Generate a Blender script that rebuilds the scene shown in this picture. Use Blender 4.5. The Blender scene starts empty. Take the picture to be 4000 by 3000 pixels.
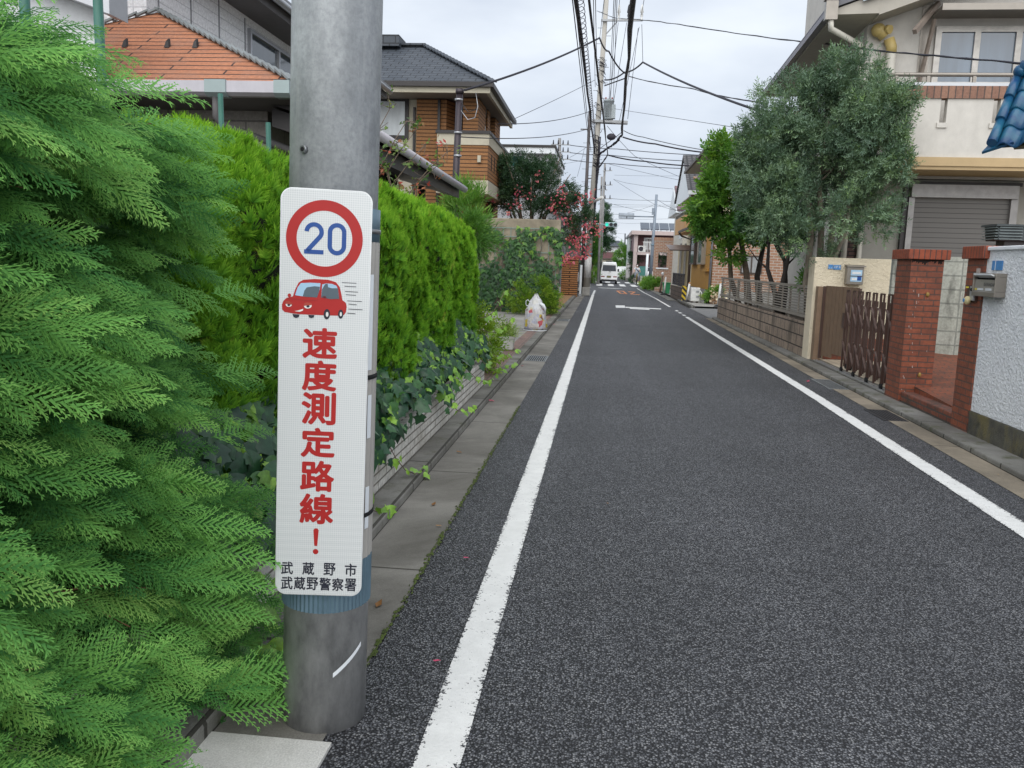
import bpy, bmesh, math, random
import numpy as np
from mathutils import Vector, Matrix, Euler
random.seed(7); rng = np.random.default_rng(11)
sc = bpy.context.scene; C = sc.collection
R = math.radians; PI = math.pi

# ---------------------------------------------------------------- camera, sky, sun, exposure
CAM_H = 1.55
ROT = np.array([[0.99388168, -0.04687027, 0.10001195],
                [0.1056291, 0.13875009, -0.98467807],
                [0.03227546, 0.98921767, 0.14285204]])
cd = bpy.data.cameras.new("Camera"); cam = bpy.data.objects.new("Camera", cd); C.objects.link(cam)
cam.matrix_world = Matrix.Translation((0, 0, CAM_H)) @ Matrix(ROT.tolist()).to_4x4()
cd.sensor_width = 36; cd.lens = 29.7; cd.clip_start = 0.05; cd.clip_end = 2000
sc.camera = cam
sc.view_settings.view_transform = 'Standard'; sc.view_settings.look = 'None'
sc.view_settings.exposure = 0.95; sc.view_settings.gamma = 1.0
SUN_EL, SUN_AZ = R(44), R(182)
w = bpy.data.worlds.new("World"); sc.world = w; w.use_nodes = True
wn, wl = w.node_tree.nodes, w.node_tree.links
bg = wn["Background"]; bg.inputs[1].default_value = 0.1
sky = wn.new("ShaderNodeTexSky"); sky.sky_type = 'NISHITA'; sky.sun_disc = False
sky.sun_elevation = SUN_EL; sky.sun_rotation = SUN_AZ; sky.dust_density = 2.0
tc = wn.new("ShaderNodeTexCoord"); mp = wn.new("ShaderNodeMapping"); mp.inputs['Scale'].default_value = (1, 1, 2.6)
nz = wn.new("ShaderNodeTexNoise"); nz.inputs['Scale'].default_value = 2.6; nz.inputs['Detail'].default_value = 6; nz.inputs['Roughness'].default_value = 0.5
cr = wn.new("ShaderNodeValToRGB"); cr.color_ramp.elements[0].position = 0.36; cr.color_ramp.elements[1].position = 0.66
cr.color_ramp.elements[0].color = (3.3, 3.65, 4.25, 1); cr.color_ramp.elements[1].color = (5.0, 5.3, 5.65, 1)
mx = wn.new("ShaderNodeMixRGB"); mx.inputs[0].default_value = 0.93
wl.new(tc.outputs['Generated'], mp.inputs[0]); wl.new(mp.outputs[0], nz.inputs[0]); wl.new(nz.outputs[0], cr.inputs[0])
wl.new(sky.outputs[0], mx.inputs[1]); wl.new(cr.outputs[0], mx.inputs[2]); wl.new(mx.outputs[0], bg.inputs[0])
sd = bpy.data.lights.new("Sun", 'SUN'); sd.energy = 1.5; sd.angle = R(85); sd.color = (1, .98, .94)
sun = bpy.data.objects.new("Sun", sd); C.objects.link(sun)
sun.rotation_euler = (R(90) - SUN_EL, 0, PI - SUN_AZ); sun.location = (0, 0, 40)
cy = sc.cycles
cy.max_bounces = 7; cy.diffuse_bounces = 3; cy.glossy_bounces = 3; cy.transparent_max_bounces = 8; cy.transmission_bounces = 3

# ---------------------------------------------------------------- materials
class Mt:
    def __init__(s, name):
        s.m = bpy.data.materials.new(name); s.m.use_nodes = True
        s.t = s.m.node_tree; s.n = s.t.nodes; s.b = s.n["Principled BSDF"]
    def add(s, typ, **kw):
        n = s.n.new(typ)
        for k, v in kw.items():
            if k in n.inputs: n.inputs[k].default_value = v
            else: setattr(n, k, v)
        return n
    def ln(s, a, b): s.t.links.new(a, b)
    def coords(s, kind='Object'):
        if not hasattr(s, '_tc'): s._tc = s.add("ShaderNodeTexCoord")
        return s._tc.outputs[kind]
    def noise(s, scale, detail=4, rough=.55, kind='Object', stretch=None, dist=0):
        n = s.add("ShaderNodeTexNoise"); n.inputs['Scale'].default_value = scale; n.inputs['Detail'].default_value = detail
        n.inputs['Roughness'].default_value = rough; n.inputs['Distortion'].default_value = dist
        src = s.coords(kind)
        if stretch:
            mp = s.add("ShaderNodeMapping"); mp.inputs['Scale'].default_value = stretch; s.ln(src, mp.inputs[0]); src = mp.outputs[0]
        s.ln(src, n.inputs[0]); return n.outputs[0]
    def ramp(s, fac, stops):
        r = s.add("ShaderNodeValToRGB"); e = r.color_ramp.elements
        while len(e) < len(stops): e.new(.5)
        for i, (p, c) in enumerate(stops):
            e[i].position = p; e[i].color = (c, c, c, 1) if not hasattr(c, '__len__') else (*c, 1)
        s.ln(fac, r.inputs[0]); return r.outputs[0]
    def mix(s, fac, a, b, mode='MIX'):
        n = s.add("ShaderNodeMixRGB"); n.blend_type = mode
        for i, x in enumerate((fac, a, b)):
            if isinstance(x, (int, float)): n.inputs[i].default_value = x if i == 0 else (x, x, x, 1)
            elif hasattr(x, '__len__'): n.inputs[i].default_value = (*x, 1)
            else: s.ln(x, n.inputs[i])
        return n.outputs[0]
    def math(s, op, a, b=0.0):
        n = s.add("ShaderNodeMath"); n.operation = op
        for i, x in enumerate((a, b)):
            if isinstance(x, (int, float)): n.inputs[i].default_value = x
            else: s.ln(x, n.inputs[i])
        return n.outputs[0]
    def col(s, x):
        if hasattr(x, '__len__'): s.b.inputs['Base Color'].default_value = (*x, 1)
        else: s.ln(x, s.b.inputs['Base Color'])
        return s
    def rough(s, x):
        if isinstance(x, (int, float)): s.b.inputs['Roughness'].default_value = x
        else: s.ln(x, s.b.inputs['Roughness'])
        return s
    def bump(s, h, strength=.4, dist=.01):
        n = s.add("ShaderNodeBump"); n.inputs['Strength'].default_value = strength; n.inputs['Distance'].default_value = dist
        s.ln(h, n.inputs['Height']); s.ln(n.outputs[0], s.b.inputs['Normal']); return s
    def brick(s, bw, rh, mortar, c1, c2, cm, offset=.5, kind='UV', smooth=.1, bias=0):
        n = s.add("ShaderNodeTexBrick"); n.offset = offset; n.offset_frequency = 2; n.squash = 1
        I = n.inputs; I['Scale'].default_value = 1; I['Brick Width'].default_value = bw; I['Row Height'].default_value = rh
        I['Mortar Size'].default_value = mortar; I['Mortar Smooth'].default_value = smooth; I['Bias'].default_value = bias
        I['Color1'].default_value = (*c1, 1); I['Color2'].default_value = (*c2, 1); I['Mortar'].default_value = (*cm, 1)
        s.ln(s.coords(kind), I['Vector']); return n.outputs[0], n.outputs[1]

def plain(name, c, rough=.6, metal=0, var=.18, nscale=6, grime=.0, bump=0, bscale=60, bdist=.004, spec=.5, streak=False):
    """base colour with a little mottling, optional dirt patches and fine relief"""
    M = Mt(name); c = np.array(c)
    n = M.noise(nscale, 5, .6, stretch=(1, 1, .25) if streak else None)
    out = M.mix(M.ramp(n, [(.3, 0), (.7, 1)]), tuple(c * (1 - var)), tuple(np.minimum(c * (1 + var), .95)))
    if grime:
        g = M.ramp(M.noise(nscale * .37, 6, .7, stretch=(1, 1, .35)), [(.45, 0), (.75, grime)])
        out = M.mix(g, out, tuple(c * .35 + np.array((.02, .018, .012))))
    M.col(out).rough(rough); M.b.inputs['Metallic'].default_value = metal
    M.b.inputs['Specular IOR Level'].default_value = spec
    if bump: M.bump(M.noise(bscale, 4, .6), bump, bdist)
    return M.m

def asphalt_nodes(M):
    v = M.add("ShaderNodeTexVoronoi"); v.inputs['Scale'].default_value = 118; v.inputs['Randomness'].default_value = 1
    M.ln(M.coords(), v.inputs['Vector'])
    sep = M.add("ShaderNodeSeparateColor"); M.ln(v.outputs['Color'], sep.inputs[0])
    stone = M.ramp(sep.outputs[0], [(0, (.032, .034, .040)), (.4, (.100, .104, .116)), (.75, (.18, .186, .20)), (1, (.29, .29, .295))])
    gap = M.ramp(v.outputs['Distance'], [(.32, 0), (.62, 1)])
    c = M.mix(gap, stone, (.010, .010, .012))
    big = M.mix(1, M.ramp(M.noise(.55, 5, .6), [(.3, .84), (.7, 1.16)]), M.ramp(M.noise(1.1, 3, .5, stretch=(1.6, .05, 1)), [(.3, .86), (.7, 1.14)]), 'MULTIPLY')
    mid = M.ramp(M.noise(7, 4, .7), [(.3, .85), (.7, 1.15)])
    c = M.mix(1, M.mix(1, c, big, 'MULTIPLY'), mid, 'MULTIPLY')
    h = M.math('SUBTRACT', 1.0, v.outputs['Distance'])
    return c, h
def asphalt(name):
    M = Mt(name); c, h = asphalt_nodes(M)
    M.col(c).rough(.62).bump(h, .8, .008); return M.m
def road_paint(name, pc, wear=.5):
    M = Mt(name); c, h = asphalt_nodes(M)
    n1 = M.noise(70, 3, .7); n2 = M.noise(3.5, 4, .6)
    sx = M.add("ShaderNodeSeparateXYZ"); M.ln(M.coords('UV'), sx.inputs[0])
    edge = M.math('ABSOLUTE', M.math('SUBTRACT', sx.outputs[0], .5))       # UV u runs 0..1 across a stripe
    e = M.ramp(edge, [(.30, 0), (.50, .19)])
    t = M.math('ADD', M.math('ADD', n1, M.math('MULTIPLY', n2, .45)), e)
    mask = M.ramp(t, [(1.02 - wear * .22, 0), (1.06 - wear * .22, 1)])
    dirty = M.mix(M.ramp(M.noise(9, 5, .7), [(.35, 0), (.7, .35)]), pc, tuple(np.array(pc) * .62))
    M.col(M.mix(mask, dirty, c)).rough(.65).bump(M.math('ADD', n1, M.math('MULTIPLY', h, .25)), .5, .004); return M.m
def concrete(name, c, joint=None, stain=(.05, .045, .035), amt=.6, grit=True, moss=None):
    M = Mt(name); c = np.array(c)
    out = M.mix(M.ramp(M.noise(2.2, 6, .65), [(.3, 0), (.7, 1)]), tuple(c * .72), tuple(c * 1.2))
    if grit: out = M.mix(M.ramp(M.noise(180, 2, .5), [(.35, 0), (.68, .45)]), out, tuple(c * 1.55))
    out = M.mix(M.ramp(M.noise(.9, 6, .7, dist=.6), [(.42, 0), (.72, amt)]), out, stain)
    if moss: out = M.mix(M.ramp(M.noise(3.3, 6, .75), [(.52, 0), (.66, .8)]), out, moss)
    h = M.noise(90, 4, .7)
    if joint:
        bc, bf = M.brick(joint[0], joint[1], joint[2], (1, 1, 1), (1, 1, 1), (.25, .24, .22), offset=joint[3] if len(joint) > 3 else .5)
        out = M.mix(1, out, bc, 'MULTIPLY'); h = M.math('SUBTRACT', M.math('MULTIPLY', h, .4), bf)
    M.col(out).rough(.85).bump(h, .6, .006); return M.m
def bricks(name, c1, c2, cm, bw, rh, mort, rough=.7, bump=.8, dist=.006, stain=None, amt=.5, offset=.5, nscale=3, drip=False):
    M = Mt(name)
    bc, bf = M.brick(bw, rh, mort, c1, c2, cm, offset=offset)
    out = M.mix(1, bc, M.ramp(M.noise(25, 5, .7), [(.25, .7), (.75, 1.3)]), 'MULTIPLY')
    if stain:
        out = M.mix(M.ramp(M.noise(nscale, 6, .72, stretch=(1, 1, .3) if drip else None), [(.48, 0), (.68, amt)]), out, stain)
    M.col(out).rough(rough)
    M.bump(M.math('SUBTRACT', M.math('MULTIPLY', M.noise(60, 4, .7), .35), bf), bump, dist); return M.m
def glass(name, c=(.05, .06, .07), rough=.06, var=.3):
    M = Mt(name); n = M.noise(1.6, 3, .5, stretch=(3, 3, .2))
    M.col(M.mix(M.ramp(n, [(.3, 0), (.7, 1)]), tuple(np.array(c) * (1 - var)), tuple(np.array(c) * (1 + var)))).rough(rough)
    M.b.inputs['Specular IOR Level'].default_value = .9; return M.m
def leafy(name, stops, rough=.5, trans=.3, gloss=.35, mott=0):
    """foliage: hue from the per-leaf 'rnd' attribute, some light passing through"""
    M = Mt(name); a = M.add("ShaderNodeAttribute"); a.attribute_name = 'rnd'
    c = M.ramp(a.outputs['Fac'], stops)
    if mott: c = M.mix(1, c, M.ramp(M.noise(mott, 3, .6), [(.3, .7), (.7, 1.3)]), 'MULTIPLY')
    M.col(c).rough(rough); M.b.inputs['Specular IOR Level'].default_value = gloss
    tr = M.add("ShaderNodeBsdfTranslucent"); M.ln(M.mix(1, c, (1.25, 1.3, .6), 'MULTIPLY'), tr.inputs[0])
    ms = M.add("ShaderNodeMixShader"); ms.inputs[0].default_value = trans
    M.ln(M.b.outputs[0], ms.inputs[1]); M.ln(tr.outputs[0], ms.inputs[2]); M.ln(ms.outputs[0], M.n["Material Output"].inputs[0])
    return M.m

# ---------------------------------------------------------------- scene graph helpers
def thing(name, label, cat, loc=(0, 0, 0), rz=0, group=None, rot=None):
    o = bpy.data.objects.new(name, None); C.objects.link(o); o.empty_display_size = .1
    o.location = loc; o.rotation_euler = rot if rot else (0, 0, rz)
    o['label'] = label; o['category'] = cat
    if group: o['group'] = group
    return o
def tag(o, label=None, cat=None, group=None, kind=None):
    if label: o['label'] = label
    if cat: o['category'] = cat
    if group: o['group'] = group
    if kind: o['kind'] = kind
    return o
def wmat(o):
    m = Matrix.LocRotScale(o.location, o.rotation_euler, o.scale)
    return wmat(o.parent) @ m if o.parent else m
class MB:
    def __init__(s): s.v = []; s.f = []; s.sm = []; s.uv = {}; s.st = []
    def add(s, vs, fs, smooth=False):
        b = len(s.v); s.st.append((b, len(s.f))); s.v += [tuple(x) for x in vs]
        for f in fs: s.f.append(tuple(i + b for i in f)); s.sm.append(smooth)
        return s
    def quad(s, a, b, c, d, uv=None):
        s.add((a, b, c, d), [(0, 1, 2, 3)])
        if uv: s.uv[len(s.f) - 1] = uv
        return s
    def box(s, x0, x1, y0, y1, z0, z1):
        if x0 > x1: x0, x1 = x1, x0
        if y0 > y1: y0, y1 = y1, y0
        v = [(x, y, z) for z in (z0, z1) for y in (y0, y1) for x in (x0, x1)]
        return s.add(v, [(0, 2, 3, 1), (4, 5, 7, 6), (0, 1, 5, 4), (2, 6, 7, 3), (0, 4, 6, 2), (1, 3, 7, 5)])
    def bar(s, p0, p1, w, h, up=(0, 0, 1)):
        p0, p1 = Vector(p0), Vector(p1); d = (p1 - p0).normalized(); up = Vector(up)
        if abs(d.dot(up)) > .98: up = Vector((0, 1, 0))
        a = d.cross(up).normalized(); b = a.cross(d).normalized(); v = []
        for p in (p0, p1):
            for i, j in ((-1, -1), (1, -1), (1, 1), (-1, 1)): v.append(p + a * (w / 2 * i) + b * (h / 2 * j))
        return s.add(v, [(0, 3, 2, 1), (4, 5, 6, 7), (0, 1, 5, 4), (1, 2, 6, 5), (2, 3, 7, 6), (3, 0, 4, 7)])
    def prism(s, pts, ext):
        """polygon (list of 3-D points, counter-clockwise seen from -ext) pushed along ext"""
        n = len(pts); e = Vector(ext); v = [Vector(p) for p in pts] + [Vector(p) + e for p in pts]
        fs = [tuple(range(n)), tuple(range(2 * n - 1, n - 1, -1))]
        fs += [(i, i + n, (i + 1) % n + n, (i + 1) % n) for i in range(n)]
        return s.add(v, fs)
    def cyl(s, p0, p1, r0, r1=None, n=14, caps=True, smooth=True):
        return s.tube([p0, p1], [r0, r0 if r1 is None else r1], n, caps, smooth)
    def tube(s, pts, r, n=8, caps=True, smooth=True):
        pts = [Vector(p) for p in pts]; k = len(pts); rr = r if hasattr(r, '__len__') else [r] * k
        vs = []; fs = []; prev = None
        for i, p in enumerate(pts):
            d = (pts[min(i + 1, k - 1)] - pts[max(i - 1, 0)]).normalized()
            if prev is None:
                u = Vector((0, 0, 1)) if abs(d.z) < .9 else Vector((1, 0, 0)); a = d.cross(u).normalized()
            else: a = (prev - d * prev.dot(d)).normalized()
            prev = a; b = d.cross(a)
            for j in range(n):
                t = 2 * PI * j / n; vs.append(p + (a * math.cos(t) + b * math.sin(t)) * rr[i])
        for i in range(k - 1):
            for j in range(n): fs.append((i * n + j, i * n + (j + 1) % n, (i + 1) * n + (j + 1) % n, (i + 1) * n + j))
        s.add(vs, fs, smooth)
        if caps:
            b = len(s.v) - len(vs)
            s.f.append(tuple(b + j for j in range(n))[::-1]); s.sm.append(False)
            s.f.append(tuple(b + (k - 1) * n + j for j in range(n))); s.sm.append(False)
        return s
    def lathe(s, prof, cx=0, cy=0, n=20, smooth=True):
        vs = []; fs = []; k = len(prof)
        for r, z in prof:
            for j in range(n): t = 2 * PI * j / n; vs.append((cx + r * math.cos(t), cy + r * math.sin(t), z))
        for i in range(k - 1):
            for j in range(n): fs.append((i * n + j, i * n + (j + 1) % n, (i + 1) * n + (j + 1) % n, (i + 1) * n + j))
        return s.add(vs, fs, smooth)
    def blob(s, c, r, nu=14, nv=10, jit=0):
        vs = []; fs = []
        for i in range(nv + 1):
            ph = PI * i / nv
            for j in range(nu):
                t = 2 * PI * j / nu; k = 1 + jit * (random.random() - .5)
                vs.append((c[0] + r[0] * math.sin(ph) * math.cos(t) * k, c[1] + r[1] * math.sin(ph) * math.sin(t) * k, c[2] + r[2] * math.cos(ph) * k))
        for i in range(nv):
            for j in range(nu): fs.append((i * nu + j, (i + 1) * nu + j, (i + 1) * nu + (j + 1) % nu, i * nu + (j + 1) % nu))
        return s.add(vs, fs, True)
    def each(s, name, mat, parent=None, **kw):
        """every piece collected so far as a mesh object of its own"""
        ends = s.st[1:] + [(len(s.v), len(s.f))]; out = []
        for (b, f0), (e, f1) in zip(s.st, ends):
            q = MB(); q.v = s.v[b:e]; q.f = [tuple(i - b for i in f) for f in s.f[f0:f1]]; q.sm = s.sm[f0:f1]; out.append(q.build(name, mat, parent, **kw))
        return out
    def build(s, name, mat, parent=None, bevel=0, loc=None, local=False):
        """links the collected shape as ONE mesh object; coordinates are world ones unless local"""
        me = bpy.data.meshes.new(name)
        v = [Vector(p) for p in s.v]
        o = bpy.data.objects.new(name, me); C.objects.link(o)
        if parent is not None:
            o.parent = parent
            if not local: inv = wmat(parent).inverted(); v = [inv @ p for p in v]
        elif loc is not None:
            o.location = loc; L = Vector(loc)
            if not local: v = [p - L for p in v]
        me.from_pydata(v, [], s.f); me.polygons.foreach_set('use_smooth', s.sm)
        uvl = me.uv_layers.new(name='UVMap').data
        for p in me.polygons:
            n = p.normal
            if abs(n.z) > .97: t, b = Vector((1, 0, 0)), Vector((0, 1, 0))
            else:
                t = Vector((-n.y, n.x, 0)).normalized(); b = n.cross(t)
            for q, li in enumerate(p.loop_indices):
                if p.index in s.uv: uvl[li].uv = s.uv[p.index][q]
                else: c = v[me.loops[li].vertex_index]; uvl[li].uv = (c.dot(t), c.dot(b))
        me.materials.append(mat); me.update()
        if bevel:
            m = o.modifiers.new('Bevel', 'BEVEL'); m.width = bevel; m.segments = 2; m.limit_method = 'ANGLE'; m.angle_limit = R(40)
        return o
def solid(name, label, cat, mb, mat, loc, group=None, bevel=0):
    return tag(mb.build(name, mat, None, bevel, loc), label, cat, group)
def struct(name, mb, mat): return tag(mb.build(name, mat), kind='structure')
def copy_tree(o, parent=None):
    c = o.copy(); C.objects.link(c); c.parent = parent
    for ch in list(o.children): copy_tree(ch, c)
    return c
def text2d(body, size=1, bold=.0):
    """outline of a piece of writing as flat faces in the xy plane, centred on its own box, with its width and height"""
    cu = bpy.data.curves.new('lettering', 'FONT'); cu.body = body; cu.size = size; cu.offset = bold * size; cu.resolution_u = 4
    ob = bpy.data.objects.new('lettering', cu); C.objects.link(ob)
    dg = bpy.context.evaluated_depsgraph_get(); me = ob.evaluated_get(dg).to_mesh()
    v = np.array([tuple(q.co) for q in me.vertices]) if len(me.vertices) else np.zeros((0, 3)); f = [tuple(p.vertices) for p in me.polygons]
    ob.evaluated_get(dg).to_mesh_clear(); bpy.data.objects.remove(ob); bpy.data.curves.remove(cu)
    if len(v) == 0: return v, f, 0, 0
    lo, hi = v.min(0), v.max(0); v = v - (lo + hi) / 2
    return v, f, hi[0] - lo[0], hi[1] - lo[1]
def put_text(mb, body, o, ux, uy, wid, hei, bold=0.0):
    v, f, a, b = text2d(body, 1, bold)
    if not len(v): return
    o, ux, uy = Vector(o), Vector(ux), Vector(uy)
    sx = wid / a if wid else hei / b; sy = hei / b if hei else sx
    mb.add([o + ux * (p[0] * sx) + uy * (p[1] * sy) for p in v], f)
def at(px, py, Y):
    """point of the street seen at photo pixel (px, py), Y metres up the road"""
    d = ROT @ np.array([(px - 2000) / 3300, -(py - 1500) / 3300, -1]); return Vector((0, 0, CAM_H)) + Vector(d * (Y / d[1]))
# ---------------------------------------------------------------- foliage
def norm(a): return a / np.maximum(np.linalg.norm(a, axis=-1, keepdims=True), 1e-9)
def leaves(name, tmpl, pos, fwd, nrm, size, rnd, mat, parent, tip=None):
    """joins one small leaf shape, set at every given place, into a single mesh"""
    tv, tf = tmpl; tv = np.asarray(tv, float); K = len(pos)
    f = norm(np.asarray(fwd, float)); n = np.asarray(nrm, float); n = norm(n - f * (n * f).sum(1, keepdims=True)); s = np.cross(n, f)
    size = np.broadcast_to(np.asarray(size, float), (K,))
    P = (f[:, None, :] * tv[None, :, 0:1] + s[:, None, :] * tv[None, :, 1:2] + n[:, None, :] * tv[None, :, 2:3]) * size[:, None, None] + np.asarray(pos)[:, None, :]
    P = P.reshape(-1, 3)
    if parent is not None: P = P - np.array(parent.location)
    nv = len(tv); tri = np.array([t for q in tf for t in ([q] if len(q) == 3 else [(q[0], q[1], q[2]), (q[0], q[2], q[3])])])
    F = (tri[None] + (np.arange(K) * nv)[:, None, None]).reshape(-1)
    me = bpy.data.meshes.new(name); nf = len(F) // 3
    me.vertices.add(len(P)); me.vertices.foreach_set('co', P.astype(np.float32).ravel())
    me.loops.add(len(F)); me.loops.foreach_set('vertex_index', F.astype(np.int32))
    me.polygons.add(nf); me.polygons.foreach_set('loop_start', np.arange(0, nf * 3, 3, dtype=np.int32))
    try: me.polygons.foreach_set('loop_total', np.full(nf, 3, np.int32))
    except Exception: pass
    a = me.attributes.new('rnd', 'FLOAT', 'POINT'); rv = np.repeat(np.asarray(rnd, float), nv)
    if tip is not None: rv = rv + np.tile(np.asarray(tip, float), K)
    a.data.foreach_set('value', np.clip(rv, 0, 1).astype(np.float32))
    me.update(calc_edges=True); me.validate(); me.materials.append(mat)
    o = bpy.data.objects.new(name, me); C.objects.link(o); o.parent = parent
    return o
def rdir(K): return norm(rng.normal(size=(K, 3)))
def clumped(center, radii, K, nclump, spread=.35, shell=.55, low=-.8):
    """places through a crown: clumps of leaves with gaps between them"""
    d = rdir(nclump * 3); d = d[d[:, 2] > low][:nclump]; rr = shell + (1 - shell) * rng.random((len(d), 1))
    cc = d * rr * np.asarray(radii); pick = rng.integers(0, len(d), K)
    csz = (.55 + .7 * rng.random(len(d)))[pick][:, None]
    off = rdir(K) * rng.random((K, 1)) ** .45 * spread * csz * np.mean(radii)
    return np.asarray(center) + cc[pick] + off, rng.random(len(d))[pick], norm(cc[pick] + off)
def t_leaf(L=1, W=.3, bend=.15, n=1):
    return [(0, 0, 0), (.35 * L, W / 2, .05), (.35 * L, -W / 2, .05), (L, 0, -bend)], [(0, 2, 3, 1)]
def t_sprig(k, L, W, spread=60, seed=1):
    r = random.Random(seed); V = []; F = []
    for i in range(k):
        x = (i + .3) / k; ang = R(spread) * (1 if i % 2 else -1) * r.uniform(.6, 1.15) if i < k - 1 else R(r.uniform(-8, 8)); el = R(r.uniform(-35, 50))
        d = Vector((math.cos(ang) * math.cos(el), math.sin(ang) * math.cos(el), math.sin(el))); up = Vector((-.2, r.uniform(-.5, .5), 1)); s = d.cross(up).normalized()
        o = Vector((x * .75, 0, 0)); l = L * r.uniform(.75, 1.15); b = len(V)
        V += [o, o + d * l * .42 + s * W / 2, o + d * l * .42 - s * W / 2, o + d * l + Vector((0, 0, -.06 * l))]; F.append((b, b + 2, b + 3, b + 1))
    return [tuple(v) for v in V], F
def t_spray(pairs=12, side=.42, ang=52, lobes=4, lw=.030, droop=.22, curl=.1, seed=3, pw=.75):
    """flat fan of a scale-leaved conifer: stem, side shoots, little lobes along each shoot; last value is how near the tip"""
    r = random.Random(seed); V = []; F = []; T = []
    ex = [0.0]
    def pt(x, y): return (x, y, -droop * x * x - curl * abs(y) * 1.6 - curl * y * y * 3 + ex[0] * abs(y))
    def tri(a, b, c, ta, tb, tc):
        k = len(V); V.extend((pt(*a), pt(*b), pt(*c))); T.extend((ta, tb, tc)); F.append((k, k + 1, k + 2))
    tri((0, -.008), (0, .008), (1, 0), -.2, -.2, .3)
    for i in range(pairs):
        for sg in (-1, 1):
            t = (i + (.5 if sg > 0 else .15)) / pairs * .95 + .03
            ex[0] = r.uniform(-.40, .28)
            L = side * (1 - t) ** pw * (.55 + .45 * min(1, t * 5)) * r.uniform(.82, 1.12) + .03
            a = R(ang) * (1 - .25 * t) * r.uniform(.9, 1.1)
            dx, dy = math.cos(a), sg * math.sin(a); ox = t
            px, py = -dy, dx; w0 = lw * .50
            e = (ox + dx * L, dy * L)
            tri((ox - px * w0, -py * w0), (ox + px * w0, py * w0), e, -.05, -.05, .28)
            m = max(1, int(round(lobes * L / side + .3)))
            for j in range(m):
                q = (j + .8) / (m + .7); bx, by = ox + dx * L * q, dy * L * q
                for s2 in (-1, 1):
                    a2 = a * sg + s2 * R(30) * r.uniform(.7, 1.3); l2 = lw * (2.3 - 1.0 * q) * r.uniform(.8, 1.2)
                    cx, cy = math.cos(a2), math.sin(a2); hw = lw * .50
                    tri((bx - cx * .2 * hw, by - cy * .2 * hw), (bx + cx * l2 * .55 - cy * hw, by + cy * l2 * .55 + cx * hw * 1.0), (bx + cx * l2, by + cy * l2), .0, .1, .3)
    return V, F, T
# ================================================================ SETTING: ground, road, kerbs
m_asph = asphalt("asphalt"); m_white = road_paint("white_road_paint", (.78, .78, .76), .55); m_white2 = road_paint("thin_white_road_paint", (.74, .74, .72), .9)
m_orange = road_paint("orange_road_paint", (.78, .27, .08), .15)
m_side = concrete("side_street_asphalt", (.17, .17, .17), amt=.15)
m_ground = concrete("bare_ground", (.16, .15, .13))
m_gutL = concrete("gutter_concrete", (.20, .19, .17), joint=(6, 2.0, .008, 0), amt=.8, moss=None)
M = Mt("moss"); M.m.name = 'moss_line'; M.col(M.mix(M.ramp(M.noise(30, 4, .7), [(.35, 0), (.65, 1)]), (.035, .045, .015), (.09, .13, .02))).rough(1).bump(M.noise(120, 3, .7), .8, .006); m_moss = M.m

m_gutR = concrete("tan_gutter_concrete", (.25, .212, .16), joint=(6, 2.0, .008, 0), stain=(.07, .06, .045), amt=.8)
m_kerb = concrete("kerb_concrete", (.19, .185, .17), joint=(.6, 3, .012, 0), stain=(.05, .045, .035), amt=.8, moss=(.07, .075, .035))
m_apron = concrete("apron_concrete", (.33, .32, .30), amt=.5)
m_pad = concrete("pale_concrete", (.62, .61, .58), amt=.35, stain=(.2, .18, .15))
m_park = concrete("parking_concrete", (.30, .29, .27), joint=(2.4, 2.4, .01, 0), amt=.5)
m_tilepave = bricks("ochre_brick_paving", (.42, .24, .10), (.34, .19, .08), (.17, .13, .09), .21, .10, .008, rough=.85)
m_pink = bricks("pink_brick_edging", (.30, .19, .165), (.25, .15, .13), (.14, .12, .10), .20, .10, .01, rough=.85, stain=(.10, .09, .08), amt=.7, offset=0)
m_redtile = bricks("red_brick_paving", (.27, .072, .03), (.20, .055, .025), (.07, .05, .04), .22, .075, .009, rough=.7, stain=(.05, .035, .025), amt=.75)
m_tanfloor = bricks("carport_floor_tile", (.55, .47, .36), (.48, .41, .31), (.28, .24, .2), .15, .15, .008, rough=.7, offset=0)
m_soil = concrete("garden_soil", (.06, .045, .03))

struct('ground', MB().quad((-160, -30, -.05), (160, -30, -.05), (160, 320, -.05), (-160, 320, -.05)), m_ground)
mb = MB(); mb.quad((-.86, -6, 0), (3.4, -6, 0), (3.4, 60, 0), (-.86, 60, 0)); mb.quad((-40, 60, 0), (40, 60, 0), (40, 86, 0), (-40, 86, 0))
mb.quad((-1.2, 86, 0), (2.9, 86, 0), (2.9, 230, 0), (-1.2, 230, 0)); struct('road', mb, m_asph)
struct('side_street', MB().quad((3.42, 27.0, .006), (30, 27.0, .006), (30, 33.6, .006), (3.42, 33.6, .006)), m_side)

def stripe(mb, pts, z=.005):
    """band between two polylines [(left, right), ...] on the ground"""
    for (a, b), (c, d) in zip(pts, pts[1:]):
        mb.quad((*a, z), (*b, z), (*d, z), (*c, z), uv=((0, 0), (1, 0), (1, 1), (0, 1)))
def rect(mb, x0, x1, y0, y1, z=.005): stripe(mb, [((x0, y0), (x1, y0)), ((x0, y1), (x1, y1))], z)
mb = MB(); pts = []
for y in (-5, 2.35, 6.5, 12, 20, 30, 44): pts.append(((-.512 + y * .0003, y), (-.366 + y * .0003, y)))
stripe(mb, pts); struct('left_edge_line', mb, m_white)
mb = MB(); pts = [((2.58, -5), (2.735, -5)), ((2.60, 5.3), (2.765, 5.3)), ((2.655, 11), (2.805, 11)), ((2.66, 27.3), (2.79, 27.3))]
stripe(mb, pts)
for y in (27.9, 29.3, 30.6): rect(mb, 2.675, 2.785, y, y + .6)
struct('right_edge_line', mb, m_white)
mb = MB(); stripe(mb, [((2.66, 33.8), (2.76, 33.8)), ((2.62, 42), (2.72, 42))]); struct('far_right_edge_line', mb, m_white)
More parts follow.
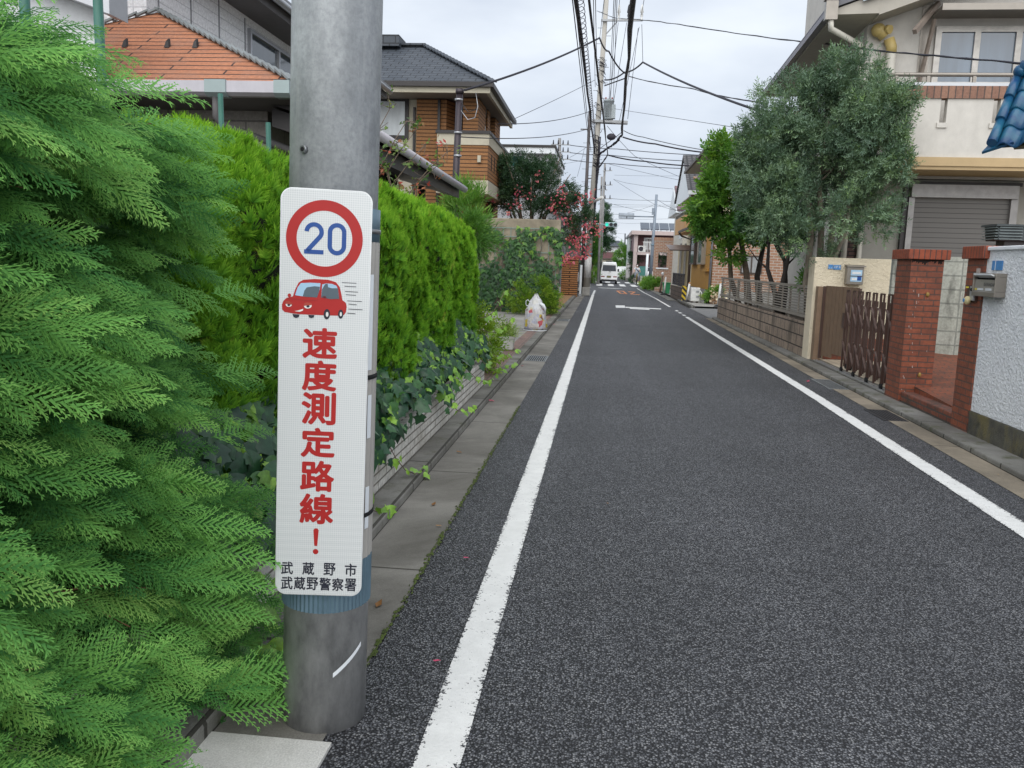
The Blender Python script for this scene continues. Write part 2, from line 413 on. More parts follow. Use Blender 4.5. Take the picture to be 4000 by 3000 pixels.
mb = MB(); stripe(mb, [((2.62, 42), (2.72, 42)), ((2.47, 51), (2.57, 51)), ((2.42, 60), (2.52, 60))]); stripe(mb, [((-.50, 44), (-.36, 44)), ((-.46, 52), (-.33, 52))]); struct('worn_edge_lines', mb, m_white2)
def gpx(px, py):
    d = ROT @ np.array([(px - 2000) / 3300, -(py - 1500) / 3300, -1]); k = -CAM_H / d[2]; return (d[0] * k, d[1] * k)
mb = MB()
for q in ([(2404, 1193), (2440, 1193.5), (2442, 1203), (2406, 1202.5)], [(2443, 1198.5), (2582, 1205.5), (2583, 1209), (2443, 1202.5)], [(2460, 1203.5), (2537, 1207.8), (2537, 1211), (2460, 1206.8)]):
    p = [gpx(*c) for c in q]; mb.quad((*p[3], .005), (*p[2], .005), (*p[1], .005), (*p[0], .005), uv=((.3, 0), (.7, 0), (.7, 1), (.3, 1)))
struct('junction_mark', mb, m_white)
mb = MB(); rect(mb, -.28, 1.42, 57.7, 58.5); struct('stop_line', mb, m_white2)
mb = MB()
for i in range(5): rect(mb, -.42 + i * .90, .05 + i * .90, 64.6, 71.2)
for i in range(6): rect(mb, -.60 + i * .90, -.13 + i * .90, 76.2, 81.5)
rect(mb, 2.9, 4.3, 61.5, 62.4); rect(mb, -1.3, -.85, 64.5, 65.6); struct('crosswalk', mb, m_white)
mb = MB()                                                   # "20" painted to be read by drivers coming the other way
def gp(pts, wd, z=.006):
    for (x0, y0), (x1, y1) in zip(pts, pts[1:]):
        d = Vector((x1 - x0, y1 - y0)).normalized(); n = Vector((-d.y, d.x))
        wx = wd; wy = wd * 7
        if abs(d.y) * 1 > abs(d.x) * 3: o = (wx / 2, 0)
        else: o = (0, wy / 2)
        mb.add([(x0 - o[0], y0 - o[1], z), (x0 + o[0], y0 + o[1], z), (x1 + o[0], y1 + o[1], z), (x1 - o[0], y1 - o[1], z)], [(0, 1, 2, 3)])
def gpoly(q):
    p = [gpx(*c) for c in q]; mb.add([(*c, .006) for c in p], [tuple(range(len(p)))[::-1]])
def bandpx(a, b, w0, w1): gpoly([(a[0] - w0, a[1]), (a[0] + w0, a[1]), (b[0] + w1, b[1]), (b[0] - w1, b[1])])
bandpx((2410, 1136.2), (2426, 1147.5), 3.2, 3.6); bandpx((2433, 1136.9), (2448, 1148.6), 3.2, 3.6); gpoly([(2413, 1136.2), (2430, 1136.6), (2431, 1138.4), (2414, 1138.0)]); gpoly([(2427, 1146.0), (2445, 1146.7), (2446, 1148.6), (2428, 1147.7)])
gpoly([(2454, 1139.2), (2482, 1140.2), (2482, 1142.2), (2455, 1141.2)]); gpoly([(2476, 1141.5), (2482, 1142.0), (2468, 1148.6), (2461, 1148.2)]); gpoly([(2461, 1148.0), (2499, 1150.6), (2501, 1152.6), (2462, 1150.0)])
struct('speed_limit_road_marking', mb, m_orange)

# left strip: gutter, kerb, paving
struct('left_gutter', MB().quad((-1.2, -6, .004), (-.825, -6, .004), (-.825, 42.6, .004), (-1.2, 42.6, .004)), m_gutL)
mb = MB()
for i in range(800):
    y = random.uniform(2.6, 9); s_ = random.uniform(.003, .013) * (1.0 if random.random() < .9 else 1.5); x = -.828 + random.gauss(0, .007)
    mb.add([(x + s_ * .6 * math.cos(a) * random.uniform(.6, 1.2), y + s_ * 1.6 * math.sin(a) * random.uniform(.6, 1.2), .009) for a in np.linspace(0, 5.4, 7)] + [(x, y, .014)], [(k, (k + 1) % 7, 7) for k in range(7)], True)
tag(mb.build('moss', m_moss), 'thin line of moss along the joint of asphalt and left gutter', 'moss', kind='stuff')
struct('pole_footing_pad', MB().box(-1.25, -.79, -2, 2.44, -.02, .012), m_pad)
tag(MB().box(-1.365, -1.19, -6, 48, -.05, .07).build('left_kerb', m_kerb, bevel=.015), kind='structure')
struct('parking_floor', MB().quad((-12, 10.2, .06), (-1.58, 10.2, .06), (-1.58, 25.3, .06), (-12, 25.3, .06)), m_park)
struct('brick_edging_strip', MB().quad((-1.58, 10.2, .062), (-1.365, 10.2, .062), (-1.365, 25.35, .062), (-1.58, 25.35, .062)), m_pink)
struct('brick_pavement', MB().quad((-6, 25.6, .064), (-1.365, 25.6, .064), (-1.365, 44, .064), (-6, 44, .064)), m_tilepave)
struct('garden_bed', MB().quad((-9, -4, .30), (-1.49, -4, .30), (-1.49, 10.1, .30), (-9, 10.1, .30)), m_soil)
# right strip
mb = MB()
for (y0, a0, k0), (y1, a1, k1) in zip([(-6, 3.0, 3.25), (5, 3.02, 3.27), (8, 3.09, 3.33), (16.5, 3.22, 3.42), (27, 3.28, 3.46)], [(5, 3.02, 3.27), (8, 3.09, 3.33), (16.5, 3.22, 3.42), (27, 3.28, 3.46)]):
    mb.quad((a0, y0, .004), (k0, y0, .004), (k1, y1, .004), (a1, y1, .004))
struct('right_gutter', mb, m_gutR)
mb = MB()
for (y0, k0), (y1, k1) in zip([(-6, 3.25), (5, 3.27), (8, 3.33), (16.5, 3.42), (26.9, 3.46)], [(5, 3.27), (8, 3.33), (16.5, 3.42), (26.9, 3.46)]):
    mb.prism([(k0, y0, -.05), (3.63, y0, -.05), (3.63, y0, .055), (k0, y0, .055)], (0, y1 - y0, 0))
    for i in range(len(mb.v) - 4, len(mb.v)):
        if abs(mb.v[i][0] - k0) < 1e-6: mb.v[i] = (k1, mb.v[i][1], mb.v[i][2])
tag(mb.build('right_kerb', m_kerb, bevel=.015), kind='structure')
struct('carport_floor', MB().quad((3.80, 10.9, .065), (12, 10.9, .065), (12, 15.0, .065), (3.80, 15.0, .065)), m_tanfloor)
struct('gate_threshold', MB().box(3.63, 3.8, 10.95, 15.0, -.02, .06), m_kerb)
struct('entry_floor', MB().quad((3.76, 8.86, .165), (8, 8.86, .165), (8, 10.40, .24), (3.76, 10.40, .24)).quad((3.96, 10.40, .24), (8, 10.40, .24), (8, 13, .5), (3.96, 13, .5)).quad((3.76, 8.86, -.03), (3.76, 10.41, -.03), (3.76, 10.41, .24), (3.76, 8.86, .165)), m_redtile)
m_entrystep = bricks("entry_step_brick", (.25, .075, .04), (.17, .05, .03), (.08, .06, .05), .21, .06, .01, stain=(.04, .035, .028), amt=.9)
tag(MB().box(3.61, 3.77, 8.865, 10.405, -.02, .172).build('entry_step', m_entrystep, bevel=.012), kind='structure')
struct('house_plot', MB().quad((3.75, 15.4, .5), (20, 15.4, .5), (20, 26.6, .5), (3.75, 26.6, .5)), m_soil)
tag(MB().box(3.52, 3.64, 33.6, 40, -.02, .09).box(3.1, 3.5, 40, 60, -.02, .03).build('far_right_kerb', m_kerb), kind='structure')
struct('corner_pavement', MB().quad((3.64, 33.6, .075), (14, 33.6, .075), (14, 58, .075), (3.64, 58, .075)), m_apron)
struct('left_far_pavement', MB().quad((-1.18, 42.7, .02), (-.75, 42.7, .02), (-.75, 59.5, .02), (-1.18, 59.5, .02)), m_apron)

# drain covers and litter
m_iron = plain("cast_iron", (.07, .07, .075), .55, .6, grime=.4); m_galv = plain("galvanised_grate", (.32, .34, .35), .5, .7, grime=.5)
def grate(x0, x1, y0, y1, label, n, mat, name='drain_grate', z=.008):
    mb = MB(); mb.box(x0, x1, y0, y0 + .02, -.03, z); mb.box(x0, x1, y1 - .02, y1, -.03, z); mb.box(x0, x0 + .02, y0 + .02, y1 - .02, -.03, z); mb.box(x1 - .02, x1, y0 + .02, y1 - .02, -.03, z)
    for i in range(n):
        x = x0 + .02 + (x1 - x0 - .04) * (i + .5) / n; mb.box(x - .007, x + .007, y0 + .02, y1 - .02, -.025, z - .002)
    mb.box(x0 + .02, x1 - .02, (y0 + y1) / 2 - .012, (y0 + y1) / 2 + .012, -.028, z - .003)
    t = thing(name, label, 'drain cover', ((x0 + x1) / 2, (y0 + y1) / 2, 0), group='street drain covers'); mb.build('grating', mat, t)
    MB().quad((x0, y0, .0055), (x1, y0, .0055), (x1, y1, .0055), (x0, y1, .0055)).build('pit', plain_black, t)
plain_black = plain("dark_void", (.006, .006, .007), .9)
grate(-1.17, -.83, 13.3, 14.1, 'bar drain grate in the left gutter beside the potted plant', 9, m_galv)
grate(-1.17, -.84, 23.0, 23.9, 'bar drain grate in the left gutter near the ivy covered wall', 9, m_galv)
grate(3.09, 3.36, 11.6, 12.6, 'pale ribbed drain cover in the tan gutter before the folding gate', 10, m_galv)
grate(3.06, 3.32, 9.25, 9.95, 'dark iron drain cover in the tan gutter beside the brick pillar', 6, m_iron)
m_dead = leafy("dead_leaf", [(0, (.22, .10, .03)), (.6, (.36, .19, .06)), (1, (.42, .33, .16))], trans=.1); m_petal = leafy("pink_petal", [(0, (.55, .04, .12)), (1, (.70, .12, .22))], trans=.2)
def litter(x, y, s, label, mat=None, z=.012, cat='leaf', name='fallen_leaf'):
    t = thing(name, label, cat, (x, y, z), group='fallen leaves and petals')
    a = random.random() * 6.28
    leaves('blade', ([(0, 0, 0), (.3, .2, .10), (.5, -.05, .02), (.35, -.24, .06), (1, 0, .14), (.75, .16, .05)], [(0, 2, 1), (0, 3, 2), (2, 4, 5), (1, 2, 5), (2, 3, 4)]), [(x, y, z)], [(math.cos(a), math.sin(a), 0)], [(0, 0, 1)], s, [random.random()], mat or m_dead, t)
for x, y, s, l in ((-1.0, 5.1, .06, 'curled tan leaf on the gutter before the block wall, nearer one'), (-1.06, 6.6, .06, 'twisted orange leaf on the gutter below the trailing ivy'), (-.93, 3.5, .07, 'tan dead leaf on the gutter just right of the road pole'), (-1.0, 3.05, .05, 'thin rusty leaf on the gutter against the road pole'), (-.86, 4.7, .04, 'pale leaf at the mossy asphalt edge left of the white line'), (-.9, 2.85, .03, 'small yellow leaf beside the pole foot'), (.1, 5.4, .03, 'lone tan leaf lying on the open asphalt'), (3.2, 6.9, .035, 'orange leaf on the tan gutter below the white wall')):
    litter(x, y, s, l)
for x, y, l in ((-.55, 3.05, 'pink petal on the asphalt left of the white line near the pole'), (-.62, 4.2, 'tiny pink petal halfway between gutter and white line'), (-1.12, 9.2, 'pink petals against the kerb beyond the block wall end'), (-1.13, 12.6, 'pink petals by the drain grate at the kerb'), (-1.12, 21.5, 'pink petals along the kerb before the ivy covered wall'), (2.95, 12.2, 'pink petal beside the right white line near the ribbed cover')):
    litter(x, y, .035 if y < 8 else .10, l, m_petal, cat='petal', name='fallen_petal')
# ================================================================ LEFT FOREGROUND: pole, sign, low wall
m_steel = Mt("weathered_pole"); M = m_steel
n1 = M.noise(14, 6, .7, stretch=(1, 1, .45)); n2 = M.noise(60, 4, .7); sz = M.add("ShaderNodeSeparateXYZ"); M.ln(M.coords(), sz.inputs[0])
c = M.mix(M.ramp(n1, [(.3, 0), (.72, 1)]), (.24, .255, .27), (.43, .45, .465))
c = M.mix(M.ramp(n2, [(.42, 0), (.7, .45)]), c, (.17, .18, .19))
c = M.mix(M.ramp(M.noise(5, 5, .7, stretch=(3, 3, .12)), [(.55, 0), (.75, .5)]), c, (.44, .45, .45))
low = M.mix(M.ramp(n1, [(.3, 0), (.75, 1)]), (.22, .225, .23), (.50, .505, .51))
low = M.mix(M.ramp(M.noise(7, 6, .75, stretch=(.6, .6, 2.4)), [(.58, 0), (.70, .6)]), low, (.36, .37, .37))
c = M.mix(M.ramp(sz.outputs[2], [(.42, 0), (.43, 1)]), low, c)      # bare lower sleeve, with its own darker metal, ends 0.46 m up
M.col(c).rough(.55).bump(M.noise(35, 5, .7), .35, .004); M.b.inputs['Metallic'].default_value = .25
PX, PY = -.877, 2.63
pole = thing('road_pole', 'thick grey metal pole at the left road edge carrying the tall white sign', 'pole', (PX, PY, 0), rot=(0, R(1.0), 0))
MB().cyl((0, 0, -.05), (0, 0, 4.6), .139, .133, 48).build('shaft', m_steel.m, pole, local=True)
m_band = plain("blue_grey_band", (.13, .21, .27), .45, .2, grime=.5, nscale=9); m_cover = plain("beige_cover_sheet", (.42, .40, .37), .5, var=.08, nscale=5)
mb = MB(); nn = 120; vs = []; fs = []
for k, z in enumerate((.42, .58)):
    for j in range(nn): r = .1435 + (.0022 if j % 2 else -.0012); t = 2 * PI * j / nn; vs.append((r * math.cos(t), r * math.sin(t), z + (-.012 * math.cos(t) if 0 else 0)))
fs = [(j, (j + 1) % nn, nn + (j + 1) % nn, nn + j) for j in range(nn)]; mb.add(vs, fs); mb.build('ribbed_band', m_band, pole, local=True)
mb = MB(); vs = []; nn = 96
for z in (.58, 1.60):
    for j in range(nn): r = .1435 + (.0026 if j % 3 == 0 else 0); t = 2 * PI * j / nn; vs.append((r * math.cos(t), r * math.sin(t), z))
mb.add(vs, [(j, (j + 1) % nn, nn + (j + 1) % nn, nn + j) for j in range(nn)]); mb.build('cover_sheet', m_cover, pole, local=True)
mb = MB(); mb.lathe([(.138, 1.60), (.1455, 1.60), (.1455, 1.70), (.136, 1.70)], n=40); mb.build('upper_band', m_band, pole, local=True)
m_strap = plain("steel_strap", (.30, .31, .32), .35, .8)
for z in (.72, 1.17, 1.625): MB().lathe([(.146, z), (.1485, z), (.1485, z + .014), (.146, z + .014)], n=40).build('strap', m_strap if z > 1.5 else plain_black, pole, local=True)
m_tape = plain("white_tape", (.78, .82, .85), .5, var=.05)
mb = MB(); vs = []
for j in range(9):
    t = R(-62 + j * 5.5); z = .205 + .010 * j
    for dz in (-.008, .008): vs.append((.1406 * math.cos(t), .1406 * math.sin(t), z + dz))
mb.add(vs, [(2 * j, 2 * j + 2, 2 * j + 3, 2 * j + 1) for j in range(8)]); mb.build('tape_strip', m_tape, pole, local=True)
for z0, z1, a in ((1.20, 1.50, -22), (.98, 1.12, -20), (.68, .82, -20)):
    vs = []
    for t in (R(a), R(a + 9)): vs += [(.1470 * math.cos(t), .1470 * math.sin(t), z0), (.1470 * math.cos(t), .1470 * math.sin(t), z1)]
    MB().add(vs, [(0, 2, 3, 1)]).build('torn_sticker', m_tape, pole, local=True)
t = R(-112); mb = MB(); p = Vector((.1355 * math.cos(t), .1355 * math.sin(t), 1.86)); q = p + Vector((math.cos(t), math.sin(t), 0)) * .012
mb.cyl(p, q, .013, .011, 12); mb.build('bolt_socket', m_strap, pole, local=True)
MB().cyl(q - (q - p) * .1, q + (q - p) * .02, .007, .007, 10).build('bolt_hole', plain_black, pole, local=True)

# ---- the tall sign strapped to it
SZ = .490; SW, SHH = .263, 1.228
m_sheet = Mt("retroreflective_sheet"); M = m_sheet
hx = M.add("ShaderNodeTexVoronoi"); hx.inputs['Scale'].default_value = 155; hx.inputs['Randomness'].default_value = .0; M.ln(M.coords(), hx.inputs['Vector'])
sp = M.add("ShaderNodeSeparateXYZ"); M.ln(M.coords(), sp.inputs[0])
c = M.mix(M.ramp(hx.outputs['Distance'], [(.25, 0), (.6, 1)]), (.60, .625, .635), (.74, .755, .76))
wv = M.add("ShaderNodeTexWave"); wv.bands_direction = 'Z'; wv.inputs['Scale'].default_value = 14; wv.inputs['Distortion'].default_value = .6; M.ln(M.coords(), wv.inputs[0])
lowm = M.ramp(sp.outputs[2], [(.18, 1), (.52, 0)]); c = M.mix(M.math('MULTIPLY', lowm, M.math('MULTIPLY', wv.outputs['Fac'], .22)), c, (.52, .55, .56))
c = M.mix(M.ramp(M.noise(20, 6, .8, stretch=(6, 1, .35)), [(.68, 0), (.73, .35)]), c, (.9, .9, .9))
M.col(c).rough(.35)
m_sred = plain("sign_red", (.43, .010, .009), .5, var=.07); m_sblue = plain("sign_blue", (.006, .065, .29), .4, var=.06); m_sblk = plain("sign_black", (.012, .014, .03), .5)
m_sedge = plain("sign_edge", (.75, .77, .78), .35, .3)
sn = (math.sin(R(9)), -math.cos(R(9)))
sign = thing('speed_sign', 'tall white sign with red ring, blue 20, red car and red lettering', 'road sign', (PX + .008 + sn[0] * .163, PY + sn[1] * .163, SZ), rot=(0, R(1.2), R(9))); sign.scale = (1.022,) * 3
def rrect(w_, h_, r, z0=0, n=8):
    o = []
    for cx, cz, a in ((w_ / 2 - r, z0 + r, -90), (w_ / 2 - r, z0 + h_ - r, 0), (-w_ / 2 + r, z0 + h_ - r, 90), (-w_ / 2 + r, z0 + r, 180)):
        for i in range(n + 1): t = R(a + 90 * i / n); o.append((cx + r * math.cos(t), cz + r * math.sin(t)))
    return o
MB().prism([(x, 0, z) for x, z in rrect(SW, SHH, .034)], (0, .003, 0)).build('edge_frame', m_sedge, sign, local=True)
MB().prism([(x, -.0012, z) for x, z in rrect(SW - .006, SHH - .006, .031, .003)], (0, .001, 0)).build('plate', m_sheet.m, sign, local=True)
MB().box(-.115, -.075, .003, .05, .25, .29).box(-.115, -.075, .003, .05, .95, .99).box(.06, .10, .003, .03, .25, .29).box(.06, .10, .003, .03, .95, .99).each('bracket', m_strap, sign, local=True)
LY = -.0018
def flat(name, polys, mat, y=LY, parent=sign):
    mb = MB()
    for k, pl in enumerate(polys): mb.add([(x, y - k * .00015, z) for x, z in pl], [tuple(range(len(pl)))])
    return (mb.build(name, mat, parent, local=True) if name == 'speed_lines' else mb.each(name, mat, parent, local=True)[0])
def ell(cx, cz, a, b, n=28, t0=0, t1=360): return [(cx + a * math.cos(R(t0 + (t1 - t0) * i / n)), cz + b * math.sin(R(t0 + (t1 - t0) * i / n))) for i in range(n + (0 if t1 - t0 == 360 else 1))]
T = SHH
def ring(mb, c, r0, r1, y, n=64):
    vs = []
    for i in range(n):
        t = 2 * PI * i / n
        for r in (r0, r1): vs.append((c[0] + r * math.cos(t), y, c[1] + r * math.sin(t)))
    mb.add(vs, [(2 * i, 2 * i + 1, (2 * i + 3) % (2 * n), (2 * i + 2) % (2 * n)) for i in range(n)])
mb = MB(); ring(mb, (-.004, T - .1415), .080, .1105, LY); mb.build('red_ring', m_sred, sign, local=True)
def stroke(mb, pts, wd, y):
    n = len(pts); L = []; Rr = []
    for i in range(n):
        a, b = pts[max(i - 1, 0)], pts[min(i + 1, n - 1)]; d = Vector((b[0] - a[0], b[1] - a[1])).normalized(); q = Vector((-d.y, d.x)) * wd / 2
        L.append((pts[i][0] + q.x, y, pts[i][1] + q.y)); Rr.append((pts[i][0] - q.x, y, pts[i][1] - q.y))
    mb.add(L + Rr, [(i, n + i, n + i + 1, i + 1) for i in range(n - 1)])
zc = T - .141; mb = MB(); cx = -.034
p2 = [(cx + .0215 * math.cos(R(a)), zc + .0175 + .0215 * math.sin(R(a))) for a in range(178, -40, -9)]
p2 += [(cx - .019, zc - .037)]; stroke(mb, p2, .0128, LY); mb.add([(cx - .028, LY, zc - .046), (cx + .028, LY, zc - .046), (cx + .028, LY, zc - .0335), (cx - .028, LY, zc - .0335)], [(0, 1, 2, 3)])
cx = .032; p0 = []
for a in range(0, 181, 10): p0.append((cx + .0205 * math.cos(R(a)), zc + .0195 + .0205 * math.sin(R(a))))
for a in range(180, 361, 10): p0.append((cx + .0205 * math.cos(R(a)), zc - .0195 + .0205 * math.sin(R(a))))
p0.append(p0[0]); stroke(mb, p0, .0128, LY); mb.build('speed_numerals', m_sblue, sign, local=True)
# red car picture
def cpx(x, y): return ((x / 2.765 + 1050 - 1276) * .000776, T + .015 - (y / 2.765 + 700 - 742 - (x / 2.765 + 1050 - 1276) * .055) * .000778)
def cpoly(s): return [cpx(*q) for q in s]
car = flat('car_body', [cpoly([(298, 1262), (320, 1190), (355, 1120), (400, 1092), (520, 1084), (660, 1092), (740, 1118), (780, 1170), (800, 1250), (810, 1305), (845, 1330), (856, 1370), (850, 1430), (830, 1460), (770, 1466), (640, 1462), (560, 1458), (380, 1450), (300, 1440), (215, 1425), (190, 1400), (186, 1350), (200, 1310), (230, 1280), (265, 1270)][::-1])], m_sred)
flat('mirror', [[cpx(262 + 18 * math.cos(t), 1252 + 20 * math.sin(t)) for t in np.linspace(0, 6.28, 14)], [cpx(622 + 24 * math.cos(t), 1275 + 15 * math.sin(t)) for t in np.linspace(0, 6.28, 14)]], m_sred, LY - .0008, car)
m_glassb = plain("sign_pale_blue", (.36, .56, .74), .4, var=.1); m_glassg = plain("sign_grey", (.085, .12, .15), .4, var=.15)
flat('windscreen', [cpoly([(320, 1250), (345, 1170), (378, 1125), (480, 1122), (580, 1128), (575, 1190), (548, 1275), (430, 1268)][::-1]), cpoly([(598, 1140), (640, 1130), (700, 1135), (745, 1155), (765, 1200), (776, 1290), (690, 1293), (590, 1275)][::-1])], m_glassb, LY - .0005, car)
flat('window_grey', [cpoly([(400, 1262), (415, 1205), (440, 1170), (520, 1158), (575, 1165), (570, 1205), (548, 1275), (430, 1268)][::-1]), cpoly([(598, 1190), (630, 1135), (655, 1135), (660, 1170), (700, 1180), (762, 1180), (776, 1290), (690, 1293), (590, 1275)][::-1])], m_glassg, LY - .0008, car)  # grey printed areas of the car picture's windows
m_swht = plain("sign_white", (.8, .8, .78), .4)
flat('eye', [[cpx(258 + 33 * math.cos(t), 1346 + 25 * math.sin(t)) for t in np.linspace(0, 6.28, 22)], [cpx(454 + 40 * math.cos(t), 1362 + 28 * math.sin(t)) for t in np.linspace(0, 6.28, 22)], cpoly([(318, 1416), (360, 1408), (408, 1392), (404, 1412), (370, 1424)][::-1])], m_swht, LY - .0005, car)
flat('pupil', [[cpx(258 + 15 * math.cos(t), 1350 + 13 * math.sin(t)) for t in np.linspace(0, 6.28, 14)], [cpx(456 + 17 * math.cos(t), 1366 + 14 * math.sin(t)) for t in np.linspace(0, 6.28, 14)]], m_sblk, LY - .0009, car)
m_lid = plain("sign_rust", (.40, .05, .03), .4)
flat('eyelid', [cpoly([(222, 1312), (262, 1310), (298, 1338), (294, 1350), (224, 1338)][::-1]), cpoly([(416, 1335), (446, 1325), (494, 1334), (496, 1352), (412, 1362)][::-1])], m_lid, LY - .0013, car)
flat('tyre', [[cpx(a + r1 * math.cos(t), b + r2 * math.sin(t)) for t in np.linspace(0, 6.28, 22)] for a, b, r1, r2 in ((652, 1450, 33, 54), (796, 1450, 27, 48))] + [cpoly([(295, 1445), (370, 1452), (362, 1480), (335, 1488), (310, 1478)][::-1]), cpoly([(460, 1456), (525, 1460), (518, 1482), (492, 1490), (470, 1482)][::-1])], m_sblk, LY - .0005, car)
flat('hubcap', [[cpx(a + r1 * math.cos(t), b + r2 * math.sin(t)) for t in np.linspace(0, 6.28, 18)] for a, b, r1, r2 in ((656, 1452, 14, 26), (798, 1450, 11, 23))], m_swht, LY - .0012, car)
flat('bonnet_line', [cpoly([(235, 1282), (320, 1288), (430, 1304), (500, 1304), (556, 1298), (556, 1302), (500, 1309), (430, 1309), (320, 1293), (235, 1287)][::-1])], plain("sign_dull_red", (.30, .012, .01), .4), LY - .0006, car)
flat('speed_lines', [cpoly([(a, y), (b, y + 8), (b, y + 14), (a, y + 6)][::-1]) for a, b, y in ((800, 950, 1118), (828, 950, 1156), (836, 970, 1210), (845, 950, 1244), (860, 1012, 1308), (875, 960, 1342), (875, 1022, 1394), (865, 950, 1436))], m_sblk)
mb = MB()
for ch, y0, y1 in (('速', 1283, 1399), ('度', 1409, 1525), ('測', 1531, 1657), ('定', 1668, 1784), ('路', 1794, 1916), ('線', 1921, 2042)):
    zm = T - ((y0 + y1) / 2 - 741) * .000779; zm += .022 * math.sin(PI * (1 - zm / T)); 
    for k in range(9):
        r_ = .0032 if k else 0; a_ = k * 2 * PI / 8
        put_text(mb, ch, (-.0105 + r_ * math.cos(a_), LY - k * .00002, zm + r_ * math.sin(a_)), (1, 0, 0), (0, 0, 1), .096, (y1 - y0) * .00079 - .0064)
zt = T + .012 - (2058 - 741) * .000779; zb = T + .010 - (2158 - 741) * .000779
mb.add([(-.0185, LY, zt - .006), (-.0145, LY, zt), (-.0065, LY, zt), (-.0025, LY, zt - .006), (-.006, LY, zb + .024), (-.015, LY, zb + .024)], [(5, 4, 3, 2, 1, 0)])
mb.add([(x, LY, z) for x, z in ell(-.0105, zb + .006, .0085, .0085, 16)], [tuple(range(16))]); mb.build('red_lettering', m_sred, sign, local=True)
def put_bold(mb, ch, x, z, w_, h_):
    for k in range(5): r_ = .0009 if k else 0; a_ = k * PI / 2 + .4; put_text(mb, ch, (x + r_ * math.cos(a_), LY - k * .00002, z + r_ * math.sin(a_)), (1, 0, 0), (0, 0, 1), w_, h_)
mb = MB()
for i, ch in enumerate('武蔵野市'): put_bold(mb, ch, -.096 + i * .0645, T - (2208 - 741) * .000779, .035, .039)
for i, ch in enumerate('武蔵野警察署'): put_bold(mb, ch, -.096 + i * .0388, T - (2270 - 741) * .000779, .034, .040)
mb.build('black_lettering', m_sblk, sign, local=True)

# ---- low splitface wall below the hedge
m_split = bricks("white_splitface_block", (.66, .64, .60), (.58, .56, .52), (.20, .185, .16), .42, .062, .006, rough=.85, bump=1, dist=.02, stain=(.24, .21, .16), amt=.6, nscale=4)
solid('block_wall', 'low white ribbed block wall under the hedge on the left', 'wall', MB().box(-1.49, -1.37, -3, 10.12, 0, .36), m_split, (-1.43, 3.5, 0), bevel=.008)
# green garden stakes standing in the hedge
m_stake = plain("green_stake", (.035, .13, .10), .5, var=.2)
for x, y, z1, r, l in ((-3.175, 4.5, 3.3, .028, 'tall dark green garden post at the far left before the white house wall'), (-2.756, 4.5, 3.3, .026, 'tall dark green garden post left of the orange roof'), (-2.075, 4.5, 2.39, .014, 'green garden stake leaning in front of the roof gutter'), (-1.812, 4.5, 2.245, .013, 'short green stake poking from the lime hedge beside the pole')):
    solid('garden_stake', l, 'stake', MB().cyl((x + .04, y, .3), (x, y, z1), r, r, 10), m_stake, (x, y, .3), group='green garden stakes')
# ================================================================ LEFT SIDE BUILDINGS
def atz(px, py, z):
    d = ROT @ np.array([(px - 2000) / 3300, -(py - 1500) / 3300, -1]); return Vector((0, 0, CAM_H)) + Vector(d * ((z - CAM_H) / d[2]))
m_stucco_w = plain("white_stucco", (.78, .80, .82), .85, var=.05, grime=.12, bump=.5, bscale=70, bdist=.01)
m_siding = bricks("white_siding", (.88, .885, .90), (.84, .85, .86), (.62, .63, .65), 1.82, .155, .007, rough=.7, bump=.6, dist=.01, offset=0)
m_fascia = plain("grey_fascia", (.20, .205, .22), .5, var=.08); m_dark = plain("dark_brown_trim", (.022, .018, .018), .45, var=.1)
m_soffit = plain("dark_soffit", (.11, .105, .105), .7, var=.08); m_alu = plain("aluminium_frame", (.42, .43, .45), .35, .6, var=.05)
m_glass = glass("window_glass", (.05, .065, .08)); m_black = plain_black
m_otile = bricks("orange_roof_slate", (.43, .175, .09), (.38, .15, .075), (.05, .025, .02), 1.25, .118, .011, rough=.75, bump=1, dist=.02, stain=(.30, .16, .11), amt=.6)  # dark course lines paint the shadow under each slate row
m_hipcap = plain("grey_green_metal", (.22, .24, .24), .45, .2, grime=.4); m_gut = plain("pale_lilac_gutter", (.50, .48, .52), .4, var=.06, grime=.25)
m_gutg = plain("grey_green_gutter", (.30, .37, .37), .4, var=.06)
def window(parent, x0, x1, z0, z1, face, pos, fm, gm, fr=.05, mull=1, depth=.06, curtain=None, name='window'):
    """framed window on a wall: face 'y-' (towards the camera), 'x+' or 'x-'; one mesh for the frame, panes under it"""
    def B(mb, a0, a1, z0, z1, d0, d1):
        if face == 'y-': mb.box(a0, a1, pos - d1, pos - d0, z0, z1)
        elif face == 'x+': mb.box(pos + d0, pos + d1, a0, a1, z0, z1)
        else: mb.box(pos - d1, pos - d0, a0, a1, z0, z1)
    mb = MB(); B(mb, x0, x1, z0, z0 + fr, 0, depth); B(mb, x0, x1, z1 - fr, z1, 0, depth); B(mb, x0, x0 + fr, z0 + fr, z1 - fr, 0, depth); B(mb, x1 - fr, x1, z0 + fr, z1 - fr, 0, depth)
    for i in range(mull):
        c = x0 + (x1 - x0) * (i + 1) / (mull + 1); B(mb, c - fr / 2, c + fr / 2, z0 + fr, z1 - fr, 0, depth)
    f = mb.build(name, fm, parent); step = (x1 - x0 - fr) / (mull + 1)
    for i in range(mull + 1):
        mb = MB(); B(mb, x0 + fr + step * i, x0 + step * (i + 1), z0 + fr, z1 - fr, .004, .02); mb.build('pane', gm, f)
    return f
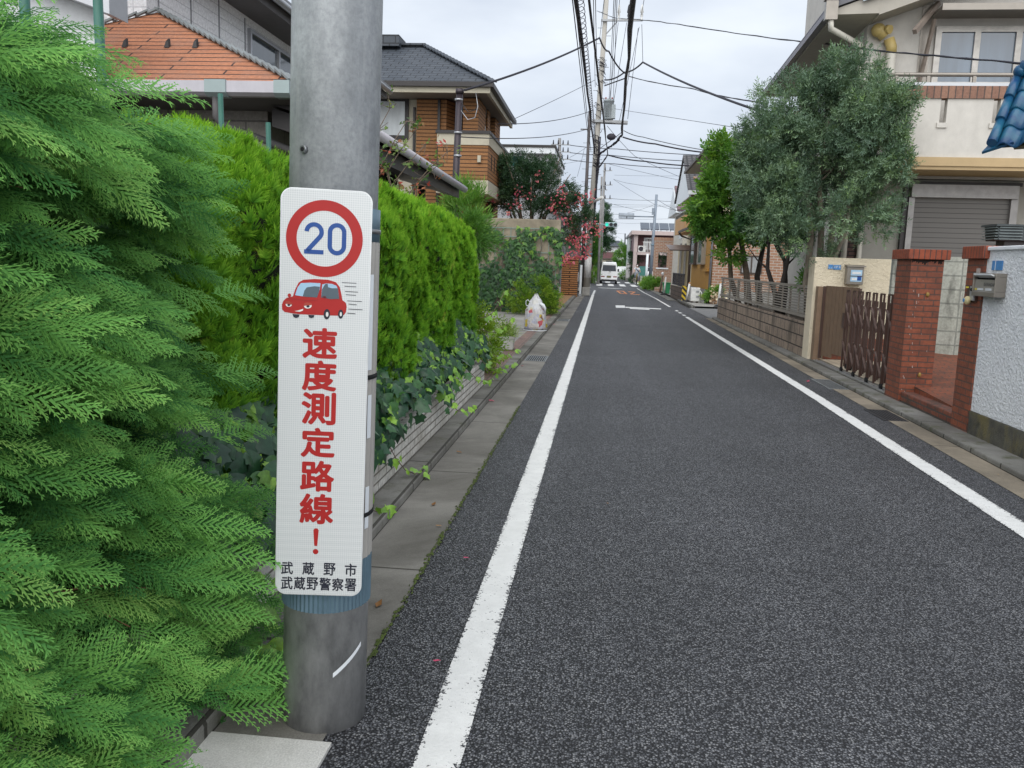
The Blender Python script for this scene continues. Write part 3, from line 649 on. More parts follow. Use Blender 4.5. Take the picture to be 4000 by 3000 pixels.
# white stucco house at the far left
t = thing('white_house', 'plain white stucco house wall at the far left behind the cypress', 'house', (-9.5, 8.3, 0))
x1 = at(378, 200, 8.3).x
MB().box(-15, x1, 8.3, 8.45, 0, 4.6).box(-15, -7.7, 8.45, 10.8, 0, 4.6).build('wall', m_stucco_w, t)
a, b = at(285, 0, 8.1), at(408, 46, 8.1); mb = MB(); d = (a - b) / (a.x - b.x) * -5
mb.prism([(b.x, 8.0, b.z), (b.x + d.x, 8.0, b.z + d.z), (b.x + d.x, 8.0, b.z + d.z + .22), (b.x, 8.0, b.z + .2)], (0, .30, 0)); mb.prism([(b.x, 7.95, b.z - .02), (b.x + .14, 7.95, b.z - .06), (b.x + .14, 7.95, b.z + .22), (b.x, 7.95, b.z + .22)], (0, .32, 0))
mb.build('roof', m_alu, t)
# white siding house behind
t = thing('siding_house', 'two storey white siding house behind the orange roof', 'house', (-8, 14, 0))
MB().box(-13, -6, 10.9, 19.5, 0, 5.5).build('wall', m_siding, t)
mb = MB()
for y in (11.2, 12.1, 13.0, 13.95, 16.3, 17.5): mb.box(-6.0, -5.99, y - .012, y + .012, 0, 5.35)
mb.build('joint_strip', m_fascia, t)
ex = atz(1015, 0, 5.42).x; MB().prism([(-6.3, 9.5, 5.40), (ex, 9.5, 5.40), (ex, 9.5, 5.55), (-6.3, 9.5, 6.0)], (0, 11.5, 0)).build('soffit', m_soffit, t)
MB().prism([(-13, 9.3, 9.4), (ex + .05, 9.3, 5.56), (ex + .05, 9.3, 5.72), (-13, 9.3, 9.6)], (0, 11.9, 0)).build('roof', m_fascia, t)
MB().tube([(ex + .1, 9.3, 5.56), (ex + .1, 21, 5.56)], .06, 8).build('gutter', m_alu, t)
window(t, 14.05, 16.6, 4.18, 5.22, 'x+', -6.0, m_alu, m_glass, .06, 1)
# orange roofed house
t = thing('orange_roof_house', 'low house with orange slate hip roof and pale gutter behind the hedge', 'house', (-5.2, 9.8, 0))
EZ = at(850, 342, 8.5).z; XR = at(1138, 345, 8.5).x; AP = (at(617, 48, 10.3).x, 10.3, at(617, 48, 10.3).z); XL = 2 * AP[0] - XR
EZ += .07
m_wallt = bricks("beige_wall_tile", (.30, .28, .25), (.27, .25, .23), (.15, .14, .13), .6, .30, .01, rough=.6)
MB().box(-6.9, -3.75, 9.3, 11.9, 0, EZ - .12).build('wall', m_wallt, t)
r_ = MB(); r_.add([(XL, 8.5, EZ), (XR, 8.5, EZ), AP], [(0, 1, 2)]); r_.add([(XR, 8.5, EZ), (XR, 12.1, EZ), AP], [(0, 1, 2)]); r_.add([(XL, 12.1, EZ), (XL, 8.5, EZ), AP], [(0, 1, 2)]); r_.add([(XR, 12.1, EZ), (XL, 12.1, EZ), AP], [(0, 1, 2)])
rf = r_.build('roof', m_otile, t)
mb = MB(); A = Vector(AP); 
for k in range(24):
    f0, f1 = k / 24, (k + 1.05) / 24
    for Q, wd in ((Vector((XR, 8.5, EZ)), .09), (Vector((XL, 8.5, EZ)), .14)):
        p0, p1 = A.lerp(Q, f0) + Vector((0, 0, .045)), A.lerp(Q, f1) + Vector((0, 0, .015)); mb.bar(p0, p1, wd, .02)
mb.build('hip_cap', m_hipcap, rf)
for px, py in ((485, 236), (650, 224), (760, 240)):
    y = 8.5 + (10.3 - 8.5) * .42; p = at(px, py, y); p.z = EZ + (AP[2] - EZ) * (y - 8.5) / 1.8 + .01
    mb = MB(); mb.prism([(p.x - .028, p.y, p.z), (p.x + .028, p.y, p.z), (p.x + .012, p.y + .02, p.z + .075), (p.x - .012, p.y + .02, p.z + .075)], (0, .05, .034)); mb.build('snow_guard', m_dark, rf)
mb = MB(); mb.box(XL, XR, 8.54, 12.0, EZ - .16, EZ - .03); mb.build('soffit', m_soffit, t)
mb = MB(); mb.prism([(XL, 8.40, EZ - .13), (XL, 8.40, EZ - .02), (XL, 8.53, EZ - .02), (XL, 8.53, EZ - .16), (XL, 8.45, EZ - .16)], (XR - .14 - XL, 0, 0)); g = mb.build('gutter', m_gut, t)
mb = MB(); g0 = at(800, 350, 8.4).x
for x0, x1_ in ((g0, g0 + .22), (XR - .14, XR + .02)): mb.prism([(x0, 8.385, EZ - .135), (x0, 8.385, EZ - .012), (x0, 8.535, EZ - .012), (x0, 8.535, EZ - .17), (x0, 8.44, EZ - .17)], (x1_ - x0, 0, 0))
mb.each('gutter_joint', m_gutg, g)
dx = at(848, 400, 8.5).x
MB().tube([(dx, 8.47, EZ - .16), (dx, 8.47, EZ - .35), (dx + .02, 8.52, EZ - .42), (dx + .62, 9.2, EZ - .62), (dx + .66, 9.25, EZ - .75), (dx + .66, 9.25, 0)], .035, 10).build('downpipe', m_soffit, t)
# lean-to with dark underside
t = thing('lean_to', 'dark lean-to roof with pale gutter sloping above the lime hedge', 'lean-to', (-3.6, 12, 0))
MB().prism([(-2.45, 8.9, 2.80), (-2.45, 8.9, 2.86), (-3.6, 8.9, 3.18), (-3.6, 8.9, 3.12)], (0, 5.75, 0)).build('roof', m_dark, t)
MB().prism([(-2.50, 9.0, 2.60), (-2.50, 9.0, 2.78), (-3.58, 9.0, 3.09), (-3.58, 9.0, 2.9)], (0, 5.6, 0)).box(-3.7, -3.6, 12.3, 14.5, 0, 3.12).build('soffit', m_dark, t)
MB().tube([(-2.42, 8.85, 2.84), (-2.42, 14.7, 2.76)], .055, 10).build('gutter', m_gut, t)
MB().box(-3.1, -3.0, 14.1, 14.2, 0, 2.75).box(-3.58, -3.48, 14.1, 14.2, 0, 2.9).each('post', m_dark, t)

# ---- brown tiled house
m_btile = bricks("brown_ribbed_tile", (.36, .17, .065), (.30, .14, .052), (.06, .026, .012), 4.0, .115, .013, rough=.75, bump=1.0, dist=.03, stain=(.22, .10, .04), amt=.4)
m_cream = plain("cream_stucco", (.50, .46, .36), .85, var=.05, grime=.15, bump=.3, bscale=60, bdist=.006)
m_shingle = bricks("dark_slate_shingle", (.045, .055, .07), (.065, .075, .09), (.012, .014, .018), .42, .24, .016, rough=.6, bump=1, dist=.02)
m_soff_b = plain("taupe_soffit", (.22, .19, .165), .7, var=.06)
t = thing('brown_tile_house', 'brown tiled house with dark slate hip roof and boxy balcony', 'house', (-7, 29, 0))
Z0 = at(1925, 322, 26).z; XE = at(1925, 322, 26).x; rid = at(1660, 182, 29.4); YB = 32.8
mb = MB(); mb.add([(-13, 26, Z0), (XE, 26, Z0), rid, (-13, 29.4, rid.z)], [(0, 1, 2, 3)]); mb.add([(XE, 26, Z0), (XE, YB, Z0), rid], [(0, 1, 2)]); mb.add([(XE, YB, Z0), (-13, YB, Z0), (-13, 29.4, rid.z), rid], [(0, 1, 2, 3)])
rf = mb.build('roof', m_shingle, t)
mb = MB()
for k in range(20):
    p0, p1 = rid.lerp(Vector((XE, 26, Z0)), k / 20), rid.lerp(Vector((XE, 26, Z0)), (k + 1.1) / 20); mb.bar(p0 + Vector((0, 0, .07)), p1 + Vector((0, 0, .03)), .26, .03)
mb.bar((-13, 29.4, rid.z + .05), rid + Vector((.05, 0, .05)), .3, .06); mb.build('hip_cap', m_shingle, rf)
q = at(1566, 172, 29.2); MB().box(-10, q.x, 28.9, 29.9, rid.z - .1, rid.z + .26).build('ridge_vent', m_shingle, rf)
MB().box(-13, XE + .02, 25.9, 26.02, Z0 - .14, Z0).box(XE - .1, XE + .03, 26.02, YB, Z0 - .14, Z0).build('gutter', m_dark, t)
MB().box(-13, XE - .08, 26.03, 26.12, Z0 - .30, Z0 - .14).box(XE - .2, XE - .11, 26.12, YB - .1, Z0 - .30, Z0 - .14).build('fascia', m_cream, t)
MB().box(-13, XE - .21, 26.13, YB - .2, Z0 - .24, Z0 - .18).build('soffit', m_soff_b, t)
xa, xb, xc, xd = at(1628, 400, 27.3).x, at(1745, 400, 27.3).x, at(1812, 400, 27.1).x, at(1872, 400, 27.1).x
MB().box(-13, xa, 27.5, 32, 0, Z0 - .25).build('wall', m_cream, t)
MB().box(xa, xb, 27.3, 32, 0, Z0 - .26).prism([(xb, 27.3, 0), (xb, 27.3, Z0 - .26), (xb + .35, 28.3, Z0 - .26), (xb + .35, 28.3, 0)], (-.2, .4, 0)).box(xc, xd, 27.0, 28.6, 2.9, Z0 - .26).box(xd - .02, -4.05, 29.0, 29.6, 2.9, Z0 - .262).box(-4.35, -4.0, 30.6, 32, 0, Z0 - .264).build('tiled_wall', m_btile, t)
MB().box(xb - .1, xc + .3, 28.7, 28.9, 2.9, Z0 - .27).box(xd - .05, -4.4, 31.2, 31.4, 2.9, Z0 - .27).build('recess_wall', m_soff_b, t)
w0, w1, zt, zb = at(1440, 400, 27.5).x, at(1598, 400, 27.5).x, at(1590, 382, 27.5).z, at(1590, 545, 27.5).z
m_curt = plain("pale_grey_curtain", (.62, .66, .68), .5, var=.14, nscale=5, streak=True); window(t, w0, w1, zb, zt, 'y-', 27.5, m_dark, m_curt, .12, 0)  # panes in one pale grey tone with vertical streaks
window(t, xb + .42, xc - .03, at(1800, 520, 28.7).z, at(1800, 380, 28.7).z, 'y-', 28.7, m_dark, m_glass, .1, 0)
# balcony
bt, bb = at(1915, 512, 26.2).z, at(1905, 760, 26.2).z; bx0, bx1 = at(1708, 520, 26.2).x, at(1912, 520, 26.2).x
bal = MB().box(bx0 + .03, bx1 - .03, 26.2, 26.4, bb + .42, bt - .42).box(bx1 - .2, bx1 - .031, 26.4, 31.2, bb + .42, bt - .42).build('balcony', m_btile, t)
MB().box(bx0, bx1, 26.17, 26.43, bt - .42, bt - .09).box(bx1 - .23, bx1 + .002, 26.43, 31.3, bt - .42, bt - .09).box(bx0, bx1, 26.17, 27.4, bb + .02, bb + .42).box(bx0 + .5, bx1, 27.4, 31.3, bb + .02, bb + .42).build('cream_band', m_cream, bal)
MB().box(bx0 - .04, bx1 + .03, 26.12, 26.48, bt - .09, bt).box(bx1 - .25, bx1 + .04, 26.48, 31.35, bt - .09, bt).build('coping', m_dark, bal)
mb = MB()
for y in (27.0, 27.7, 28.4, 29.1, 29.8): mb.box(bx1 - .06, bx1 - .022, y, y + .12, bb + .8, bt - .6)
mb.build('slit', m_black, bal)
MB().box(bx1 - 1.0, bx1 - .35, 27.6, 28.4, 0, bb + .02).build('porch_pillar', m_btile, t)
MB().box(bx0 - .2, bx0 - .12, 27.2, 27.28, 0, Z0 - .3).box(at(1615, 400, 27.4).x, at(1623, 400, 27.4).x, 27.38, 27.46, 0, Z0 - .5).build('downpipe', m_dark, t)
MB().box(at(1872, 580, 26.1).x - .05, at(1872, 580, 26.1).x + .05, 26.1, 26.19, bb + .95, bb + 1.15).build('vent_cap', m_cream, bal)
# service pole
m_svc = plain("dark_purple_brown_pole", (.045, .035, .042), .4, .3, var=.1)
p = at(1796, 348, 23); p0 = at(1770, 760, 23)
t = thing('service_pole', 'slim dark brown service pole with wires before the brown tiled house', 'pole', (p0.x, 23, 0))
MB().cyl((p0.x - .03, 23, 0), (p.x, 23, p.z - .1), .095, .09, 16).build('shaft', m_svc, t)
MB().cyl((p.x, 23, p.z - .12), (p.x, 23, p.z), .115, .11, 16).build('cap', m_svc, t)
for zz in (p.z - .3, p.z - 1.15, p.z - 1.75): MB().lathe([(.094, zz), (.108, zz), (.108, zz + .05), (.094, zz + .05)], p.x - .02, 23, 16).build('clamp', m_alu, t)
for k, (dz, r0) in enumerate(((.35, .28), (.55, .38))): MB().tube([(p.x + .05, 22.95, p.z - dz), (p.x + .25, 22.9, p.z - dz - .25), (p.x + .45, 22.85, p.z - dz - .2), (p.x + .52, 22.85, p.z - .3 - dz * .3), (p.x + .46, 22.85, p.z - .12)], .012, 6).build('service_lead', m_alu if k else m_dark, t)

# ---- vine wall, brick gate wall, things at the kerb
m_vwall = concrete("stained_beige_render", (.36, .31, .23), stain=(.10, .085, .06), amt=.7, grit=False)
vx0, vx1 = -5.2, at(2186, 1000, 25.4).x
solid('garden_wall', 'stained beige wall covered with climbing ivy at the end of the parking space', 'wall', MB().box(vx0, vx1, 25.4, 25.62, 0, 2.83), m_vwall, ((vx0 + vx1) / 2, 25.5, 0), bevel=.02)
m_wire = plain("green_wire", (.22, .30, .26), .5, .2)
t = thing('wire_trellis', 'thin green wire trellis fixed to the ivy covered wall', 'trellis', (-2.6, 25.38, 0)); mb = MB()
for z in (.35, .9, 1.35, 1.85, 2.3, 2.55): mb.box(-3.9, vx1 - .1, 25.355, 25.365, z - .012, z + .012)
for i in range(12): x = -3.9 + i * (vx1 - .1 + 3.9) / 11; mb.box(x - .01, x + .01, 25.366, 25.376, .2, 2.55)
mb.build('wire_grid', m_wire, t)
gx0, gx1 = at(2192, 1100, 40.5).x, at(2256, 1100, 40.5).x
m_btile2 = bricks("orange_ribbed_tile", (.44, .20, .07), (.36, .16, .055), (.05, .022, .012), 5.0, .10, .022, rough=.75, bump=1, dist=.03)
t = thing('tiled_gate_wall', 'low orange brown ribbed tile wall beyond the ivy covered wall', 'wall', ((gx0 + gx1) / 2, 40.6, 0)); zt = at(2225, 1002, 40.5).z
MB().box(gx0, gx1, 40.5, 40.8, 0, zt - .16).build('body', m_btile2, t); MB().box(gx0 - .02, gx1 + .02, 40.47, 40.83, zt - .16, zt).build('soldier_course', bricks("soldier_tile", (.44, .20, .07), (.36, .15, .05), (.06, .03, .02), .09, .4, .02, offset=0), t)
px_ = at(2270, 1060, 41.5).x
t = thing('gate_post', 'slim white gate post beside the orange tile wall and the utility pole', 'post', (px_, 41.5, 0)); MB().box(px_ - .05, px_ + .05, 41.45, 41.55, 0, at(2270, 1035, 41.5).z).build('upright', m_tape, t); MB().box(px_ - .07, px_ + .07, 41.43, 41.57, 0, .12).build('base', m_alu, t)
px_ = at(2250, 1060, 41.2).x
t = thing('parcel_box', 'white post box on a dark brown stand before the white gate post', 'post box', (px_, 41.2, 0)); MB().box(px_ - .09, px_ + .1, 41.1, 41.3, .0, .72).build('stand', plain("maroon_stand", (.07, .03, .03), .5), t); MB().box(px_ - .12, px_ + .13, 41.05, 41.32, .72, 1.15).build('box', m_tape, t)
x_ = at(2262, 1010, 43).x
t = thing('iron_gate', 'dark iron gate bars behind the white gate post', 'gate', (x_, 43, 0)); mb = MB()
for i in range(8): mb.box(x_ - .6 + i * .14, x_ - .56 + i * .14, 43, 43.04, .1, 1.75)
mb.build('bars', m_dark, t); MB().box(x_ - .62, x_ + .5, 42.95, 43, 1.55, 1.62).box(x_ - .62, x_ + .5, 42.95, 43, .15, .22).each('rail', m_dark, t)
# house far behind the crape myrtle
t = thing('flat_roof_house', 'pale grey flat roofed house with teal window behind the flowering tree', 'house', (-5, 40, 0))
a, b = at(1940, 568, 38), at(2148, 570, 38); m_pgrey = plain("pale_grey_render", (.50, .51, .53), .8, var=.05)
MB().box(a.x - 3, b.x, 38, 46, 0, a.z - .35).build('wall', m_pgrey, t); MB().box(a.x - 3.2, b.x + .25, 37.6, 46.2, a.z - .35, a.z - .1).build('roof', m_tape, t); MB().box(a.x - 3.25, b.x + .3, 37.55, 46.25, a.z - .1, a.z).build('roof_edge', m_dark, t)
window(t, at(1985, 620, 38).x, at(2056, 620, 38).x, at(2000, 655, 38).z, at(2000, 602, 38).z, 'y-', 38, m_tape, glass("teal_glass", (.06, .22, .22)), .08, 0)
t = thing('low_dark_house', 'dark low house glimpsed behind the ivy covered wall', 'house', (-3.6, 36, 0)); MB().box(-5.2, -2.2, 35, 37.5, 0, 2.9).build('wall', plain("taupe_render", (.19, .17, .155), .8), t); MB().box(-5.4, -2.0, 34.8, 37.6, 2.9, 3.05).build('roof', m_dark, t)
# left side beyond the crossing
x_ = at(2258, 900, 66).x
t = thing('dark_eaved_house', 'dark house with grey eaves behind the utility poles', 'house', (x_ - 3, 70, 0)); MB().box(x_ - 7, x_, 66, 76, 0, 5.2).build('wall', plain("charcoal_wall", (.10, .10, .11), .7), t); MB().box(x_ - 7.3, x_ + .5, 65.6, 76.4, 5.2, 5.5).build('roof', m_fascia, t)
# ================================================================ RIGHT SIDE: walls, gates, white house
m_rough = Mt("white_rough_stucco"); M = m_rough
vo = M.add("ShaderNodeTexVoronoi"); vo.inputs['Scale'].default_value = 34; M.ln(M.coords(), vo.inputs[0]); nz_ = M.noise(27, 5, .65, dist=1.2)
M.col(M.mix(M.ramp(M.noise(4, 5, .6), [(.3, 0), (.7, 1)]), (.80, .82, .85), (.86, .88, .90))).rough(.8).bump(M.math('ADD', nz_, M.math('MULTIPLY', vo.outputs['Distance'], .5)), 1.0, .026)
m_dado = Mt("mossy_plinth"); M = m_dado
c = M.mix(M.ramp(M.noise(6, 6, .7), [(.3, 0), (.7, 1)]), (.05, .047, .04), (.12, .115, .09)); c = M.mix(M.ramp(M.noise(2.3, 6, .75, stretch=(1, 1, .5)), [(.47, 0), (.62, .75)]), c, (.17, .14, .05)); c = M.mix(M.ramp(M.noise(9, 5, .7), [(.55, 0), (.7, .8)]), c, (.03, .035, .022))
M.col(c).rough(.9).bump(M.noise(80, 4, .7), .7, .01)
m_cwall = Mt("cream_trowelled_render"); M = m_cwall
nz_ = M.noise(16, 4, .55, dist=2.2, stretch=(1, 1, 1.6))
M.col(M.mix(M.ramp(M.noise(3, 5, .6), [(.3, 0), (.7, 1)]), (.72, .63, .47), (.80, .71, .54))).rough(.8).bump(nz_, 1.0, .03)
m_rbrick = bricks("red_gate_brick", (.27, .075, .035), (.21, .056, .027), (.10, .055, .042), .215, .0665, .007, rough=.55, bump=1, dist=.012, stain=(.09, .04, .028), amt=.75, nscale=5)
m_rsold = bricks("red_soldier_brick", (.31, .066, .026), (.25, .052, .02), (.09, .04, .03), .062, .5, .006, rough=.55, bump=1, dist=.012, offset=0, stain=(.10, .035, .025), amt=.5)
m_efflo = plain("lime_bloom", (.42, .36, .33), .9, var=.3, nscale=40)
m_cblock = bricks("weathered_concrete_block", (.40, .41, .36), (.35, .36, .31), (.24, .25, .22), .40, .195, .010, rough=.9, bump=1, dist=.012, offset=0, stain=(.045, .043, .035), amt=.9, nscale=2.6, drip=True)
m_gateb = plain("dark_brown_aluminium", (.075, .042, .033), .4, .2, var=.12); m_gatew = plain("brown_board_panel", (.19, .125, .08), .5, .1, var=.14, nscale=8)
m_slat = plain("taupe_aluminium", (.34, .31, .265), .45, .3, var=.07); m_stst = plain("bronze_steel", (.27, .245, .215), .35, .5, var=.08)
m_postblk = bricks("taupe_split_block", (.34, .265, .20), (.28, .215, .165), (.045, .035, .028), .42, .205, .012, rough=.9, bump=1, dist=.03, stain=(.05, .045, .035), amt=.85, nscale=2.4, drip=True)
m_plate = plain("blue_address_plate", (.055, .22, .50), .4, var=.15, nscale=30); m_paper = plain("paper_sticker", (.66, .68, .70), .6, var=.1, nscale=30)

t = thing('white_garden_wall', 'white rough stucco garden wall with mossy plinth at the right edge', 'wall', (3.68, 6, 0))
MB().box(3.60, 3.78, -3, 8.47, .275, 1.80).build('stucco', m_rough.m, t); MB().box(3.585, 3.78, -3, 8.46, -.02, .27).build('plinth', m_dado.m, t); MB().box(3.575, 3.80, -3, 8.465, 1.80, 1.835).build('coping', m_stucco_w, t, bevel=.008)
t = thing('brick_gatepost', 'narrow red brick gatepost beside the white stucco wall', 'gatepost', (3.8, 8.7, 0))
MB().box(3.585, 4.12, 8.475, 8.86, .0, 1.725).build('shaft', m_rbrick, t); MB().box(3.54, 4.16, 8.43, 8.91, 1.725, 1.845).build('soldier_cap', m_rsold, t, bevel=.006)
MB().box(3.578, 3.585, 8.56, 8.63, 1.575, 1.635).build('old_plaque', m_efflo, t)
t = thing('brick_pillar', 'thick red brick gate pillar between folding gate and entry steps', 'gate pillar', (3.77, 10.66, 0))
MB().box(3.585, 3.95, 10.41, 10.90, .0, 1.735).build('shaft', m_rbrick, t); MB().box(3.535, 4.0, 10.36, 10.95, 1.735, 1.85).build('soldier_cap', m_rsold, t, bevel=.006)
m_capdark = plain("near_black_brown", (.018, .012, .010), .9); mb = MB()  # ragged near-black strip on the front, right below the cap
for i in range(16):
    x = 3.59 + i * .0225; h = random.uniform(.02, .065); mb.quad((x, 10.408, 1.735 - h), (x + .0225, 10.408, 1.735 - h * random.uniform(.5, 1)), (x + .0225, 10.408, 1.735), (x, 10.408, 1.735))
mb.build('dark_cap_edge', m_capdark, t); mb = MB()
for _ in range(26):
    x, z = random.uniform(3.60, 3.70) if random.random() < .6 else random.uniform(3.6, 3.9), random.uniform(.15, 1.5); s_ = random.uniform(.004, .011); k = random.uniform(1, 4)
    mb.quad((x, 10.407, z), (x + s_, 10.407, z - .004), (x + s_ * .7, 10.407, z + s_ * k), (x - s_ * .2, 10.407, z + s_ * k * .8))
mb.build('lime_mark', m_efflo, t)
for z in (1.33, .38): MB().blob((3.80, 10.40, z), (.02, .015, .028), 8, 6, .3).build('gate_hinge_stub', plain("rusty_stub", (.35, .22, .06), .6, .3), t)
MB().box(3.60, 3.97, 10.385, 10.41, .02, .075).build('base_plate', m_gateb, t)
t = thing('block_screen_wall', 'weathered grey concrete block wall inside the brick entry', 'wall', (5, 12.5, 0))
bx = at(3745, 1010, 12.5).x
MB().prism([(bx, 12.5, .3), (bx - .75, 12.85, .3), (bx - .75, 12.95, .3), (bx + .1, 12.62, .3), (bx + .1, 12.5, .3)][::-1], (0, 0, 1.52)).prism([(bx + .101, 12.5, .3), (bx + .101, 12.62, .3), (bx + 1.6, 12.2, .3), (bx + 1.6, 12.1, .3)][::-1], (0, 0, 1.50)).build('blocks', m_cblock, t)
# gate lantern on the post
lx = 3.9; t = thing('gate_lantern', 'dark louvred lantern box standing on the brick gatepost', 'lantern', (lx, 8.72, 1.845))
MB().box(lx - .10, lx + .13, 8.62, 8.80, 1.845, 1.90).build('foot', m_dark, t); m_lant = plain("grey_green_metal_box", (.055, .065, .068), .45, .3)
MB().prism([(lx - .175, 8.58, 1.90), (lx + .2, 8.58, 1.90), (lx + .22, 8.58, 2.035), (lx - .195, 8.58, 2.035)][::-1], (0, .28, 0)).build('housing', m_lant, t, bevel=.006)
mb = MB()
for i in range(5): mb.box(lx - .212, lx - .172, 8.58, 8.86, 1.912 + i * .027, 1.92 + i * .027); mb.box(lx - .18, lx + .03, 8.56, 8.585, 1.912 + i * .027, 1.92 + i * .027)
mb.build('louvre', plain("pale_green_metal", (.16, .19, .19), .4, .3), t); MB().box(lx - .215, lx + .235, 8.55, 8.89, 2.035, 2.055).build('lid', m_lant, t)
# letterbox, intercom, plates
t = thing('steel_letterbox', 'steel letterbox with lettered flap and stuffed paper on white wall', 'letterbox', (3.58, 8.26, 1.47))
MB().box(3.50, 3.598, 8.03, 8.50, 1.375, 1.42).box(3.50, 3.598, 8.03, 8.50, 1.555, 1.59).box(3.50, 3.598, 8.03, 8.045, 1.42, 1.555).box(3.50, 3.598, 8.485, 8.50, 1.42, 1.555).build('body', m_stst, t, bevel=.004)
MB().box(3.52, 3.53, 8.046, 8.484, 1.42, 1.53).build('flap', plain("brushed_steel", (.42, .40, .37), .35, .5, var=.06), t); MB().box(3.535, 3.59, 8.05, 8.48, 1.53, 1.554).build('slot', m_black, t)
MB().prism([(3.47, 8.06, 1.572), (3.47, 8.42, 1.572), (3.53, 8.44, 1.548), (3.53, 8.06, 1.548)], (0, 0, .012)).build('paper', m_paper, t)
mb = MB(); put_text(mb, 'KAWAKAMI', (3.518, 8.175, 1.487), (0, -1, 0), (.12, .18, 1), .24, .034, .012); mb.build('name_lettering', plain("dark_grey_letters", (.07, .07, .07), .5), t)
MB().box(3.516, 3.519, 8.30, 8.42, 1.43, 1.45).box(3.516, 3.519, 8.13, 8.25, 1.43, 1.452).each('sticker', m_paper, t); MB().box(3.516, 3.519, 8.43, 8.475, 1.432, 1.447).build('yellow_sticker', plain("yellow_sticker", (.75, .62, .08), .5), t)
t = thing('door_intercom', 'grey camera intercom with round yellowed lamp on brick gatepost', 'intercom', (3.57, 8.64, 1.4))
MB().box(3.563, 3.584, 8.55, 8.75, 1.31, 1.46).build('back_plate', m_gateb, t); MB().box(3.545, 3.563, 8.56, 8.65, 1.325, 1.46).build('panel', m_alu, t, bevel=.003); MB().cyl((3.547, 8.605, 1.43), (3.535, 8.605, 1.43), .017, .015, 14).build('camera_eye', m_black, t)
MB().blob((3.535, 8.655, 1.325), (.03, .042, .042), 14, 10).build('lamp_globe', plain("yellowed_plastic", (.55, .47, .25), .4, var=.1), t); MB().cyl((3.508, 8.665, 1.325), (3.502, 8.665, 1.325), .018, .018, 14).build('blue_disc', m_plate, t)
MB().box(3.543, 3.546, 8.68, 8.74, 1.443, 1.458).build('yellow_label', plain("yellow_label", (.8, .66, .06), .5), t)
t = thing('address_plate', 'faded blue address plate on the white stucco wall above the letterbox', 'plate', (3.59, 8.24, 1.66), group='blue address plates')
MB().box(3.590, 3.598, 8.14, 8.34, 1.62, 1.705).build('plate', m_plate, t); MB().box(3.588, 3.5905, 8.265, 8.275, 1.62, 1.705).build('divider', m_paper, t)
# cream wall
t = thing('cream_wall', 'cream trowelled render wall carrying the steel mailbox beside the louvre fence', 'wall', (4.3, 15.2, 0))
MB().box(3.595, 5.2, 15.0, 15.42, 0, 1.80).build('render', m_cwall.m, t, bevel=.012); MB().box(3.85, 5.1, 14.97, 15.0, 0, .45).build('brick_base', m_rbrick, t)
a = at(3236, 1033, 15); b = at(3283, 1045, 15)
t = thing('address_plate', 'small blue address plate pair on the cream wall left of its mailbox', 'plate', (a.x + .1, 14.99, a.z), group='blue address plates')
MB().box(a.x, a.x + .075, 14.985, 14.999, a.z - .075, a.z).build('district_plate', m_plate, t); MB().box(a.x + .085, b.x + .005, 14.985, 14.999, a.z - .082, a.z - .006).build('number_plate', m_plate, t)
mb = MB(); put_text(mb, '17 9', (a.x + .15, 14.983, a.z - .043), (1, 0, 0), (0, 0, 1), .095, .036, .02); put_text(mb, '2-2', (a.x + .037, 14.983, a.z - .06), (1, 0, 0), (0, 0, 1), .05, .018, .01); mb.build('white_digits', m_paper, t)
ml, mr = at(3302, 1045, 15).x, at(3367, 1045, 15).x; mz0, mz1 = at(3302, 1110, 15).z, at(3335, 1036, 15).z
t = thing('wall_mailbox', 'bronze wall mailbox with blue stickers on the cream wall', 'mailbox', ((ml + mr) / 2, 14.95, mz0))
MB().box(ml, mr, 14.86, 14.998, mz0, mz1 - .03).build('body', m_stst, t, bevel=.008); MB().prism([(ml - .01, 14.83, mz1 - .03), (mr + .02, 14.83, mz1 - .03), (mr + .02, 14.83, mz1 - .01), (ml - .01, 14.83, mz1 - .01)][::-1], (0, .168, .02)).build('lid', m_stst, t)
MB().box(ml + .06, mr - .03, 14.854, 14.859, mz0 + .05, mz1 - .08).build('window', m_glassb, t); MB().box(ml + .08, mr - .05, 14.849, 14.853, mz1 - .15, mz1 - .11).box(ml + .08, ml + .16, 14.849, 14.853, mz0 + .07, mz0 + .11).each('sticker', m_paper, t); MB().box(ml + .055, mr - .025, 14.846, 14.852, (mz0 + mz1) / 2 - .025, (mz0 + mz1) / 2 - .012).build('slot_bar', m_gateb, t); MB().box(ml + .17, mr - .04, 14.848, 14.853, mz0 + .07, mz0 + .15).build('blue_sticker', m_sblue, t)
# gates
t = thing('folding_board_gate', 'brown vertical board gate leaf folded against the cream wall', 'gate', (3.75, 14, .05))
MB().box(3.64, 3.76, 14.82, 14.985, .02, 1.31).build('gate_post', m_gatew, t, bevel=.004); mb = MB(); b0 = Vector((3.70, 14.55, 0)); b1 = Vector((3.88, 13.35, 0))
for i in range(9):
    p = b0.lerp(b1, i / 9); q = b0.lerp(b1, (i + .93) / 9); mb.prism([(p.x, p.y, .24 if i > 2 else .17), (q.x, q.y, .24 if i > 2 else .17), (q.x, q.y, 1.33), (p.x, p.y, 1.33)], (.02, .006, 0))
mb.build('boards', m_gatew, t); MB().bar((3.69, 14.58, .12), (3.69, 14.58, 1.32), .05, .05).bar((3.89, 13.33, .13), (3.89, 13.33, 1.32), .04, .04).each('stile', m_gateb, t); MB().bar((3.73, 14.5, .3), (3.91, 13.35, .3), .03, .05).bar((3.73, 14.5, 1.2), (3.91, 13.35, 1.2), .03, .05).each('rail', m_gateb, t)
for y in (13.6, 13.42): MB().cyl((3.85, y, .11), (3.88, y + .005, .11), .05, .05, 14).build('caster', m_black, t)
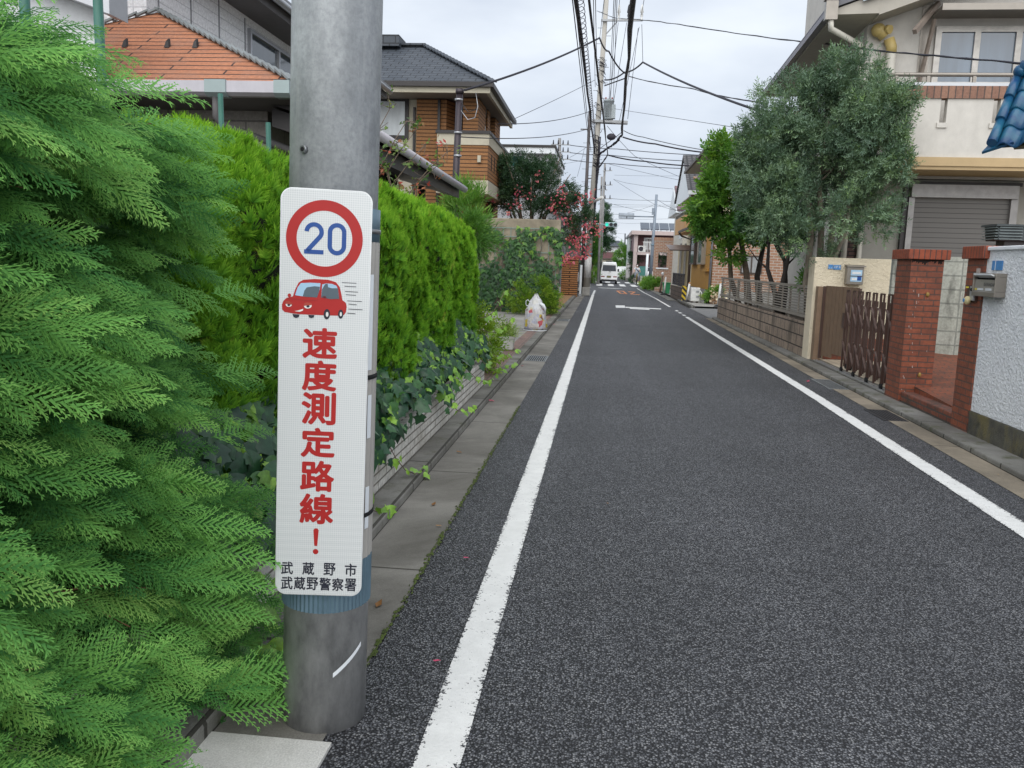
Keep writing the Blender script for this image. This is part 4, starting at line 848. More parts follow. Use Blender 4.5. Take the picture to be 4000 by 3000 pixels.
MB().box(3.84, 3.9, 13.28, 13.36, .75, .92).build('latch_box', m_gateb, t)
t = thing('accordion_gate', 'half folded dark brown accordion gate on small wheels', 'gate', (3.72, 12.2, .06)); n_ = 7; y0, y1 = 13.22, 11.05
hs = []
for i in range(n_ + 1):
    y = y0 + (y1 - y0) * i / n_
    for q, (dx, dy, h) in enumerate(((0, 0, 1.29 if i % 1 == 0 else 1.2), (.07, -.14, 1.17))):
        if i == n_ and q: continue
        mb = MB(); mb.bar((3.68 + dx, y + dy, .10), (3.68 + dx, y + dy, h), .026, .026); mb.bar((3.68 + dx, y + dy - .13, .16), (3.68 + dx, y + dy - .13, h), .022, .022); mb.bar((3.68 + dx, y + dy + .012, h), (3.68 + dx, y + dy - .142, h), .022, .02); mb.build('upright_hoop', m_gateb, t)
for zc_ in (.93, .36):
    for i in range(n_):
        ya = y0 + (y1 - y0) * i / n_; yb = ya + (y1 - y0) / n_
        MB().bar((3.665, ya, zc_ + .17), (3.665, yb, zc_ - .15), .012, .026, (1, 0, 0)).build('lattice_bar', m_gateb, t); MB().bar((3.735, ya, zc_ - .15), (3.735, yb, zc_ + .17), .012, .026, (1, 0, 0)).build('lattice_bar', m_slat if i % 2 else m_gateb, t)
for i in range(0, n_ + 1, 2): y = y0 + (y1 - y0) * i / n_; MB().cyl((3.665, y, .10), (3.695, y, .10), .038, .038, 12).build('wheel', m_black, t)
MB().box(3.65, 3.71, 13.18, 13.3, .72, .95).build('lock_box', m_gateb, t)
t = thing('gate_rail', 'double steel gate rail set in the threshold of the folding gate', 'rail', (3.72, 13, .06)); MB().box(3.655, 3.67, 11.2, 15.3, .06, .072).box(3.70, 3.715, 11.2, 15.3, .06, .072).build('track', m_alu, t)
# louvre fence on block base
solid('split_block_wall', 'stained taupe split block base wall under the louvre fence', 'wall', MB().box(3.60, 3.74, 15.43, 26.75, 0, .665), m_postblk, (3.67, 21, 0), bevel=.006)
t = thing('louvre_fence', 'taupe horizontal slat fence on the stained block wall', 'fence', (3.67, 21, .665)); mb = MB()
for i in range(9): z = .80 + i * .052; mb.box(3.645, 3.66, 15.46, 26.68, z, z + .022)
mb.build('slat', m_slat, t); MB().box(3.63, 3.69, 15.45, 26.7, 1.255, 1.305).build('top_rail', m_slat, t); MB().box(3.63, 3.69, 15.45, 26.7, .735, .785).build('bottom_rail', m_slat, t)
for i in range(8): y = 15.5 + i * 1.58; MB().box(3.662, 3.70, y, y + .045, .665, 1.255).build('fence_post', m_slat, t)
for i in range(8): y = 16.2 + i * 1.45; MB().box(3.635, 3.662, y, y + .025, .76, 1.255).build('mullion', m_slat, t)

# ---- white stucco house, turned a little off the street line
HX, HY = 4.56, 16.6
t = thing('stucco_house', 'pale stucco two storey house with balcony and rolling shutter on the right', 'house', (HX, HY, 0), rz=R(-1.8)); H = t
def L(px, py, y):
    """photo pixel to house coordinates on a plane y metres behind the house front"""
    d = ROT @ np.array([(px - 2000) / 3300, -(py - 1500) / 3300, -1]); a = R(-1.8); nrm_ = np.array([-math.sin(a), math.cos(a), 0]); o = np.array([HX, HY, 0]) + nrm_ * y
    k = (o - np.array([0, 0, CAM_H])).dot(nrm_) / d.dot(nrm_); p = np.array([0, 0, CAM_H]) + d * k - np.array([HX, HY, 0])
    return Vector((p[0] * math.cos(a) + p[1] * math.sin(a), -p[0] * math.sin(a) + p[1] * math.cos(a), p[2]))
m_hst = plain("warm_grey_stucco", (.60, .575, .53), .9, var=.06, nscale=5, grime=.22, bump=.6, bscale=90, bdist=.006); m_hst2 = plain("shaded_ground_floor_stucco", (.31, .30, .27), .9, var=.06, grime=.2, bump=.6, bscale=90, bdist=.006)  # ground floor stucco darkened to paint the shade below the balcony
m_yel = plain("ochre_band", (.47, .34, .18), .6, var=.05, grime=.12); m_btrim = bricks("brown_soldier_tile", (.20, .10, .07), (.28, .15, .10), (.09, .06, .05), .115, .5, .010, rough=.7, offset=0)
m_shut = Mt("rolling_shutter"); M = m_shut; wv = M.add("ShaderNodeTexWave"); wv.bands_direction = 'Z'; wv.wave_profile = 'SAW'; wv.inputs['Scale'].default_value = 3.5; M.ln(M.coords(), wv.inputs[0])
M.col(M.mix(M.ramp(wv.outputs['Fac'], [(.0, 0), (.12, 1), (.9, 1), (1, .3)]), (.055, .05, .05), (.185, .18, .175))).rough(.5).bump(wv.outputs['Fac'], .8, .03)
m_shutf = plain("shutter_frame", (.30, .29, .285), .45, .3); m_eave = plain("beige_soffit", (.44, .41, .355), .8, var=.05, grime=.15); m_dkbr = bricks("dark_brown_brick", (.085, .045, .038), (.07, .036, .03), (.02, .015, .013), .23, .075, .012, rough=.8)
ER = 5.98
def bl(mb, name, mat, par=H, bev=0):
    if name in ('shutter_rail', 'slit_sill', 'rail_post', 'tile_trim', 'rail_base'): return mb.each(name, mat, par, bevel=bev, local=True)[0]
    return mb.build(name, mat, par, bevel=bev, local=True)
FZ = L(3480, 612, -1).z; FB = L(3480, 660, -1).z; BT = L(3420, 383, -1).z; BK = L(3420, 335, -1).z; RT = L(3470, 281, -1).z
bl(MB().box(0, 11, .0, 6.2, FB - .05, 9).box(-.0, .01, 0, 6.2, 0, 5), 'upper_wall', m_hst)
g = L(3360, 900, .0).x; bl(MB().box(g, 11, .05, 6.1, .3, FB - .06), 'ground_floor_wall', m_hst2)
bl(MB().box(L(3298, 900, 0).x, g, -.02, .5, .3, FB - .06), 'brick_column', m_dkbr)
bl(MB().box(.06, .5, .5, 6.1, .3, FB - .06), 'side_wall', m_hst2)
# balcony with slits
s1a, s1b, s2a, s2b = L(3676, 400, -1).x, L(3702, 400, -1).x, L(3882, 400, -1).x, L(3910, 400, -1).x; sz = L(3690, 492, -1).z; bxl = L(3432, 500, -1).x
mb = MB(); mb.box(bxl, s1a, -1, -.86, FZ, BT); mb.box(s1a, s1b, -1, -.86, FZ, sz); mb.box(s1b, s2a, -1, -.86, FZ, BT); mb.box(s2a, s2b, -1, -.86, FZ, sz); mb.box(s2b, 9, -1, -.86, FZ, BT); mb.box(bxl, bxl + .14, -.859, 0, FZ, BT)
bal = bl(mb, 'balcony', m_hst); bl(MB().box(bxl - .03, 9, -1.03, -.83, BT, BK).box(bxl - .03, bxl + .17, -.83, 0, BT, BK), 'tile_trim', m_btrim, bal); bl(MB().box(bxl - .01, 9, -1.02, 0, FB, FB + .06).box(bxl - .03, 9, -1.05, 0, FB + .06, FZ), 'ochre_band', m_yel, bal)
bl(MB().box(s1a - .04, s1b + .02, -1.03, -.82, sz - .03, sz + .05).box(s2a - .04, s2b + .02, -1.03, -.82, sz - .03, sz + .05), 'slit_sill', m_hst, bal)
bl(MB().box(bxl - .03, 9, -1.0, -.86, BK, BK + .06).box(bxl - .03, bxl + .1, -.86, 0, BK, BK + .06), 'rail_base', m_alu, bal); bl(MB().tube([(bxl, 0, RT - .03), (bxl, -.75, RT - .03), (bxl + .22, -.94, RT - .03), (9, -.94, RT - .03)], .035, 10), 'handrail', m_stst, bal)
mb = MB()
for px in (3497, 3620, 3800): x = L(px, 300, -.94).x; mb.box(x, x + .05, -.965, -.915, BK + .06, RT - .04)
bl(mb, 'rail_post', m_stst, bal)
# upstairs window, awning, vent pipe
wl_, wr_ = L(3645, 200, 0).x, L(4060, 200, 0).x; wt, wb_ = L(3650, 106, 0).z, L(3650, 345, 0).z
m_glh = glass("reflective_house_glass", (.10, .14, .19), .08, .25); fr = .1
mb = MB(); mb.box(wl_, wr_ + 1, -.07, 0, wt - fr, wt); mb.box(wl_, wr_ + 1, -.07, 0, wb_, wb_ + fr)
xs = [wl_, L(3797, 200, 0).x, L(3958, 200, 0).x]
for x in xs: mb.box(x, x + fr, -.07, 0, wb_ + fr, wt - fr)
f = bl(mb, 'upstairs_window', plain("pale_bronze_frame", (.42, .40, .37), .4, .4))
for a, b in zip(xs, xs[1:] + [wr_ + 1]): bl(MB().box(a + fr, b, -.03, -.005, wb_ + fr, wt - fr), 'pane', m_glh, f)
bl(MB().box(wl_ - .25, wl_ - .08, -.02, 0, wb_, wt + .45), 'shutter_guide', m_stst); az = L(3690, 50, -.3).z
bl(MB().box(wl_ - .12, wr_ + 1, -.62, -.02, az - .02, az + .03).box(wl_ - .12, wr_ + 1, -.66, -.6, az - .05, az + .06), 'awning', m_stst); bl(MB().bar((wl_ - .55, -.7, az - .42), (wl_ - .02, -.1, az + .22), .07, .08).bar((wl_ - .2, -.05, wb_ + .1), (wl_ - .12, -.3, az - .1), .05, .06), 'awning_bracket', plain("weathered_timber", (.22, .18, .15), .8))
a, b, c_, d_ = L(3432, 118, -.12), L(3480, 165, -.12), L(3483, 185, -.12), L(3472, 330, -.12)
m_pvc = plain("cream_pvc", (.60, .57, .50), .5, var=.06); m_pvcy = plain("yellowed_pvc", (.50, .38, .14), .5, var=.1)
vp = bl(MB().tube([b - Vector((0, 0, .02)), c_, d_, d_ - Vector((0, 0, 1))], .085, 12), 'vent_pipe', m_pvc); bl(MB().tube([a + Vector((-.02, 0, .04)), a.lerp(b, .55)], .105, 12).blob(a, (.13, .11, .12), 12, 8).cyl(a + Vector((.12, -.06, .0)), a + Vector((.17, -.12, -.02)), .075, .075, 12), 'vent_hood', m_pvcy, vp); bl(MB().tube([b + Vector((-.04, 0, .06)), c_, c_ - Vector((0, 0, .1))], .092, 12), 'pipe_elbow', m_pvcy, vp)
# eaves and roof
sl = .36; m_hroof = plain("grey_roof_sheet", (.12, .12, .135), .5, var=.1)
bl(MB().prism([(-.78, -.75, ER + .1), (4.6, -.75, ER + .1 + 5.38 * sl), (4.6, -.75, ER + .24 + 5.38 * sl), (-.78, -.75, ER + .24)][::-1], (0, 7.4, 0)).prism([(4.6, -.75, ER + .1 + 5.38 * sl), (11.4, -.75, ER), (11.4, -.75, ER + .14), (4.6, -.75, ER + .24 + 5.38 * sl)][::-1], (0, 7.4, 0)), 'roof', m_hroof)
bl(MB().prism([(-.74, -.70, ER), (.0, -.70, ER + .02), (0, -.7, ER + .09 + .74 * sl), (-.74, -.70, ER + .09)][::-1], (0, 7.3, 0)), 'soffit', m_eave)
bl(MB().prism([(-.3, -.79, ER + .02 + .48 * sl), (4.6, -.79, ER - .02 + 5.38 * sl), (4.6, -.79, ER + .27 + 5.38 * sl), (-.3, -.79, ER + .28 + .48 * sl)][::-1], (0, .04, 0)), 'barge_board', plain("pale_blue_fascia", (.48, .53, .57), .5, var=.04))
bl(MB().prism([(0.0, -.68, ER), (4.6, -.68, ER + 4.6 * sl), (4.6, -.68, ER + .1 + 5.38 * sl), (.0, -.68, ER + .09 + .74 * sl)][::-1], (0, .66, 0)), 'gable_soffit', m_eave)
gt = bl(MB().box(-.86, -.745, -.72, 6.6, ER + .02, ER + .13).box(-.865, -.85, -.72, 6.6, ER + .13, ER + .15), 'gutter', plain("dull_violet_gutter", (.20, .19, .22), .45, var=.1)); bl(MB().box(-.92, -.72, -.86, -.721, ER - .12, ER + .2).box(-.95, -.70, -.88, -.73, ER + .2, ER + .24), 'rainwater_head', m_stst, gt)
bl(MB().tube([(-.81, -.79, ER - .1), (-.80, -.79, ER - .26), (-.12, -.09, ER - .36), (-.09, -.07, ER - .5), (-.09, -.07, .4)], .05, 10), 'downpipe', m_pvc)
bl(MB().tube([(L(3368, 850, -.06).x, -.06, FB - .05), (L(3368, 850, -.06).x, -.06, .3)], .045, 10), 'ground_downpipe', m_pvc); bl(MB().cyl((L(3368, 850, -.06).x, -.06, FB - .25), (L(3368, 850, -.06).x, -.06, FB - .05), .06, .06, 10), 'pipe_collar', m_yel)
# bay window on the street side
by0, by1 = .9, 2.9; bay = bl(MB().box(-.42, -.005, by0, by1, 3.55, 5.25), 'bay_window', m_hst); bl(MB().prism([(-.62, by0 - .2, 5.25), (0, by0 - .2, 5.25), (0, by0 - .2, 5.62), (-.56, by0 - .2, 5.38)][::-1], (0, by1 - by0 + .4, 0)), 'bay_hood', m_stst, bay); bl(MB().box(-.43, -.42, by0 + .15, by1 - .15, 3.95, 5.05), 'bay_pane', m_glh, bay)
# rolling shutter
s0, s1, st = L(3543, 800, 0).x, L(3968, 800, 0).x, L(3570, 722, 0).z; stl = L(3570, 772, 0).z
sh = bl(MB().box(s0 + .1, s1 - .12, -.02, .05, .3, stl), 'rolling_shutter', m_shut.m); bl(MB().box(s0 + .02, s1 - .03, -.16, .05, stl, st), 'shutter_box', m_shutf, sh); bl(MB().box(s0, s0 + .1, -.1, .05, .3, stl).box(s1 - .12, s1, -.1, .05, .3, stl), 'shutter_rail', m_shutf, sh); bl(MB().box(s0 - .08, s0 - .005, -.05, .05, .3, st + .06).box(s0 - .08, s1 + .06, -.05, .05, st, st + .06), 'shutter_surround', m_dark, sh)
gw = bl(MB().box(.35, .45, 2.4, 5.2, 1.0, 2.6), 'side_window', m_alu)
# ---- blue glazed gate roof at the right edge
m_btl = Mt("blue_glazed_tile"); M = m_btl; M.col(M.mix(M.ramp(M.noise(5, 4, .6), [(.3, 0), (.7, 1)]), (.010, .045, .15), (.018, .13, .20))).rough(.33); M.bump(M.noise(20, 3), .1, .01)
E0 = Vector((3.79, 9.0, 2.81)); ed = Vector((.8, -.6, 0)); ud = Vector((.6, .8, 1.15)); nn_ = ed.cross(ud).normalized() * -1
if nn_.z < 0: nn_ = -nn_
t = thing('blue_tiled_gate_roof', 'small blue glazed tile gate roof at the right edge', 'gate roof', (4.5, 8.2, 0))
mb = MB(); rows, cols = 4, 7; rl = .255; cw = .20
for r_ in range(rows):
    for c_ in range(cols):
        lift = .10 * max(0, 1 - c_ / 1.6) ** 2 if r_ == 0 else 0; vs = []; K = 9
        for k in range(K + 1):
            u = (c_ + k / K) * cw; hgt = .035 * math.sin(PI * 2 * (k / K) - .6) + .02
            for q, (v_, off) in enumerate(((r_ * rl - .02, .030), ((r_ + 1) * rl + .02, .0))): vs.append(E0 + ed * u + ud.normalized() * v_ + nn_ * (hgt + off + .012) - Vector((0, 0, 0)))
        for k in range(K + 1): vs.append(vs[2 * k] - nn_ * .022)
        fs = [(2 * k, 2 * k + 2, 2 * k + 3, 2 * k + 1) for k in range(K)] + [(2 * K + 2 + k, 2 * K + 3 + k, 2 * k + 2, 2 * k) for k in range(K)]
        mb.add(vs, fs, True)
mb.build('roof_tiles', m_btl.m, t)
mb = MB(); un = ud.normalized()
for r_ in range(3): p = E0 + un * (r_ * .33) + nn_ * .07 - ed * .03; q = E0 + un * ((r_ + 1) * .33 + .03) + nn_ * .05 - ed * .03; mb.tube([p, q], [.05, .042], 12)
mb.blob(E0 + un * 1.02 + nn_ * .1, (.07, .07, .065), 12, 8); p = E0 + un * 1.05 + nn_ * .1; mb.tube([p, p + ed * 1.4], .085, 12); mb.prism([E0 - ed * .12 + Vector((0, 0, -.05)), E0 + ed * .16 + nn_ * .04, E0 + un * .2], nn_ * .03)
mb.build('ridge_tiles', m_btl.m, t); MB().add([E0, E0 + ed * 1.4, E0 + ed * 1.4 + un * 1.05, E0 + un * 1.05], [(0, 1, 2, 3)]).prism([E0 + ed * .12 - nn_ * .02 + un * .1, E0 + ed * 1.4 - nn_ * .02 + un * .1, E0 + ed * 1.4 - nn_ * .12 + un * .1, E0 + ed * .12 - nn_ * .12 + un * .1], un * .08).build('roof_boarding', plain("olive_boarding", (.16, .15, .10), .8), t)
p = E0 + ed * .75 + un * .25; q = E0 + ed * 1.3 + un * .5; MB().box(p.x, p.x + .12, p.y, p.y + .12, 0, p.z - .05).box(q.x, q.x + .12, q.y, q.y + .12, 0, q.z - .05).each('gate_post', m_dark, t)
# ================================================================ PLANTS
m_bark = plain("grey_brown_bark", (.16, .12, .09), .9, var=.3, nscale=14, bump=.6, bscale=40, bdist=.01); m_barkp = plain("pale_bark", (.24, .205, .16), .9, var=.25, nscale=10, bump=.5, bscale=40, bdist=.01); m_barkd = plain("dark_bark", (.045, .038, .034), .9, var=.3, nscale=14)
m_inner = plain("hedge_dark_backing", (.018, .022, .012), 1, var=.5, nscale=18, spec=.1)  # near-black backing tone, stands in for the shade deep in the foliage
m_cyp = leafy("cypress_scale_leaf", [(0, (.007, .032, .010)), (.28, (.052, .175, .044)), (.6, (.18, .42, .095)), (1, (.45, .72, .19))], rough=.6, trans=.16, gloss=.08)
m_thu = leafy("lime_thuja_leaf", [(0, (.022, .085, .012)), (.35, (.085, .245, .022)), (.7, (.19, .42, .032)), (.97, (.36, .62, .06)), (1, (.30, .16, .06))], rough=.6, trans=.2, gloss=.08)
m_ivy = leafy("ivy_leaf", [(0, (.015, .055, .030)), (.5, (.038, .115, .045)), (.68, (.07, .19, .03)), (1, (.29, .52, .06))], rough=.33, trans=.2, gloss=.5, mott=30)
m_vine = leafy("boston_ivy_leaf", [(0, (.018, .055, .022)), (.6, (.045, .125, .038)), (.93, (.10, .24, .045)), (1, (.22, .38, .06))], rough=.4, trans=.25)
m_oli = leafy("blue_green_leaf", [(0, (.045, .085, .06)), (.5, (.125, .205, .13)), (.85, (.21, .31, .17)), (1, (.24, .40, .12))], rough=.42, trans=.2, gloss=.45)
m_grn = leafy("bright_tree_leaf", [(0, (.025, .085, .02)), (.5, (.09, .225, .04)), (.85, (.19, .36, .05)), (1, (.36, .46, .07))], rough=.42, trans=.35)
m_dkg = leafy("dark_tree_leaf", [(0, (.012, .04, .018)), (.6, (.03, .085, .035)), (1, (.07, .16, .05))], rough=.45, trans=.2)
m_myr = leafy("myrtle_leaf", [(0, (.015, .04, .02)), (.6, (.035, .085, .04)), (.9, (.07, .13, .045)), (1, (.20, .12, .06))], rough=.45, trans=.2)
m_pink = leafy("pink_blossom", [(0, (.62, .11, .19)), (.6, (.78, .22, .30)), (1, (.74, .32, .27))], rough=.6, trans=.3)
m_bam = leafy("light_green_leaf", [(0, (.05, .15, .03)), (.6, (.14, .31, .05)), (1, (.30, .45, .09))], rough=.45, trans=.3)
m_spid = leafy("variegated_blade", [(0, (.12, .24, .05)), (.5, (.30, .42, .12)), (1, (.62, .66, .38))], rough=.45, trans=.25)
m_yel_ = leafy("yellow_green_shrub_leaf", [(0, (.05, .13, .015)), (.5, (.13, .26, .02)), (1, (.30, .42, .04))], rough=.5, trans=.3)
m_rose = leafy("rose_leaf", [(0, (.05, .12, .03)), (.55, (.16, .22, .05)), (.8, (.30, .12, .05)), (1, (.42, .05, .05))], rough=.45, trans=.25)

# ---- big cypress, left foreground
CX, CY = -2.0, 1.55
cyp = thing('cypress_hedge', 'large feathery deep green cypress filling the left foreground', 'hedge', (CX, CY, .3))
def hull(y, z):
    """x of the outer face of the cypress at height z, y metres up the road"""
    k = np.clip((z - .05) / 2.1, 0, 1); top = 2.22 - .16 * np.clip((y - 1.5), 0, 9)
    face = -1.19 - .10 * np.sin(PI * k) * 0 + .10 * (1 - k) + .27 * np.clip(1 - z / .55, 0, 1) * np.clip((y - 1.2) / .6, 0, 1) + .05 * np.sin(5.1 * y + 3 * z) + .05 * np.sin(3.3 * z * 2 - y * 4)
    return face
NB = 1000; spr = [t_spray(8, .48, 44, 4, .042, .36, .16, s, .75) for s in (1, 2, 3, 4)]
by_ = rng.uniform(.45, 2.84, NB); bz_ = np.where(rng.random(NB) < .16, rng.uniform(1.9, 2.3, NB), rng.uniform(.0, 2.3, NB)); bz_ = np.floor(bz_ / .19) * .19 + .06 * np.sin(by_ * 6 + np.floor(bz_ / .19) * 2.1) + rng.normal(0, .035, NB)
topz = 2.22 - .05 * np.sin(by_ * 5) - .24 * np.clip((by_ - 2.1) / .7, 0, 1) ** 1.3
bx_ = hull(by_, bz_) - .50 - rng.random(NB) ** 1.3 * .30; k_ = np.clip((bz_ - topz + .22) / .22, 0, 1.2); bz_ = np.minimum(bz_, topz); bx_ = bx_ - k_ * rng.uniform(0, .75, NB) - np.where(by_ > 2.5, (by_ - 2.5) * rng.uniform(0, .6, NB), 0)
bd = norm(np.stack([.92 + 0 * by_, .28 + .35 * rng.normal(size=NB) + .6 * np.clip(by_ - 2.0, 0, 1), .28 + .14 * rng.normal(size=NB) + .22 * np.clip(k_, 0, 1) - np.where(bz_ < .2, .15, 0)], 1))
bn = np.stack([.42 + .15 * rng.normal(size=NB), -.42 + .28 * rng.normal(size=NB), .68 + .12 * rng.normal(size=NB)], 1); bn = norm(bn - bd * (bn * bd).sum(1, keepdims=True)); bs = np.cross(bn, bd)
bL = rng.uniform(.28, .50, NB); tone = .36 + .12 * rng.normal(size=NB); P_, F_, N_, S_, R_ = [], [], [], [], []
for k in range(11):
    s_ = .28 + .72 * k / 10; side = 0 if k == 10 else (1 if k % 2 else -1)
    p = np.stack([bx_, by_, bz_], 1) + bd * (bL * s_)[:, None]; p[:, 2] -= .16 * s_ * s_ * bL / .45
    d = bd + bs * (side * (.78 - .25 * s_)) + .12 * rng.normal(size=(NB, 3)); d[:, 2] -= .30 * s_ + .10 * abs(side)
    P_.append(p); F_.append(d); N_.append(bn + .26 * rng.normal(size=(NB, 3)) + np.array([.25, -.1, 0]) * s_); S_.append((.185 - .06 * s_) * rng.uniform(.8, 1.2, NB) * (1.0 if side else 1.25)); R_.append(tone - .36 + .42 * s_)  # tone rises from branch base to tip: inner shade painted, paler growth outside
P_, F_, N_, S_, R_ = map(np.concatenate, (P_, F_, N_, S_, R_)); K = len(P_); ix = rng.integers(0, 4, K); okk = P_[:, 1] < 2.98
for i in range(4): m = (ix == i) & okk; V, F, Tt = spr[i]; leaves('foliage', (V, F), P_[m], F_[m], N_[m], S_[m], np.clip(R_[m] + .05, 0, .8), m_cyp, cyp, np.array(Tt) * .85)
mb = MB()
for i in range(0, NB, 4):
    b0 = Vector((bx_[i], by_[i], bz_[i])); q = Vector(bd[i]) * bL[i]; mb.tube([b0 - q * .3, b0 + q * .35 - Vector((0, 0, .02)), b0 + q * .7 - Vector((0, 0, .075))], [.006, .004, .002], 4)
mb.build('twigs', plain("cinnamon_bark", (.20, .10, .05), .8, var=.2), cyp)
# a few longer feathery tips that stand out from the mass, and the brown shoots they grow on
tips = [(-1.55, 1.25, 2.10, .5, .1, .55, .42), (-1.62, 1.5, 2.17, .6, .45, .32, .40), (-1.45, 1.75, 2.12, .75, .4, .3, .36), (-1.42, 1.36, 2.02, .8, .5, .25, .42), (-1.36, 2.15, 1.97, .7, .7, .25, .34), (-1.40, 2.4, 1.92, .6, .9, .2, .32),
        (-1.24, 2.34, .74, .85, .15, .05, .27), (-1.24, 2.36, .66, .85, .1, .0, .30), (-1.25, 2.35, .58, .85, .1, .0, .29), (-1.24, 2.36, .48, .8, .15, -.05, .28), (-1.17, 2.40, .20, .75, .4, .12, .36), (-1.16, 2.42, .10, .8, .35, .05, .34), (-1.25, 2.6, .95, .4, .8, .1, .3), (-1.25, 2.62, 1.15, .5, .8, .15, .3), (-1.25, 2.62, 1.42, .45, .9, .15, .28)]
ta = np.array(tips); V, F, Tt = t_spray(15, .36, 48, 4, .026, .30, .04, 9)
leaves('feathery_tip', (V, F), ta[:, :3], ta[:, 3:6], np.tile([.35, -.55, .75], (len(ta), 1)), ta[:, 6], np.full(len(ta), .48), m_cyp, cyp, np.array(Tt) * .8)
MB().box(-3.6, -1.74, .2, 2.68, .3, 1.80).box(-3.6, -1.95, .2, 2.6, 1.80, 2.02).build('dark_core', m_inner, cyp)  # solid dark backing added inside to stop see-through and darken the gaps
MB().tube([(-2.0, 1.6, .25), (-1.98, 1.62, 1.4), (-2.0, 1.6, 2.0)], [.06, .045, .02], 8).build('trunk', m_bark, cyp)
# more of the same hedge to the side and behind, seen from other places
# ---- lime thuja bushes behind the pole
def t_thu(seed):
    r = random.Random(seed); V = []; F = []; T = []
    def tri(a, b, c, ta, tb, tc): k = len(V); V.extend((a, b, c)); T.extend((ta, tb, tc)); F.append((k, k + 1, k + 2))
    for i in range(9):
        a = R(-72 + 144 * (i + r.uniform(.2, .8)) / 9); L = r.uniform(.6, 1.05) * (1 - .25 * abs(a)); z = r.uniform(-.12, .12); w_ = .085
        dx, dy = math.cos(a), math.sin(a); px, py = -dy * w_, dx * w_; m = (dx * L * .5, dy * L * .5, z * .5); e = (dx * L, dy * L, z + .05)
        tri((0, 0, 0), (m[0] + px, m[1] + py, m[2]), e, -.4, .0, .34); tri((0, 0, 0), e, (m[0] - px, m[1] - py, m[2]), -.4, .34, .0)  # fan base darkened, tip brightened: depth shading put into the colour
        for q in (.62, .82):
            for sg in (-1, 1):
                b = (dx * L * q, dy * L * q, z * q); a2 = a + sg * R(36); l2 = .27 * r.uniform(.8, 1.2)
                tri(b, (b[0] + math.cos(a2) * l2 * .6 - py * .4, b[1] + math.sin(a2) * l2 * .6 + px * .4, b[2]), (b[0] + math.cos(a2) * l2, b[1] + math.sin(a2) * l2, b[2] + .03), 0, .15, .32)
    return V, F, T
THU = [t_thu(s) for s in (5, 6, 7)]
def thuja(cy_, ry, xf, rx, top, label, K):
    t = thing('thuja_bush', label, 'bush', (xf - rx, cy_, .3), group='lime thuja bushes in the hedge row')
    th = rng.uniform(-PI * .62, PI * .62, K); u = rng.random(K); z = .34 + (top - .34) * np.minimum(u * 1.12, 1)
    cap = u * 1.12 > 1; kz = np.clip((z - .3) / (top - .3), 0, 1)
    prof = np.where(kz < .72, .93 + .09 * kz, 1.0 * np.sqrt(np.clip(1 - ((kz - .72) / .30) ** 2, .02, 1)))
    rr = prof * (1 + .075 * np.sin(th * 9 + z * 2) + .05 * np.sin(z * 9 + th * 5)); rr = np.where(cap, rr * np.sqrt(rng.random(K)), rr) - rng.random(K) ** 2 * .09
    ct, st_ = np.cos(th), np.sin(th); sg = lambda a: np.sign(a) * np.abs(a) ** .62
    x = xf - rx + rx * sg(ct) * rr; y = cy_ + ry * sg(st_) * rr; z = z + rng.normal(0, .02, K)
    n = np.stack([ct, st_ * .8, .25 + 0 * ct], 1); n += .28 * rng.normal(size=(K, 3)); up = np.stack([.35 * ct, .3 * st_, .9 + 0 * ct], 1) + .19 * rng.normal(size=(K, 3))
    pos = np.stack([x, y, z], 1) - norm(up) * .05
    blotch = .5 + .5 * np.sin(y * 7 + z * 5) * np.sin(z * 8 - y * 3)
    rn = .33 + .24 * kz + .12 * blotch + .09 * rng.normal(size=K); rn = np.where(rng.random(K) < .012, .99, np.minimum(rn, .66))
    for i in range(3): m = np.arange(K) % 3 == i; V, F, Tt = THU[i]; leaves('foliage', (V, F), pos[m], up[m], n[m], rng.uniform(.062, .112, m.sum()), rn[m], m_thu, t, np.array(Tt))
    b = MB(); b.blob((xf - rx, cy_, (.3 + top) / 2 - .06), (rx * .93, ry * .95, (top - .3) / 2 * 1.0), 20, 12); o = b.build('dark_core', m_inner, t)  # solid dark core added in the bush for its inner shade
    for k in range(3): pass
    MB().tube([(xf - rx, cy_, .25), (xf - rx, cy_ + .02, top * .7)], [.05, .03], 8).build('trunk', m_bark, t)
thuja(4.15, 1.05, -1.46, .62, 2.12, 'lime thuja bush seen between the cypress and the pole', 5200)
thuja(6.15, 1.15, -1.44, .66, 2.17, 'tall lime thuja bush just right of the pole', 9000)
thuja(8.1, 1.05, -1.46, .62, 2.12, 'lime thuja bush, second from the parking space', 7000)
thuja(9.75, .85, -1.50, .56, 2.10, 'rounded lime thuja bush at the parking end of the hedge', 5400)

# ---- ivy over the low wall
def t_ivy(seed):
    r = random.Random(seed); pts = [(0, 0), (.02, .22), (.12, .46), (.30, .34), (.52, .52), (.62, .26), (1, 0), (.62, -.26), (.52, -.52), (.30, -.34), (.12, -.46), (.02, -.22)]
    V = [(.3, 0, .02)] + [(x, y * r.uniform(.9, 1.1), -abs(y) * .22 - x * x * .16) for x, y in pts]; return V, [(0, i + 1, (i + 1) % 12 + 1) for i in range(12)]
ivy = thing('ivy', 'dark ivy with fresh lime leaves hanging over the low block wall', 'ivy', (-1.45, 6.5, .3))
K = 1650; yy = rng.uniform(2.75, 10.0, K); hang = rng.random(K)
lowz = .37 + .07 * np.sin(yy * 2.3) + .05 * np.sin(yy * 7) + .04 * (yy > 7.5) - .12 * (yy < 4.8); zz = lowz + .10 + (.82 - lowz) * rng.random(K) ** .8; zz = zz - .12 * (rng.random(K) < .1)
xx = -1.36 - np.clip((zz - .5) * .55, -.02, .3) + .10 * rng.random(K) * (zz < .7)
